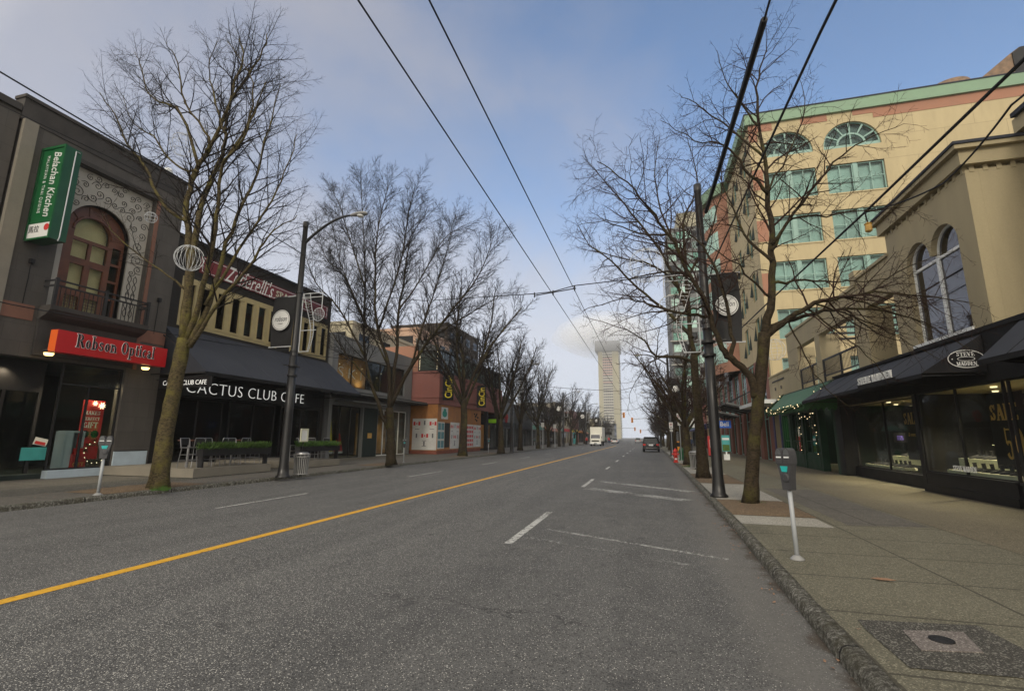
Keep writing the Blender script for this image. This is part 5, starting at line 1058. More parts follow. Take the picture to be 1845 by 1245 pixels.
# ================================================================== RIGHT 3: the hotel
HT = thing('hotel_building', (XR + .2, 50, SW), 'tall cream hotel with terracotta patches, teal windows and a mint green roof edge', 'building')
HY, HX0, HZ = 38.0, 8.7, 26.9
SH = south(HY); cols = [(9.5, 13.05), (13.75, 17.5)]; rows = [(19.55, 21.85), (15.95, 18.25), (12.4, 14.65), (8.8, 11.0), (5.2, 7.4)]
holes = []
for a, b in cols: holes += [rect(a, b, c, d) for c, d in rows] + [archp(a, b, 23.15, 23.35)]
mb = MB(); SH.slab(mb, [rect(HX0, 34, SW, HZ - .85)] + holes, -.45, 0); mb.build('wall', 'tan_plaster', HT)
for a, b in cols:
    for c, d in rows:
        m_ = (a + b) / 2
        for u0, u1 in ((a + .02, m_ - .14), (m_ + .14, b - .02)): window(SH, HT, u0, u1, c + .02, d - .02, 2, 2, .07, 'teal_frame', 'glass_clear', d=-.2, back='teal_blind')
        mb = MB(); SH.box(mb, m_ - .14, m_ + .14, c, d, -.25, -.06); mb.build('mullion', 'teal_frame', HT); mb = MB(); SH.box(mb, a - .05, b + .05, c - .1, c, -.2, .05); mb.build('sill', 'tan_plaster', HT)
    m_, r = (a + b) / 2, (b - a) / 2; mb = MB()
    wed = []
    for i in range(6):
        a0, a1 = PI * i / 6 + .04, PI * (i + 1) / 6 - .04; A_ = [a0 + (a1 - a0) * k / 4 for k in range(5)]
        wed.append([(m_ + (r - .12) * math.cos(q), 23.4 + (r - .12) * math.sin(q)) for q in A_] + [(m_ + (r * .52) * math.cos(q), 23.4 + (r * .52) * math.sin(q)) for q in A_[::-1]])
    for i in range(2):
        a0, a1 = PI * i / 2 + .05, PI * (i + 1) / 2 - .05; A_ = [a0 + (a1 - a0) * k / 5 for k in range(6)]; wed.append([(m_ + (.05 if i == 0 else -.05), 23.42)] + [(m_ + (r * .45) * math.cos(q), 23.4 + (r * .45) * math.sin(q)) for q in A_])
    SH.slab(mb, [archp(a, b, 23.16, 23.34)] + wed, -.25, -.15); w_ = mb.build('arched_window', 'teal_frame', HT); g = MB(); SH.slab(g, [archp(a, b, 23.17, 23.33)], -.22, -.21); g.build('pane', 'glass_clear', w_); g = MB(); SH.slab(g, [archp(a, b, 23.17, 23.33)], -.5, -.48); g.build('blind', 'teal_dark', w_)
mb = MB(); SH.slab(mb, [[(17.2, 25.25), (34, 25.25), (34, 26.05), (15.9, 26.05), (15.9, 25.65), (17.2, 25.65)]], .004, .03); mb.build('terracotta_patch', 'brick_red_plaster', HT)
mb = MB(); SH.slab(mb, [[(HX0, 24.6), (9.3, 24.6), (9.3, 25.4), (10.4, 25.4), (10.4, 26.05), (HX0, 26.05)]], .004, .03); mb.build('terracotta_patch', 'brick_red_plaster', HT)
for q in [(12.4, 14.2, 25.5, 26.05)] + [(HX0, HX0 + .75, z - 1.2, z + .5) for z in (21.7, 17.5, 13.3)]: mb = MB(); SH.box(mb, *q, .004, .03); mb.build('terracotta_patch', 'brick_red_plaster', HT)
mb = MB(); mb.box(HX0 - .25, 34, HY - .22, HY + 1.5, 26.05, 26.9); mb.box(HX0 - .45, HX0 + .8, HY + 1.5, 47, 26.05, 26.9); mb.build('roof_edge', 'mint_green', HT)
mb = MB(); mb.box(HX0 - .28, 34, HY - .26, HY + 1.5, 26.9, 27.0); mb.build('flashing', 'slate_cloth', HT)
HW = Face((HX0, 0, 0), (0, 1, 0), out=-1); hol = []
for k in range(0, 4, 2):
    for c, d in rows[:4] + [(23.0, 25.0)]: hol.append(rect(40.0 + k * 2.2, 41.3 + k * 2.2, c, d))
mb = MB(); HW.slab(mb, [rect(HY + .45, 49, 7.8, HZ - .86)] + [h for h in hol if h[0][0] < 47.5], -.4, 0); mb.build('street_wall', 'tan_plaster', HT)
for h in hol:
    if h[0][0] < 47.5: window(HW, HT, h[0][0], h[1][0], h[0][1], h[2][1], 1, 2, .06, 'teal_frame', 'glass_clear', d=-.2, back='teal_blind')
# triangular bay windows with dark hoods stepping down the street side
for k in range(4):
    for j, z in enumerate((24.2, 20.6, 17.0, 13.3, 9.7)):
        y = 39.2 + k * 2.2; z2 = z - k * .35; mb = MB(); mb.add([(HX0, y - .2, z2), (HX0, y + .2, z2), (HX0 - .22, y, z2), (HX0, y, z2 + 1.3)], [(0, 1, 2), (0, 2, 3), (2, 1, 3), (0, 3, 1)]); mb.build('hood', 'dark_brown', HT)
bay = MB(); ny = 12
pts = [(HX0 - 1.9 * math.sin(PI * i / ny) ** .6, 49 + 10 * i / ny) for i in range(ny + 1)]
for i in range(ny):
    (xa, ya), (xb, yb) = pts[i], pts[i + 1]; bay.add([(xa, ya, 8), (xb, yb, 8), (xb, yb, 26.2), (xa, ya, 26.2)], [(0, 1, 2, 3)])
bay.build('curved_bay', 'brick_red_plaster', HT)
for j in range(6):
    mb = MB()
    for i in range(1, ny - 1):
        (xa, ya), (xb, yb) = pts[i], pts[i + 1]; d = .03; mb.add([(xa - d, ya + .08, 9 + j * 2.9), (xb - d, yb - .08, 9 + j * 2.9), (xb - d, yb - .08, 10.9 + j * 2.9), (xa - d, ya + .08, 10.9 + j * 2.9)], [(0, 1, 2, 3)])
    mb.build('bay_window_band', 'teal_blind', HT)
mb = MB()
for i in range(ny): (xa, ya), (xb, yb) = pts[i], pts[i + 1]; mb.add([(xa - .5, ya, 26.2), (xb - .5, yb, 26.2), (xb - .5, yb, 27.3), (xa - .5, ya, 27.3), (xa + 2, ya, 27.3), (xb + 2, yb, 27.3), (xa + 2, ya, 26.2), (xb + 2, yb, 26.2)], [(0, 1, 2, 3), (3, 2, 5, 4), (0, 6, 7, 1)])
mb.build('bay_roof_edge', 'mint_green', HT)
mb = MB(); mb.box(HX0 + .42, 33, HY + .46, 66, 26.3, 26.6); mb.box(HX0 + .41, HX0 + .8, 59, 66, 7.8, 26); mb.box(32.5, 33, HY + .5, 66, SW, 26); mb.box(HX0 + .8, 32, 65.5, 66, SW, 26); mb.build('roof', 'grey_tile', HT)
# base storeys: brick columns, glass between
for k in range(8):
    y = 38.5 + k * 3.6; mb = MB(); mb.box(HX0 - .06, HX0 + .5, y, y + 1.1, SW, 7.8); mb.build('brick_column', 'brick_column', HT)
    if k < 7:
        window(HW, HT, y + 1.15, y + 3.55, 4.6, 7.7, 2, 2, .08, 'teal_frame', 'glass', d=-.1); window(HW, HT, y + 1.15, y + 3.55, SW, 4.1, 2, 1, .08, 'teal_frame', 'glass', d=-.25, name='shop_window', topv=3.2)
mb = MB(); mb.box(HX0 + .02, HX0 + .4, 39.6, 66, 4.1, 4.6); mb.build('band', 'teal_frame', HT); MB().box(HX0 + 3, HX0 + 3.2, 38.5, 66, .2, 7.7).build('interior_wall', 'far_grey', HT)
for y0, y1, z, lb in ((43.0, 49.5, 3.9, 'grey sloping steel and glass canopy over the hotel pavement'), (51.5, 57, 3.7, 'lower steel canopy further along the hotel front')):
    t = thing('canopy', (XR - 1, (y0 + y1) / 2, z), lb, 'canopy', 'steel canopies on the hotel front'); MB().add([(XR + .1, y0, z + .2), (XR + .1, y1, z + .2), (XR - 2.2, y1, z + .75), (XR - 2.2, y0, z + .75), (XR + .1, y0, z + .08), (XR + .1, y1, z + .08), (XR - 2.2, y1, z + .63), (XR - 2.2, y0, z + .63)], [(0, 1, 2, 3), (4, 7, 6, 5), (0, 3, 7, 4), (1, 5, 6, 2), (3, 2, 6, 7), (0, 4, 5, 1)]).build('roof_panel', 'far_grey', t)
    mb = MB()
    for k in range(4): y = y0 + (y1 - y0) * k / 3; mb.bar((XR + .1, y, z), (XR - 2.3, y, z + .6), .1); mb.bar((XR + .1, y, z + 1.8), (XR - 1.9, y, z + .7), .05)
    mb.build('strut', 'near_black', t)
p = ony(1307, 764, 46.0); t = thing('shop_sign', tuple(p), 'blue square sign with white lettering hanging beside the hotel column', 'sign'); MB().box(p.x - .65, p.x + .45, 46, 46.1, p.z - .33, p.z + .3).build('board', emit('blue_sign', (.01, .09, .42), .12), t); text('Bell', 'lettering', 'white_glow', t, (p.x - .42, 46, p.z - .18), (1, 0, 0), (0, 0, 1), .68, .38, .02, bold=.02); MB().box(p.x - .1, p.x, 46.03, 46.08, p.z + .3, p.z + .7).build('bracket', 'near_black', t)
p = ony(1281, 800, 46.0); t = thing('newspaper_box', (p.x, 46, SW), 'red upright newspaper box by the hotel column', 'newspaper box'); MB().box(p.x - .25, p.x + .25, 45.8, 46.3, .25, 1.9).build('box', 'poster_red', t); MB().slab([[(p.x - .12, .9), (p.x + .14, .9), (p.x + .14, 1.15), (p.x, 1.15), (p.x, 1.35), (p.x + .14, 1.35), (p.x + .14, 1.6), (p.x - .12, 1.6)]], (0, 45.79, 0), (1, 0, 0), (0, 0, 1), .01).build('emblem', 'white_paint', t); MB().box(p.x - .2, p.x + .2, 45.85, 46.25, SW, .25).build('foot', 'near_black', t)
p = ony(1306, 775, 40.0); t = thing('sandwich_board', (p.x, 40, SW), 'teal and white upright pavement sign in front of the hotel shops', 'sign'); MB().box(p.x - .28, p.x + .28, 40, 40.08, .75, 1.95).build('board', 'box_teal', t); MB().box(p.x - .24, p.x + .24, 39.985, 39.998, .8, 1.25).build('green_picture', 'leaf_bright', t); MB().box(p.x - .24, p.x + .24, 39.985, 39.998, 1.6, 1.75).build('white_print', 'white_paint', t); MB().box(p.x - .2, p.x + .2, 39.9, 40.2, SW, .55).build('foot', 'white_paint', t); MB().box(p.x - .05, p.x + .05, 40.01, 40.07, .55, .75).build('stem', 'white_paint', t)
# plant on the hotel roof
t = thing('rooftop_tank', (27, 47, 26.9), 'rusty round drum on the hotel roof edge', 'rooftop tank'); pc_ = ony(1728, 160, 46); MB().lathe((pc_.x, 47.5, 26.6), [(1.7, 0), (1.7, pc_.z - 25.9), (1.6, pc_.z - 25.5), (.2, pc_.z - 25.3)], 24).build('drum', 'rust', t); mb = MB()
for i in range(8): a = i * PI / 4; mb.box(pc_.x + 1.72 * math.cos(a) - .05, pc_.x + 1.72 * math.cos(a) + .05, 47.5 + 1.72 * math.sin(a) - .05, 47.5 + 1.72 * math.sin(a) + .05, 27, pc_.z + .6)
mb.build('strap', 'near_black', t)
t = thing('rooftop_duct', (31, 46, 26.9), 'dark slanted metal duct with a rusty side on the hotel roof at the right edge', 'duct'); a = ony(1762, 150, 46); b = ony(1822, 97, 46)
MB().slab([[(a.x, 26.6), (a.x + 9, 26.6), (a.x + 9, b.z + .8), (b.x + .6, b.z + .5), (b.x - .1, b.z), (a.x, a.z + .2)]], (0, 46, 0), (1, 0, 0), (0, 0, 1), -3).build('housing', 'rust', t); MB().slab([[(b.x, 27), (a.x + 9, 27), (a.x + 9, b.z + .75), (b.x + .6, b.z + .45), (b.x, b.z)]], (0, 45.9, 0), (1, 0, 0), (0, 0, 1), -.08).build('grille', 'near_black', t)
from mathutils import noise as NZ
# ================================================================== TREES
def branch_path(p, d, ln, r, rng, wig, up, n):
    pts = [Vector(p)]; rad = [r]; d = Vector(d).normalized(); st = ln / n
    for i in range(n):
        d = (d + Vector((rng.gauss(0, wig), rng.gauss(0, wig), rng.gauss(0, wig))) + Vector((0, 0, up))).normalized()
        pts.append(pts[-1] + d * st); rad.append(r * (1 - .68 * (i + 1) / n))
    return pts, rad
class Tree:
    def __init__(s, seed, wig=.14, up=.06, spread=(.45, .85), dens=1.0, droop=0, tmin=.0035):
        s.T, s.W = MB(), MB(); s.r = random.Random(seed); s.wig, s.up, s.spread, s.dens, s.droop, s.tmin = wig, up, spread, dens, droop, tmin
    def along(s, pts, rad, lvl, t0=.2, length=None):
        """side shoots along a limb"""
        rng = s.r; tot = sum((pts[i + 1] - pts[i]).length for i in range(len(pts) - 1)); length = length or tot
        every = (.42, .34, .22, .12)[min(lvl, 3)] / s.dens
        pos = tot * t0 + rng.random() * every; acc = 0; side = rng.random() * 6.28
        for i in range(len(pts) - 1):
            seg = pts[i + 1] - pts[i]; L_ = seg.length
            while pos < acc + L_:
                f = (pos - acc) / L_; p = pts[i].lerp(pts[i + 1], f); r = rad[i] + (rad[i + 1] - rad[i]) * f; t = pos / tot
                d = seg.normalized(); q = d.orthogonal().normalized(); side += 2.4 + rng.gauss(0, .5); q = Matrix.Rotation(side, 3, d) @ q
                a = rng.uniform(*s.spread); nd = d * math.cos(a) + q * math.sin(a)
                cl = length * rng.uniform(.28, .52) * (1.15 - .7 * t)
                cl = min(cl, (3.4, 1.9, .85, .38)[min(lvl, 3)] * rng.uniform(.6, 1.1))
                if cl > .10: s.shoot(p, nd, cl, max(min(r * .58, cl * .0145 + .003), s.tmin), lvl + 1)
                pos += every * rng.uniform(.6, 1.5)
            acc += L_
    def shoot(s, p, d, ln, r, lvl):
        n = (6, 5, 4, 3, 2)[min(lvl, 4)]
        pts, rad = branch_path(p, d, ln, r, s.r, s.wig, s.up if lvl < 3 else s.up * .3 - s.droop, n)
        rad = [max(x, s.tmin * .7) for x in rad]
        (s.T if lvl <= 1 else s.W).tube(pts, rad, (8, 6, 4, 3, 3)[min(lvl, 4)], cap=lvl < 3)
        if lvl < 4: s.along(pts, rad, lvl, .15)
    def limb(s, pts, r0, r1, t0=.25):
        """a guided limb through given points"""
        P = [Vector(p) for p in pts]; Q = []
        for i in range(len(P) - 1):
            a, b, c, d = P[max(i - 1, 0)], P[i], P[i + 1], P[min(i + 2, len(P) - 1)]
            for k in range(4):
                t = k / 4; Q.append(.5 * ((2 * b) + (c - a) * t + (2 * a - 5 * b + 4 * c - d) * t * t + (-a + 3 * b - 3 * c + d) * t ** 3))
        Q.append(P[-1]); n = len(Q)
        for i in range(1, n): Q[i] = Q[i] + Vector((s.r.gauss(0, .02), s.r.gauss(0, .02), s.r.gauss(0, .02)))
        R_ = [r0 + (r1 - r0) * (i / (n - 1)) ** .8 for i in range(n)]
        s.T.tube(Q, R_, 9); s.along(Q, R_, 1 if r0 < .16 else 1, t0)
    def trunk(s, pts, radii):
        P = [Vector(p) for p in pts]; Q = []; R_ = []
        for i in range(len(P) - 1):
            for k in range(5): Q.append(P[i].lerp(P[i + 1], k / 5)); R_.append(radii[i] + (radii[i + 1] - radii[i]) * k / 5)
        Q.append(P[-1]); R_.append(radii[-1])
        b = P[0]; b0 = P[0]; o = len(s.T.v); s.T.tube(Q, R_, 22)
        for i in range(o, len(s.T.v)):
            v = Vector(s.T.v[i]); h = v.z - b0.z; b = Q[(i - o) // 22]; k = max(0, 1 - h / .4) * .18; q = v - Vector((b.x, b.y, v.z)); j = 1 + .05 * math.sin(v.z * 7 + q.x * 30) + .10 * NZ.noise(v * 5) + .06 * NZ.noise(v * 14) + k * (1 + .5 * math.sin(math.atan2(q.y, q.x) * 5))
            s.T.v[i] = (b.x + q.x * j, b.y + q.y * j, v.z)
    def make(s, loc, label, group, bark_='bark', tw='twig', name='tree'):
        t = thing(name, loc, label, 'tree', group); s.T.build('trunk', bark_, t, smooth=True); s.W.build('crown', tw, t); return t
def guided(seed, Y, trunk_px, trunk_r, limbs, label, bark_, tw, **k):
    T = Tree(seed, **k); rng = random.Random(seed + 5)
    base_ = ony(*trunk_px[0], Y); base_.z = SW; tp = [base_] + [ony(x, y, Y) for x, y in trunk_px[1:]]
    T.trunk(tp, trunk_r)
    for L_ in limbs:
        px, r0, r1, dy = L_; n = len(px); P = [ony(x, y, Y + dy * (i / (n - 1)) ** 1.2) for i, (x, y) in enumerate(px)]
        T.limb(P, r0 * (.84 if seed < 13 else 1.0), r1 * .9)
    return T.make(tuple(base_), label, 'bare street trees', bark_, tw)
guided(11, 11.75, [(285, 880), (297, 790), (316, 690), (332, 610)], [.27, .225, .205, .19], [
 ([(330, 615), (340, 500), (340, 430), (337, 361), (357, 299), (372, 276), (405, 210), (423, 147), (438, 106), (431, 70)], .17, .02, .3),
 ([(334, 600), (351, 432), (368, 354), (397, 291), (405, 247), (416, 180), (468, 103), (482, 62)], .15, .02, 1.5),
 ([(338, 610), (366, 520), (386, 428), (392, 372), (401, 299), (431, 262), (457, 203), (480, 150)], .12, .015, -1.6),
 ([(342, 620), (378, 545), (409, 439), (438, 365), (464, 313), (482, 232), (505, 151)], .12, .015, 1.9),
 ([(342, 625), (392, 550), (457, 468), (482, 428), (538, 387)], .09, .012, -.8),
 ([(370, 550), (430, 450), (475, 380), (515, 310), (535, 240)], .07, .012, .8),
 ([(337, 400), (298, 372), (257, 295), (228, 258), (205, 206), (178, 166)], .09, .012, -1.0),
 ([(357, 299), (327, 206), (290, 184), (264, 162), (253, 114), (242, 95)], .07, .010, 1.2),
 ([(372, 276), (375, 247), (335, 188), (320, 114), (298, 77)], .07, .010, -1.4),
 ([(357, 310), (316, 298), (276, 247), (242, 225), (220, 173)], .06, .010, .7),
 ([(332, 520), (290, 487), (215, 430), (182, 385)], .05, .008, -1.2), ([(400, 300), (445, 225), (455, 150), (410, 75)], .06, .01, -.6), ([(405, 240), (385, 170), (375, 120), (395, 72)], .05, .01, .8)],
 'tall mossy bare tree on the left kerb holding the white wire ball', 'bark_yellow', 'twig', up=.05, dens=1.5, wig=.10, tmin=.0036)
guided(12, 24.94, [(705, 838), (704, 780), (702, 735)], [.29, .22, .21], [
 ([(702, 775), (690, 750), (666, 685), (656, 621), (658, 520), (656, 460), (650, 320)], .17, .02, .8),
 ([(656, 640), (612, 557), (568, 508), (548, 450)], .09, .012, -1.5), ([(660, 590), (620, 500), (584, 460), (570, 400)], .08, .012, 1.5),
 ([(702, 740), (700, 661), (680, 589), (676, 508), (680, 420), (700, 332)], .16, .02, -1.5), ([(704, 730), (714, 641), (718, 560), (732, 480), (740, 428), (772, 380)], .15, .015, 2),
 ([(705, 730), (740, 661), (776, 609), (816, 557), (865, 492), (890, 420)], .16, .012, -1), ([(776, 609), (830, 575), (880, 545), (925, 520)], .07, .01, 1),
 ([(680, 600), (720, 480), (737, 380), (748, 332)], .09, .012, -.5), ([(658, 520), (630, 430), (612, 370), (592, 340)], .07, .01, .6), ([(740, 661), (770, 560), (800, 470), (820, 390)], .09, .012, 1.4),
 ([(668, 690), (625, 640), (590, 590), (556, 560)], .06, .01, -1.2), ([(700, 661), (650, 560), (612, 470), (600, 400)], .07, .01, -2), ([(718, 560), (760, 500), (800, 430), (850, 400)], .07, .01, .5)],
 'wide bare fan shaped tree in front of the grey gallery building', 'bark', 'twig', up=.05, dens=2.1, tmin=.0055, wig=.10)
guided(13, 13.67, [(1352, 908), (1358, 800), (1369, 700), (1378, 600)], [.18, .15, .145, .14], [
 ([(1378, 602), (1391, 537), (1391, 451), (1382, 348), (1378, 285), (1364, 195), (1369, 127), (1382, 82)], .12, .012, .3),
 ([(1362, 715), (1352, 679), (1317, 647), (1297, 618), (1273, 554), (1245, 495), (1204, 422), (1172, 380), (1130, 330), (1075, 290)], .115, .012, -1.4),
 ([(1317, 647), (1320, 600), (1293, 497), (1266, 443), (1237, 418), (1205, 392)], .07, .010, 1.6), ([(1275, 570), (1231, 564), (1172, 551), (1120, 539), (1050, 560)], .05, .008, -.6),
 ([(1378, 285), (1315, 231), (1252, 186), (1225, 172)], .04, .007, .9), ([(1364, 226), (1333, 181), (1306, 141), (1292, 91)], .035, .006, -.4), ([(1382, 348), (1342, 303), (1306, 262), (1252, 253), (1193, 217)], .05, .007, -1),
 ([(1377, 610), (1420, 575), (1470, 548), (1520, 535), (1600, 528), (1750, 545)], .10, .008, -.8), ([(1385, 590), (1450, 570), (1520, 556), (1620, 565), (1700, 600)], .07, .007, .8),
 ([(1391, 440), (1447, 364), (1503, 294), (1555, 255), (1629, 225)], .05, .006, -1), ([(1393, 510), (1450, 505), (1530, 508), (1640, 500)], .045, .007, 1), ([(1391, 451), (1420, 400), (1470, 390), (1560, 380), (1640, 372)], .045, .006, .3),
 ([(1382, 348), (1420, 280), (1450, 200), (1440, 140)], .035, .006, 1), ([(1391, 470), (1340, 420), (1310, 350), (1290, 300)], .05, .007, .9), ([(1273, 554), (1240, 560), (1190, 590), (1140, 600)], .035, .006, -.8),
 ([(1450, 552), (1500, 590), (1560, 640), (1600, 690)], .03, .005, -.4), ([(1470, 548), (1540, 570), (1620, 610), (1700, 650)], .03, .005, .4), ([(1520, 535), (1600, 560), (1680, 590), (1760, 640)], .025, .005, .9), ([(1420, 575), (1450, 640), (1490, 700), (1540, 740)], .025, .005, -.3), ([(1560, 530), (1640, 480), (1730, 450)], .025, .004, .7), ([(1520, 556), (1580, 600), (1640, 620)], .03, .005, -.6), ([(1245, 495), (1200, 490), (1140, 500), (1085, 520)], .04, .006, .5), ([(1204, 422), (1150, 420), (1090, 400), (1040, 405)], .035, .006, -.3), ([(1391, 537), (1330, 480), (1270, 440)], .04, .006, -1)],
 'gnarled bare tree with mossy trunk in the soil bed beside the front right parking meter', 'bark', 'twig_red', wig=.2, up=.01, spread=(.5, 1.15), dens=1.6, droop=.04, tmin=.0038)
guided(14, 21.45, [(1268, 862), (1262, 790), (1254, 700), (1250, 640)], [.26, .185, .165, .155], [
 ([(1250, 645), (1240, 560), (1236, 480), (1232, 400), (1256, 330), (1236, 240)], .12, .012, .5), ([(1252, 655), (1224, 643), (1181, 641), (1161, 615), (1129, 595), (1050, 570)], .09, .010, -.8),
 ([(1248, 610), (1200, 560), (1150, 520), (1100, 470), (1060, 440), (1040, 400)], .09, .010, 1), ([(1243, 570), (1200, 470), (1150, 400), (1100, 340), (1048, 280)], .09, .010, -1.4), ([(1241, 540), (1180, 480), (1100, 460), (1035, 430)], .07, .008, 1.8),
 ([(1255, 640), (1290, 600), (1320, 560), (1340, 500)], .08, .010, 1), ([(1240, 500), (1280, 420), (1300, 330), (1290, 250)], .06, .008, -1), ([(1236, 480), (1190, 380), (1180, 300), (1190, 240)], .06, .008, .6), ([(1200, 640), (1165, 660), (1140, 700), (1130, 740)], .03, .006, .4), ([(1150, 400), (1100, 400), (1060, 380)], .04, .006, .6), ([(1200, 560), (1140, 570), (1080, 600)], .04, .006, -.7)],
 'bare tree just beyond the near right lamp post, limbs reaching over the road', 'bark', 'twig_red', wig=.18, up=.02, spread=(.5, 1.1), dens=1.3, droop=.03, tmin=.005)
def generic(seed, h, style):
    k = dict(vase=dict(up=.06, wig=.10, spread=(.35, .75), dens=1.35), spread=dict(up=.035, wig=.17, spread=(.5, 1.0), dens=1.35))[style]
    T = Tree(seed, tmin=.0105, **k); rng = random.Random(seed)
    T.trunk([(0, 0, 0), (.05, .05, h * .16), (.0, .1, h * .3)], [.26, .19, .17])
    n = 8 if style == 'vase' else 9
    for i in range(n):
        a = 2 * PI * i / n + rng.random() * .5; tilt = (.28 + .4 * rng.random()) if style == 'vase' else (.5 + .6 * rng.random()); L_ = h * rng.uniform(.52, .74) * (1 if style == 'vase' else .85)
        d = Vector((math.cos(a) * math.sin(tilt), math.sin(a) * math.sin(tilt), math.cos(tilt)))
        pts, rad = branch_path((0, .08, h * rng.uniform(.2, .32)), d, L_, .095, rng, .09, .06, 8); T.T.tube(pts, rad, 6); T.along(pts, rad, 1, .2)
    return T
G = {}
for key, seed, h, st, bk, tw in (('va', 31, 11.5, 'vase', 'bark_dark', 'twig'), ('vb', 32, 10.0, 'vase', 'bark', 'twig'), ('sa', 33, 9.0, 'spread', 'bark_dark', 'twig_red'), ('sb', 34, 8.2, 'spread', 'bark', 'twig')):
    G[key] = (generic(seed, h, st), bk, tw)
first_of = {}
def plant(key, x, y, scale, rz_, label, group):
    if key not in first_of:
        T, bk, tw = G[key]; t = T.make((0, 0, 0), label, group, bk, tw); first_of[key] = t; snapshot(t); t.location = (x, y, SW); t.rotation_euler = (0, 0, rz_); t.scale = (scale,) * 3; t['label'] = label; return t
    return dup(first_of[key], (x, y, SW), rz_, label, scale, group)
GL, GR_ = 'bare street trees along the left pavement', 'bare street trees along the right pavement'
p = onz(833, 822, SW); plant('va', p.x, p.y, 1.42, .3, 'bare tree in front of the pink building and its poster hoarding', GL)
p = onz(903, 817, SW); plant('vb', p.x, p.y, 1.32, 1.9, 'bare tree at the far end of the pink building beside the lime sign', GL)
lbl = 'one of the bare trees receding along the left pavement beyond the pink building'
for i, (y, s_) in enumerate([(57, 1.25), (66, 1.15), (76, 1.15), (84, 1.05), (95, 1.1), (107, 1.0), (119, 1.05), (131, .9), (143, .8), (156, .9), (170, .9), (185, .85), (200, .9)]): plant(('vb', 'va', 'sb')[i % 3], -14.9 + .3 * math.sin(i * 2.1), y, s_, i * 1.3, lbl, GL)
p = onz(1240, 838, SW); plant('sa', p.x, p.y, 1.02, .7, 'third bare tree on the right kerb, behind the pale slatted litter bin', GR_)
lbl = 'one of the bare trees receding along the right pavement beyond the red hydrant'
for i, (y, s_) in enumerate([(40, 1.1), (50, 1.05), (58, 1.05), (67, 1), (76, .9), (86, .9), (97, .9), (109, .9), (122, .9), (136, .9), (151, .9), (168, .9), (186, .9)]): plant(('sb', 'sa')[i % 2], 2.9 + .25 * math.sin(i * 1.7), y, s_, i * 1.9 + .4, lbl, GR_)
# grass tufts at tree feet
def tuft(x, y, r, n, lb, m='leaf_green'):
    rr = random.Random(int(y * 10)); mb = MB()
    for i in range(n):
        a = rr.uniform(0, 6.28); q = r * math.sqrt(rr.random()) * (.65 + .45 * math.sin(a * 3 + r * 9)); px, py = x + q * math.cos(a), y + q * math.sin(a); h = rr.uniform(.02, .09) + .10 * rr.random() ** 4; dx, dy = rr.gauss(0, .05), rr.gauss(0, .05); w_ = .006
        mb.add([(px - w_, py, SW), (px + w_, py, SW), (px + dx, py + dy, SW + h)], [(0, 1, 2)])
    tag(mb.build('grass', m), lb, 'grass', kind='stuff')
for px, py, r, n, lb in ((296, 882, .28, 500, 'bright grass tuft at the foot of the mossy left tree'), (1345, 905, .3, 300, 'sparse grass at the foot of the gnarled right tree'), (1240, 841, .45, 400, 'bright grass round the third right tree by the litter bin')): p = onz(px, py, SW); tuft(p.x + .1, p.y - .15, r, n, lb)
rr = random.Random(77); lf = MB()
for i in range(420):
    if i % 3 == 0: x, y = rr.uniform(1.2, 1.62), rr.uniform(4, 24)
    elif i % 3 == 1: x, y = rr.uniform(1.85, 3.3), rr.choice((rr.uniform(11.8, 14.4), rr.uniform(19.4, 24)))
    else: x, y = rr.uniform(-16, -14.3), rr.uniform(8, 27)
    z = .012 if x < 1.6 and x > 0 else SW + .05; a = rr.uniform(0, 6.28); s_ = rr.uniform(.012, .035); lf.add([(x, y, z), (x + s_ * math.cos(a), y + s_ * math.sin(a), z + .004), (x + s_ * 1.6 * math.cos(a + .6), y + s_ * 1.6 * math.sin(a + .6), z + .012), (x + s_ * math.cos(a + 1.2), y + s_ * math.sin(a + 1.2), z)], [(0, 1, 2, 3)])
tag(lf.build('leaf_litter', 'leaf_brown'), 'brown leaf litter scattered along both kerbs and soil beds', 'leaf litter', kind='stuff')
# ================================================================== wire balls hung in trees
def wireball(c, r, n, label, grp='wire ball decorations', rings=True):
    t = thing('wire_ball', (c[0], c[1], c[2] - r), label, 'decoration', grp); c = Vector(c)
    for k in range(n):
        a = PI * k / n; MB().tube([c + Vector((r * math.sin(b) * math.cos(a), r * math.sin(b) * math.sin(a), r * math.cos(b))) for b in [2 * PI * i / 20 for i in range(20)]], .006, 4, closed=True).build('hoop', 'white_metal', t)
    for z in (-.6, .0, .6) if rings else ():
        q = math.sqrt(1 - z * z) * r; MB().tube([c + Vector((q * math.cos(b), q * math.sin(b), z * r)) for b in [2 * PI * i / 20 for i in range(20)]], .007, 4, closed=True).build('ring', 'white_metal', t)
p = ony(341, 465, 10.9); wireball(p, .40, 10, 'white wire ball hanging on the trunk of the mossy left tree', rings=False)
p = ony(331, 262, 12.5); wireball(p, .45, 6, 'faint wire ball high among the branches of the mossy left tree'); p = ony(272, 392, 12.2); wireball(p, .2, 5, 'small wire ball in front of the stone arch panel')
p = ony(1165, 478, 20.5); wireball(p, .75, 7, 'large wire ball in the branches left of the near right lamp post'); p = ony(1395, 630, 25); wireball(p, .5, 6, 'wire ball hanging in front of the hotel brick columns'); p = ony(1300, 615, 32); wireball(p, .5, 6, 'wire ball between the near right lamp post and its banner')
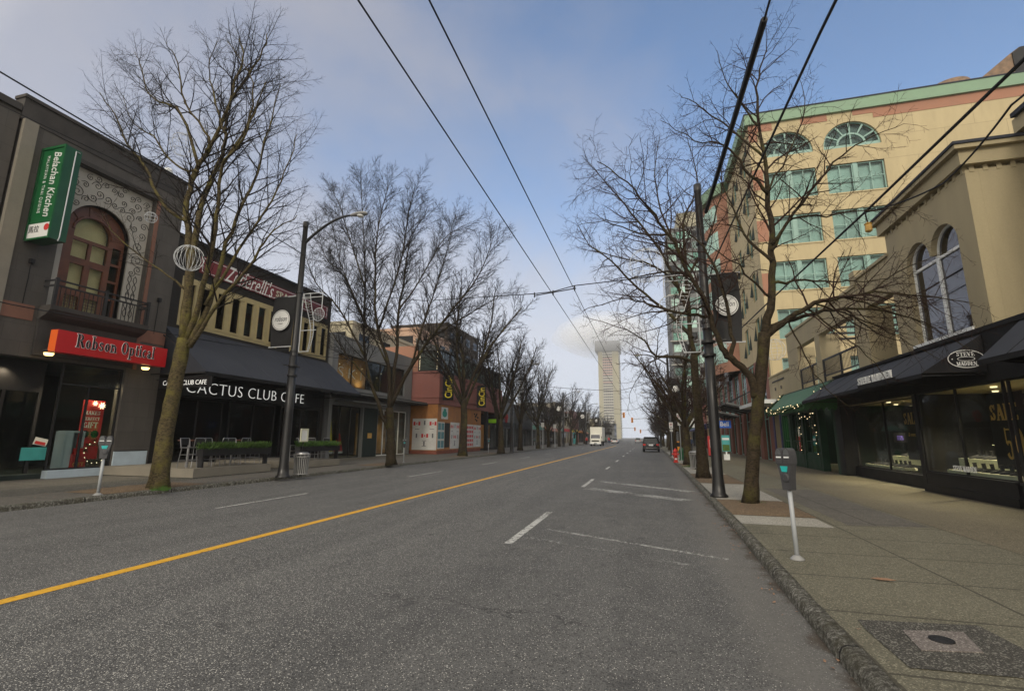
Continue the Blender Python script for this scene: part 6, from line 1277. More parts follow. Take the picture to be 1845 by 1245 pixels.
# ================================================================== lamp posts
def filigree(F, side, z0, z1, u0, t):
    """white festive frame: upright, cross bars, S-shaped ladder and a round lattice; side=+1 right of the post"""
    w_ = .95 * side; P = lambda a, b: (u0 + w_ * a, F, z0 + (z1 - z0) * b)
    mb = MB(); 
    for a, b in (((0, 0), (0, 1)), ((0, 1), (1, 1)), ((0, 0), (.5, 0)), ((0, .93), (1, .93)), ((1, 1), (1, .72)), ((0, .36), (.8, .36))): mb.tube([P(*a), P(*b)], .018, 5)
    mb.build('frame', 'white_metal', t); mb = MB(); A_, B_ = [], []
    for i in range(22):
        q = i / 21; cx_ = .35 + .28 * math.sin(q * 3.6 + .4) * (1 - .3 * q) ; wd = .05 + .22 * q; A_.append(P(cx_ - wd * .6, q)); B_.append(P(min(cx_ + wd * .6, .98), q))
    mb.tube(A_, .014, 4); mb.tube(B_, .014, 4)
    for a, b in zip(A_, B_): mb.tube([a, (b[0], b[1], b[2] + .03)], .008, 3)
    mb.build('curved_ladder', 'white_metal', t); mb = MB(); c = Vector(P(.88, .62)); r = .27
    mb.tube([c + Vector((r * math.cos(2 * PI * i / 18), -.02, r * math.sin(2 * PI * i / 18))) for i in range(18)], .014, 4, closed=True)
    for k in (-.6, -.3, 0, .3, .6): q = math.sqrt(1 - k * k) * r; mb.tube([c + Vector((k * r, -.02, -q)), c + Vector((k * r, -.02, q))], .008, 3); mb.tube([c + Vector((-q, -.02, k * r)), c + Vector((q, -.02, k * r))], .008, 3)
    mb.build('round_lattice', 'white_metal', t)
def lamp_post(x, y, top, arm, label, banner, bl_, zb=(5.35, 7.5), orn=True, detail=True):
    K = .80 if arm < 0 else .95
    t = thing('lamp_post', (x, y, SW), label, 'lamp post', 'black lamp posts with banners'); 
    MB().lathe((x, y, SW), [(.30 * K, 0), (.30 * K, .04), (.225 * K, .10), (.205 * K, .35), (.185 * K, .5), (.175 * K, 2.5), (.165 * K, 4.8)], 20).build('lower_pole', 'pole_black', t, smooth=True); MB().lathe((x, y, SW + 4.8), [(.15, 0), (.135, .03), (.10, top - 5.2), (.115, top - 5.18), (.115, top - 4.93)], 16).build('upper_pole', 'pole_black', t, smooth=True)
    mb = MB()
    for z in (4.1, 4.5, 5.1, 7.6): mb.lathe((x, y, z), [(.20 if z < 5 else .16, 0), (.20 if z < 5 else .16, .07)], 16)
    mb.bar((x - .5 * arm, y, 4.6), (x + .35 * arm, y, 4.45), .04); mb.build('clamp', 'pole_black', t)
    if arm and detail is not None:
        zz = top - 1.0; A_ = [(x + arm * 2.2 * q, y, zz + 1.05 * math.sin(q * PI / 2) ** .9 * 1) for q in [i / 10 for i in range(11)]]
        if label.find('near right') < 0:
            MB().tube(A_, [.065 - .02 * i / 10 for i in range(11)], 8).build('arm', 'pole_black', t); hx, hz = A_[-1][0], A_[-1][2]
            hd = MB(); n = 12; st = [(0, .05, .05), (.12, .09, .07), (.35, .15, .09), (.6, .16, .09), (.75, .10, .06), (.8, .02, .02)]
            for q, wy, wz in st:
                for j in range(n): a = 2 * PI * j / n; hd.v.append((hx + arm * q, y + wy * math.cos(a), hz + wz * math.sin(a)))
            for i in range(len(st) - 1):
                for j in range(n): hd.f.append((i * n + j, i * n + (j + 1) % n, (i + 1) * n + (j + 1) % n, (i + 1) * n + j)); hd.mi.append(0)
            hb = hd.build('lamp_head', 'lamp_grey', t, smooth=True); MB().lathe((hx + arm * .48, y, hz - .15), [(.06, 0), (.13, .03), (.15, .08)], 12).build('lens', 'white_paint', hb)
    if orn:
        s_ = 1 if arm > 0 else -1; filigree(y - .02, s_, zb[0] - .25, zb[1] + .05, x + s_ * .22, t)
    if banner:
        s_ = -1 if arm > 0 else 1; b = thing('banner', (x + s_ * .7, y, zb[0]), bl_, 'banner', 'black round emblem street banners'); mb = MB(); w_ = 1.0 if arm > 0 else .72; nn = 9
        for j in range(nn + 1):
            for i in range(6): u = i / 5; v = j / nn; mb.v.append((x + s_ * (.2 + w_ * u) + .05 * math.sin(v * 3) * u * s_, y + .05 * math.sin(u * 4 + v * 2) * (.4 + v), zb[0] + (zb[1] - zb[0]) * v))
        for j in range(nn):
            for i in range(5): mb.f.append((j * 6 + i, j * 6 + i + 1, (j + 1) * 6 + i + 1, (j + 1) * 6 + i)); mb.mi.append(0)
        mb.build('cloth', 'near_black', b, smooth=True); mb = MB(); 
        for z in zb: mb.tube([(x, y, z), (x + s_ * (w_ + .3), y, z)], .02, 6)
        mb.build('banner_rod', 'white_metal' if detail else 'pole_black', b)
        cx_, cz_, r = x + s_ * (.2 + w_ * .52), zb[0] + (zb[1] - zb[0]) * .52, w_ * .44; MB().disc((cx_, y - .10, cz_), r, (0, -1, 0), .006, 28).build('emblem', 'white_glow', b)
        if detail:
            S_ = south(y - .108); mb = MB(); S_.slab(mb, [[(cx_ + (r - .03) * math.cos(2 * PI * i / 28), cz_ + (r - .03) * math.sin(2 * PI * i / 28)) for i in range(28)], [(cx_ + (r - .045) * math.cos(2 * PI * i / 28), cz_ + (r - .045) * math.sin(2 * PI * i / 28)) for i in range(28)]], 0, .003); mb.build('ring', 'near_black', b)
            text('robson', 'lettering', 'near_black', b, (cx_ - r * .68, y - .108, cz_ - r * .12), (1, 0, 0), (0, 0, 1), r * 1.36, r * .5, .003, shear=.3); text('STREET', 'lettering', 'near_black', b, (cx_ - r * .28, y - .108, cz_ - r * .42), (1, 0, 0), (0, 0, 1), r * .56, r * .12, .003)
    return t
lamp_post(-13.85, 16.3, 10.8, 1, 'black lamp post with curved lamp arm beside the left litter bin', True, 'black banner with white round emblem left of the restaurant lamp post')
lamp_post(1.84, 15.03, 9.6, -1, 'tall near right black lamp post standing on the pale slab beside the gnarled tree', True, 'black banner with white round emblem right of the near right lamp post', zb=(4.5, 6.62))
p = onz(922, 815, SW); lamp_post(p.x, p.y, 9.3, 1, 'black lamp post beyond the pink building on the left kerb', False, '', orn=True)
lamp_post(2.0, 46, 9.3, -1, 'second right black lamp post standing beside the red hydrant', True, 'black banner with round emblem on the second right lamp post', zb=(5.0, 7.1))
for i, y in enumerate((82, 113, 145)):
    wd = ('first', 'second', 'third')[i]; lamp_post(-13.8, y, 9.3, 1, f'distant black lamp post on the left kerb, {wd} beyond the bus stop poles', True, f'distant black banner on the left kerb, {wd} beyond the bus stop poles', detail=False); lamp_post(2.0, y + 4, 9.3, -1, f'distant black lamp post on the right kerb, {wd} beyond the parked black car', True, f'distant black banner on the right kerb, {wd} beyond the parked black car', detail=False)
# ================================================================== wires
def wire(label, pts, r=.012, m='near_black', sag=0, n=10, grp='overhead wires'):
    P = []
    for i in range(len(pts) - 1):
        a, b = Vector(pts[i]), Vector(pts[i + 1])
        for k in range(n): t = k / n; q = a.lerp(b, t); q.z -= sag * 4 * t * (1 - t); P.append(q)
    P.append(Vector(pts[-1])); return tag(MB().tube(P, r, 6).build('overhead_wire', m, origin=tuple(P[0])), label, 'wire', grp)
wire('left one of the two thin trolley wires above the road', [(-2.52, -6, 5.95), (-2.60, 13.9, 6.0), (-2.60, 45, 6.0), (-2.6, 150, 6.0)], .010, sag=.02); wire('right one of the two thin trolley wires above the road', [(-1.88, -6, 5.98), (-1.90, 13.6, 6.0), (-1.90, 45, 6.0), (-1.9, 150, 6.0)], .010, sag=.02)
pa = onx(655, 531, -14.0); sp_ = thing('span_wire', (-2.2, 13.8, 6), 'black span wire crossing the road and holding the trolley wires', 'span wire')
mb = MB(); mb.tube([pa, (-9, pa.y + (13.9 - pa.y) * .42, (pa.z + 6.1) / 2 - .1), (-3.2, 13.98, 6.10), (-2.60, 13.9, 6.10), (-1.90, 13.6, 6.14), (1.84, 15.0, 6.75)], .014, 6); mb.build('wire', 'near_black', sp_)
mb = MB(); mb.tube([(-3.2, 13.98, 6.04), (-1.86, 13.58, 6.05)], .016, 6); 
for x, y in ((-3.2, 13.98), (-2.60, 13.9), (-1.90, 13.6)): mb.tube([(x, y, 5.98), (x, y, 6.14)], .022, 6)
mb.build('hanger', 'near_black', sp_)
wire('second span wire crossing the road beyond the pink building', [(-13.8, 49, 7.3), (-2.6, 47, 6.1), (2.0, 46, 7.3)], .02, sag=.1); wire('third faint span wire crossing the road far away', [(-13.8, 82, 7.6), (-2.6, 82, 6.1), (2, 82, 7.6)], .02, sag=.1)
wire('thick black cable sleeve running to the near right lamp post', [(2.14, 7.6, 8.5), (2.0, 14.7, 8.5)], .055); wire('black cable above the right kerb ending in the thick sleeve', [(2.25, -2, 8.6), (2.14, 7.6, 8.5)], .018)
wire('heavy black cable above the right pavement left of the tower bay', [(3.9, -2, 9.05), (3.34, 8.75, 9.0), (3.01, 19.94, 9.0), (2.9, 31, 8.6)], .028); wire('heaviest black cable slanting across the hotel windows', [(6.9, -3, 8.1), (6.33, 9.33, 8.0), (6.13, 14.66, 7.98), (5.76, 22.8, 8.0), (5.2, 34, 7.9)], .036)
a = ony(1822, 190, 9.3); wire('thinner black cable joining the heaviest cable over the hotel', [(a.x + .6, 3, a.z + .3), tuple(a), (6.7, 12.3, 7.45), (6.13, 14.66, 7.96)], .02, sag=.08)
p = ony(1565, 412, 14.6); t = thing('hanging_box', tuple(p), 'small brass coloured box hanging from the heaviest cable by the hotel', 'hanging box'); MB().lathe((p.x, p.y, p.z - .1), [(.05, 0), (.09, .03), (.08, .2), (.10, .24), (.03, .28)], 10).build('box', 'gold', t); MB().tube([(p.x, p.y, p.z + .15), (p.x - .03, p.y, p.z + .4), (6.13, 14.66, 7.95)], .02, 5).build('cord', 'near_black', t)
wire('upper black wire across the stone building roof to the left lamp post', [(-12.2, 0, 9.1), tuple(onx(22, 143, -12.5)), tuple(onx(335, 328, -12.8)), (-13.8, 16.2, 9.3)], .018); wire('thin black wire across the stone building above the green sign', [tuple(onx(-60, 160, -13.6)), tuple(onx(186, 278, -13.8)), tuple(onx(330, 350, -14))], .010)
wire('sagging black wire across the balcony and the slate awning', [tuple(onx(x, y, -14.3)) for x, y in ((-40, 535), (22, 549), (240, 590), (400, 618), (560, 640), (700, 655), (795, 668))], .014, n=4)
# ================================================================== pavement furniture
def meter(base_, lean, label, rz_, sc_=1.0):
    t = thing('parking_meter', (0, 0, 0), label, 'parking meter', 'grey twin head parking meters')
    MB().lathe((0, 0, 0), [(.12, 0), (.12, .012), (.09, .035), (.05, .06)], 20).build('base_flange', 'lamp_grey', t, smooth=False)
    MB().tube([(0, 0, .05), (0, 0, .92)], .040, 16).build('post', 'meter_post', t, smooth=True); MB().lathe((0, 0, .90), [(.032, 0), (.032, .03)], 12).build('collar', 'rust', t)
    S_ = Face((0, -.075, 0), (1, 0, 0)); mb = MB()
    mb.slab([[(-.085, .93), (.085, .93), (.105, 1.12), (.155, 1.30), (.165, 1.40), (-.165, 1.40), (-.155, 1.30), (-.105, 1.12)]], (0, .075, 0), (1, 0, 0), (0, 0, 1), .15); o = mb.build('yoke', 'meter_grey', t)
    for s_ in (-1, 1):
        mb = MB(); x0 = .085 * s_; n = 12
        prof = [(-.075, 1.29), (.075, 1.29), (.08, 1.40)] + [(.078 * math.cos(PI * i / n), 1.40 + .115 * math.sin(PI * i / n)) for i in range(n + 1)] + [(-.08, 1.40)]
        mb.slab([[(x0 + a, b) for a, b in prof]], (0, .088, 0), (1, 0, 0), (0, 0, 1), .176); h = mb.build('meter_head', 'meter_grey', t)
        mb = MB(); mb.slab([[(x0 + .06 * math.cos(PI * i / n), 1.415 + .088 * math.sin(PI * i / n)) for i in range(n + 1)]], (0, -.0885, 0), (1, 0, 0), (0, 0, 1), .006); mb.build('dome_window', 'dome_glass', h)
        MB().box(x0 - .055, x0 + .055, -.094, -.0885, 1.375, 1.395).build('slot_plate', 'white_paint', h)
    MB().slab([[(-.08, 1.26), (.08, 1.26), (.055, 1.18), (-.055, 1.18)]], (0, -.076, 0), (1, 0, 0), (0, 0, 1), .006).build('sticker', 'teal_sticker', t)
    MB().lathe((.03, -.075, 1.10), [(.062, 0), (.062, -.02), (.045, -.03)], 16, axis='y').build('coin_door', 'meter_grey', t)
    snapshot(t); return t
m0 = meter(None, 0, 'grey twin head parking meter on the near right kerb with a teal sticker', 0)
p = onz(1437, 1008, SW); m0.location = (p.x, p.y, SW); m0.rotation_euler = (0, math.radians(-1.2), -.95); m0.scale = (.74, .74, .98)
p = onz(176, 892, SW); d = dup(m0, (p.x, p.y, SW), .72, 'grey twin head parking meter in front of the optical shop window'); d.scale = (.92, .92, 1.04)
for px, py, lb in ((727, 833, 'parking meter right of the wide tree before the grey gallery building'), (880, 817, 'parking meter in front of the far end of the pink building'), (963, 808, 'parking meter before the grey building with red wreaths')): p = onz(px, py, SW); dup(m0, (p.x, p.y, SW), .6, lb)
def litter(x, y, label):
    t = thing('litter_bin', (x, y, SW), label, 'litter bin', 'slatted metal litter bins'); mb = MB()
    for i in range(22): a = 2 * PI * i / 22; c_, s_ = math.cos(a), math.sin(a); mb.tube([(x + .25 * c_, y + .25 * s_, SW + .06), (x + .26 * c_, y + .26 * s_, SW + .45), (x + .29 * c_, y + .29 * s_, SW + .78)], .022, 4)
    mb.build('slats', 'lamp_grey', t); MB().lathe((x, y, SW + .06), [(.2, 0), (.21, .70), (.2, .71)], 16).build('liner', 'near_black', t)
    mb = MB(); 
    for z, r in ((.08, .265), (.76, .30), (.86, .30)): mb.tube([(x + r * math.cos(2 * PI * i / 24), y + r * math.sin(2 * PI * i / 24), SW + z) for i in range(24)], .022, 6, closed=True)
    for i in range(12): a = 2 * PI * i / 12; mb.bar((x + .3 * math.cos(a), y + .3 * math.sin(a), SW + .76), (x + .3 * math.cos(a), y + .3 * math.sin(a), SW + .86), .03)
    mb.build('rim', 'lamp_grey', t); MB().lathe((x, y, SW + .86), [(.29, 0), (.27, .06), (.12, .09), (.12, .04)], 20).build('lid', 'steel', t); MB().lathe((x, y, SW), [(.06, 0), (.06, .08)], 8).build('foot', 'near_black', t); return t
p = onz(541, 857, SW); litter(p.x, p.y, 'pale slatted litter bin beside the left lamp post'); p = onz(1254, 845, SW); litter(p.x, p.y, 'pale slatted litter bin between two trees on the right pavement')
p = onz(1270, 838, SW); t = thing('recycling_bin', (2.9, 30, SW), 'dark rounded bin behind the right slatted litter bin', 'bin'); MB().lathe((2.75, 29.2, SW), [(.22, 0), (.27, .06), (.27, .75), (.2, .95), (.08, 1.05)], 18).build('body', 'bin_blue', t, smooth=True); MB().box(2.6, 2.9, 28.92, 28.95, .75, .85).build('opening', 'near_black', t)
def hydrant(x, y):
    t = thing('fire_hydrant', (x, y, SW), 'red fire hydrant on the right kerb before the second lamp post', 'fire hydrant')
    MB().lathe((x, y, SW), [(.17, 0), (.17, .05), (.12, .07), (.11, .32), (.15, .34), (.15, .38), (.115, .4), (.115, .66), (.16, .68), (.16, .72), (.13, .76), (.08, .86), (.03, .9)], 18).build('barrel', 'hydrant_red', t, smooth=False)
    for s_ in (-1, 1): MB().lathe((x + s_ * .11, y, SW + .54), [(.06, 0), (.06, s_ * .08), (.075, s_ * .08), (.075, s_ * .11), (.02, s_ * .13)], 10, axis='x').build('side_nozzle', 'hydrant_red', t)
    MB().lathe((x, y - .11, SW + .5), [(.08, 0), (.08, -.08), (.095, -.08), (.095, -.12), (.03, -.14)], 12, axis='y').build('front_nozzle', 'hydrant_red', t); MB().box(x - .07, x + .07, y - .125, y - .115, SW + .18, SW + .28).build('label_plate', 'white_paint', t); MB().lathe((x, y, SW + .9), [(.035, 0), (.035, .05)], 5).build('cap_nut', 'hydrant_red', t)
p = onz(1218, 833, SW); hydrant(p.x, p.y)
q = ony(1228, 820, 38); t = thing('utility_box', (q.x, 38, SW), 'dark green cylindrical standpipe right of the red hydrant', 'standpipe'); MB().lathe((q.x, 38, SW), [(.2, 0), (.2, .05), (.15, .08), (.15, .6), (.19, .62), (.19, .7), (.12, .85), (.03, .92)], 14).build('body', 'bin_green', t); MB().lathe((q.x - .12, 38, SW + .5), [(.06, 0), (.06, -.12)], 10, axis='x').build('side_nozzle', 'bin_green', t)
def psign(x, y, top, label, m='meter_post'):
    t = thing('parking_sign', (x, y, SW), label, 'sign', 'no parking signs'); MB().tube([(x, y, SW), (x, y, top)], .028, 8).build('post', m, t); MB().box(x - .16, x + .16, y - .035, y - .028, top - .52, top - .0).build('plate', 'white_glow', t)
    F_ = Face((0, y - .036, 0), (1, 0, 0)); r = .11; c = (x, top - .18); mb = MB(); F_.slab(mb, [[(c[0] + r * math.cos(2 * PI * i / 20), c[1] + r * math.sin(2 * PI * i / 20)) for i in range(20)], [(c[0] + (r - .025) * math.cos(2 * PI * i / 20), c[1] + (r - .025) * math.sin(2 * PI * i / 20)) for i in range(20)]], 0, .003); mb.bar((c[0] - .07, y - .042, c[1] + .07), (c[0] + .07, y - .042, c[1] - .07), .02, .003); mb.build('red_ring', 'poster_red', t)
    text('P', 'letter', 'near_black', t, (c[0] - .04, y - .037, c[1] - .06), (1, 0, 0), (0, 0, 1), .08, .12, .002, bold=.02); MB().box(x - .1, x + .1, y - .04, y - .036, top - .44, top - .40).build('arrow', 'near_black', t)
    if m == 'meter_post': MB().box(x - .12, x + .12, y - .035, y - .03, top - .80, top - .58).build('lower_plate', 'paper_white', t)
psign(1.95, 44.5, 3.05, 'no parking sign on a grey post left of the second right lamp post'); p = onz(1232, 836, SW); psign(p.x, 34.5, 3.35, 'taller no parking sign on the post beside the third right tree')
for k, (px, py) in enumerate(((978, 808), (1000, 806))):
    p = onz(px, py, SW); lb = ('near grey bus stop pole with pale plate on the left kerb', 'far grey bus stop pole with pale plate on the left kerb')[k]; t = thing('bus_stop_pole', (p.x, p.y, SW), lb, 'bus stop pole', 'bus stop poles'); MB().tube([(p.x, p.y, SW), (p.x, p.y, 3.6)], .06, 8).build('post', 'meter_post', t); MB().box(p.x - .22, p.x + .22, p.y - .08, p.y - .06, 3.1, 3.7).build('plate', 'paper_white', t)
for px, py, Yb, m, lb in ((1222, 797, 60, 'signal_yellow', 'orange yellow newspaper box on the right pavement'), (1213, 795, 62, 'poster_red', 'small red newspaper box beside the second right lamp post'), (1035, 795, 112, 'box_teal', 'teal kiosk panel left of the white box truck')):
    p = ony(px, py, Yb); t = thing('newspaper_box', (p.x, Yb, SW), lb, 'newspaper box'); h = 1.2 if Yb < 100 else 2.6; MB().box(p.x - .28, p.x + .28, Yb, Yb + .4, SW + .1, SW + h).build('box', m, t); MB().box(p.x - .2, p.x + .2, Yb - .01, Yb - .002, SW + h * .5, SW + h * .9).build('window', 'glass_dark', t)
# ================================================================== vehicles
def loft(mb, secs):
    """secs: list of closed rings with equal counts"""
    n = len(secs[0]); o = len(mb.v)
    for s_ in secs: mb.v += [tuple(q) for q in s_]
    for i in range(len(secs) - 1):
        for j in range(n): mb.f.append((o + i * n + j, o + i * n + (j + 1) % n, o + (i + 1) * n + (j + 1) % n, o + (i + 1) * n + j)); mb.mi.append(0)
    mb.f.append(tuple(o + j for j in range(n))[::-1]); mb.f.append(tuple(o + (len(secs) - 1) * n + j for j in range(n))); mb.mi += [0, 0]
def car(loc, label, m, W_=1.9, L_=4.8, H_=1.7, suv=True, back=True, group=None):
    """built along +y with its tail at y=0; loc is the middle of the tail on the ground"""
    x, y, z = loc; t = thing('parked_car', (x, y + L_ / 2, z), label, 'car', group); w_ = W_ / 2; bl = H_ * .60
    def ring(yy, zb, zt, hw, top): return [(x - hw * .93, y + yy, z + zb), (x + hw * .93, y + yy, z + zb), (x + hw, y + yy, z + zb + (zt - zb) * .45), (x + hw * .98, y + yy, z + zt - .04), (x + top, y + yy, z + zt), (x - top, y + yy, z + zt), (x - hw * .98, y + yy, z + zt - .04), (x - hw, y + yy, z + zb + (zt - zb) * .45)]
    mb = MB(); hood = bl - (.02 if suv else .06)
    loft(mb, [ring(0, .42, bl - .12, w_ * .86, w_ * .75), ring(.08, .30, bl - .03, w_ * .96, w_ * .86), ring(.5, .26, bl, w_, w_ * .92), ring(L_ * .6, .26, bl, w_, w_ * .92), ring(L_ * .72, .26, hood, w_, w_ * .88), ring(L_ * .93, .27, hood - .14, w_ * .97, w_ * .8), ring(L_, .38, hood - .3, w_ * .85, w_ * .65)])
    mb.build('body', m, t, smooth=False); mb = MB()
    def cab(yy, zt, hw): return [(x - w_ * .93, y + yy, z + bl - .01), (x + w_ * .93, y + yy, z + bl - .01), (x + hw, y + yy, z + zt), (x - hw, y + yy, z + zt)]
    a, b = (.10, .45) if suv else (.75, 1.35)
    secs = [cab(a, bl + .02, w_ * .90), cab(b, H_ - .03, w_ * .72), cab(b + .3, H_, w_ * .74), cab(L_ * .5, H_, w_ * .75), cab(L_ * .58, H_ - .05, w_ * .73), cab(L_ * .74, bl + .02, w_ * .88)]
    loft(mb, secs); mb.build('windows', 'car_glass', t); mb = MB(); mb.box(x - w_ * .70, x + w_ * .70, y + b + .02, y + L_ * .57, z + H_ - .012, z + H_ + .02)
    for s_ in (-1, 1):
        for yy in (b + .02, L_ * .36, L_ * .57): mb.bar((x + s_ * w_ * .95, y + yy + (.0), z + bl), (x + s_ * w_ * .75, y + yy, z + H_ - .01), .07, .05)
    if suv:
        for s_ in (-1, 1): mb.bar((x + s_ * w_ * .93, y + .10, z + bl), (x + s_ * w_ * .74, y + .43, z + H_), .10)
        mb.box(x - w_ * .68, x + w_ * .68, y + .30, y + .5, z + H_ - .02, z + H_ + .035)
    mb.build('roof_pillars', m, t)
    for s_ in (-1, 1):
        for yy in (.85, L_ - .95):
            wh = MB(); wh.lathe((x + s_ * (w_ - .22), y + yy, z + .35), [(.20, 0), (.33, .0), (.355, .03), (.355, s_ * .2 if s_ > 0 else -.2), (.33, s_ * .22), (.22, s_ * .225)], 18, axis='x'); q = wh.build('tyre', 'rubber', t); MB().lathe((x + s_ * (w_ + .005), y + yy, z + .35), [(.21, 0), (.20, s_ * .012), (.05, s_ * .02)], 14, axis='x').build('rim', 'steel', q)
        MB().slab([[(x + s_ * w_ * .93, z + bl - .30), (x + s_ * w_ * .60, z + bl - .26), (x + s_ * w_ * .62, z + bl - .10), (x + s_ * w_ * .92, z + bl - .08)]], (0, y + .045, 0), (1, 0, 0), (0, 0, 1), .06).build('tail_light', 'tail_red', t)
        MB().box(x + s_ * w_ * .55 - .2, x + s_ * w_ * .55 + .2, y + L_ - .1, y + L_ + .01, z + bl - .36, z + bl - .22).build('headlight', 'white_paint', t); MB().lathe((x + s_ * (w_ + .08), y + L_ * .66, z + bl + .06), [(.05, -.07), (.10, 0), (.05, .07)], 8).build('side_mirror', m, t)
    MB().box(x - .26, x + .26, y - .03, y - .015, z + bl - .32, z + bl - .14).build('number_plate', 'plate_white', t); MB().box(x - w_ * .9, x + w_ * .9, y - .06, y + .1, z + .36, z + .56).build('bumper', 'near_black' if m == 'car_black' else m, t); MB().box(x - w_ * .62, x + w_ * .62, y - .075, y - .061, z + .50, z + .545).build('bumper_trim', 'chrome', t)
    if suv: MB().box(x - .45, x + .45, y + .0, y + .035, z + bl - .10, z + bl - .05).build('tailgate_trim', 'chrome', t); MB().tube([(x - .5, y - .02, z + .32), (x - .5, y - .09, z + .31)], .04, 8).build('exhaust', 'chrome', t)
    return t
car((.28, 61.5, 0), 'black parked car seen from behind on the right kerb lane', 'car_black', 2.0, 4.9, 1.78)
p = onz(1150, 797, 0); car((-3.3, 165, rz(165)), 'small dark grey car driving away in the distance', 'car_silver', 1.9, 4.6, 1.6)
for i, (x, y, lb) in enumerate([(-9.6, 146, 'white car parked ahead of the box truck, nearest of the white pair'), (-9.9, 154, 'silver white car parked ahead of the box truck, farther of the white pair')]): car((x, y, 0), lb, ('car_white', 'car_silver')[i], 1.8, 4.5, 1.45, suv=False, group='cars parked on the left far away')
car((-12.6, 175, 0), 'dark car parked far along the left kerb', 'car_black', 1.8, 4.5, 1.5, suv=False)
tx, ty = onz(1073, 803, 0).x, 98; tx = ony(1073, 803, 98).x; t = thing('box_truck', (tx, ty + 3, 0), 'white box truck facing the camera on the left side of the road', 'truck'); print('truck', tx)
mb = MB(); mb.box(tx - 1.2, tx + 1.2, ty + 1.7, ty + 8, .95, 3.75); mb.build('cargo_box', 'truck_white', t); mb = MB(); loft(mb, [[(tx - 1.0, ty, .5), (tx + 1.0, ty, .5), (tx + 1.02, ty, 1.35), (tx - 1.02, ty, 1.35)], [(tx - 1.05, ty + .12, .45), (tx + 1.05, ty + .12, .45), (tx + 1.05, ty + .12, 1.5), (tx - 1.05, ty + .12, 1.5)], [(tx - 1.05, ty + .5, .45), (tx + 1.05, ty + .5, .45), (tx + .98, ty + .5, 2.3), (tx - .98, ty + .5, 2.3)], [(tx - 1.05, ty + 1.65, .45), (tx + 1.05, ty + 1.65, .45), (tx + .95, ty + 1.65, 2.42), (tx - .95, ty + 1.65, 2.42)]]); mb.build('cab', 'truck_white', t)
mb = MB(); mb.add([(tx - .92, ty + .10, 1.46), (tx + .92, ty + .10, 1.46), (tx + .86, ty + .46, 2.22), (tx - .86, ty + .46, 2.22)], [(0, 1, 2, 3)]); mb.build('windscreen', 'glass_violet', t); MB().box(tx - .8, tx + .8, ty - .03, ty - .005, .88, 1.12).build('grille', 'near_black', t); MB().box(tx - 1.1, tx + 1.1, ty - .1, ty + .1, .42, .72).build('bumper', 'white_paint', t); MB().box(tx - .25, tx + .25, ty - .12, ty - .101, .48, .6).build('number_plate', 'near_black', t)
for s_ in (-1, 1):
    MB().box(tx + s_ * .85 - .13, tx + s_ * .85 + .13, ty - .04, ty - .002, .9, 1.12).build('headlight', 'white_glow', t); MB().box(tx + s_ * 1.2 - .05, tx + s_ * 1.2 + .05, ty + .3, ty + .36, 1.5, 1.9).build('side_mirror', 'near_black', t)
    for yy in (1.0, 6.4): MB().lathe((tx + s_ * .8, ty + yy, .42), [(.2, 0), (.42, 0), (.42, s_ * .26), (.2, s_ * .27)], 18, axis='x').build('tyre', 'rubber', t)
MB().box(tx - 1.1, tx + 1.1, ty + 1.8, ty + 7.9, .7, .94).build('chassis', 'near_black', t)
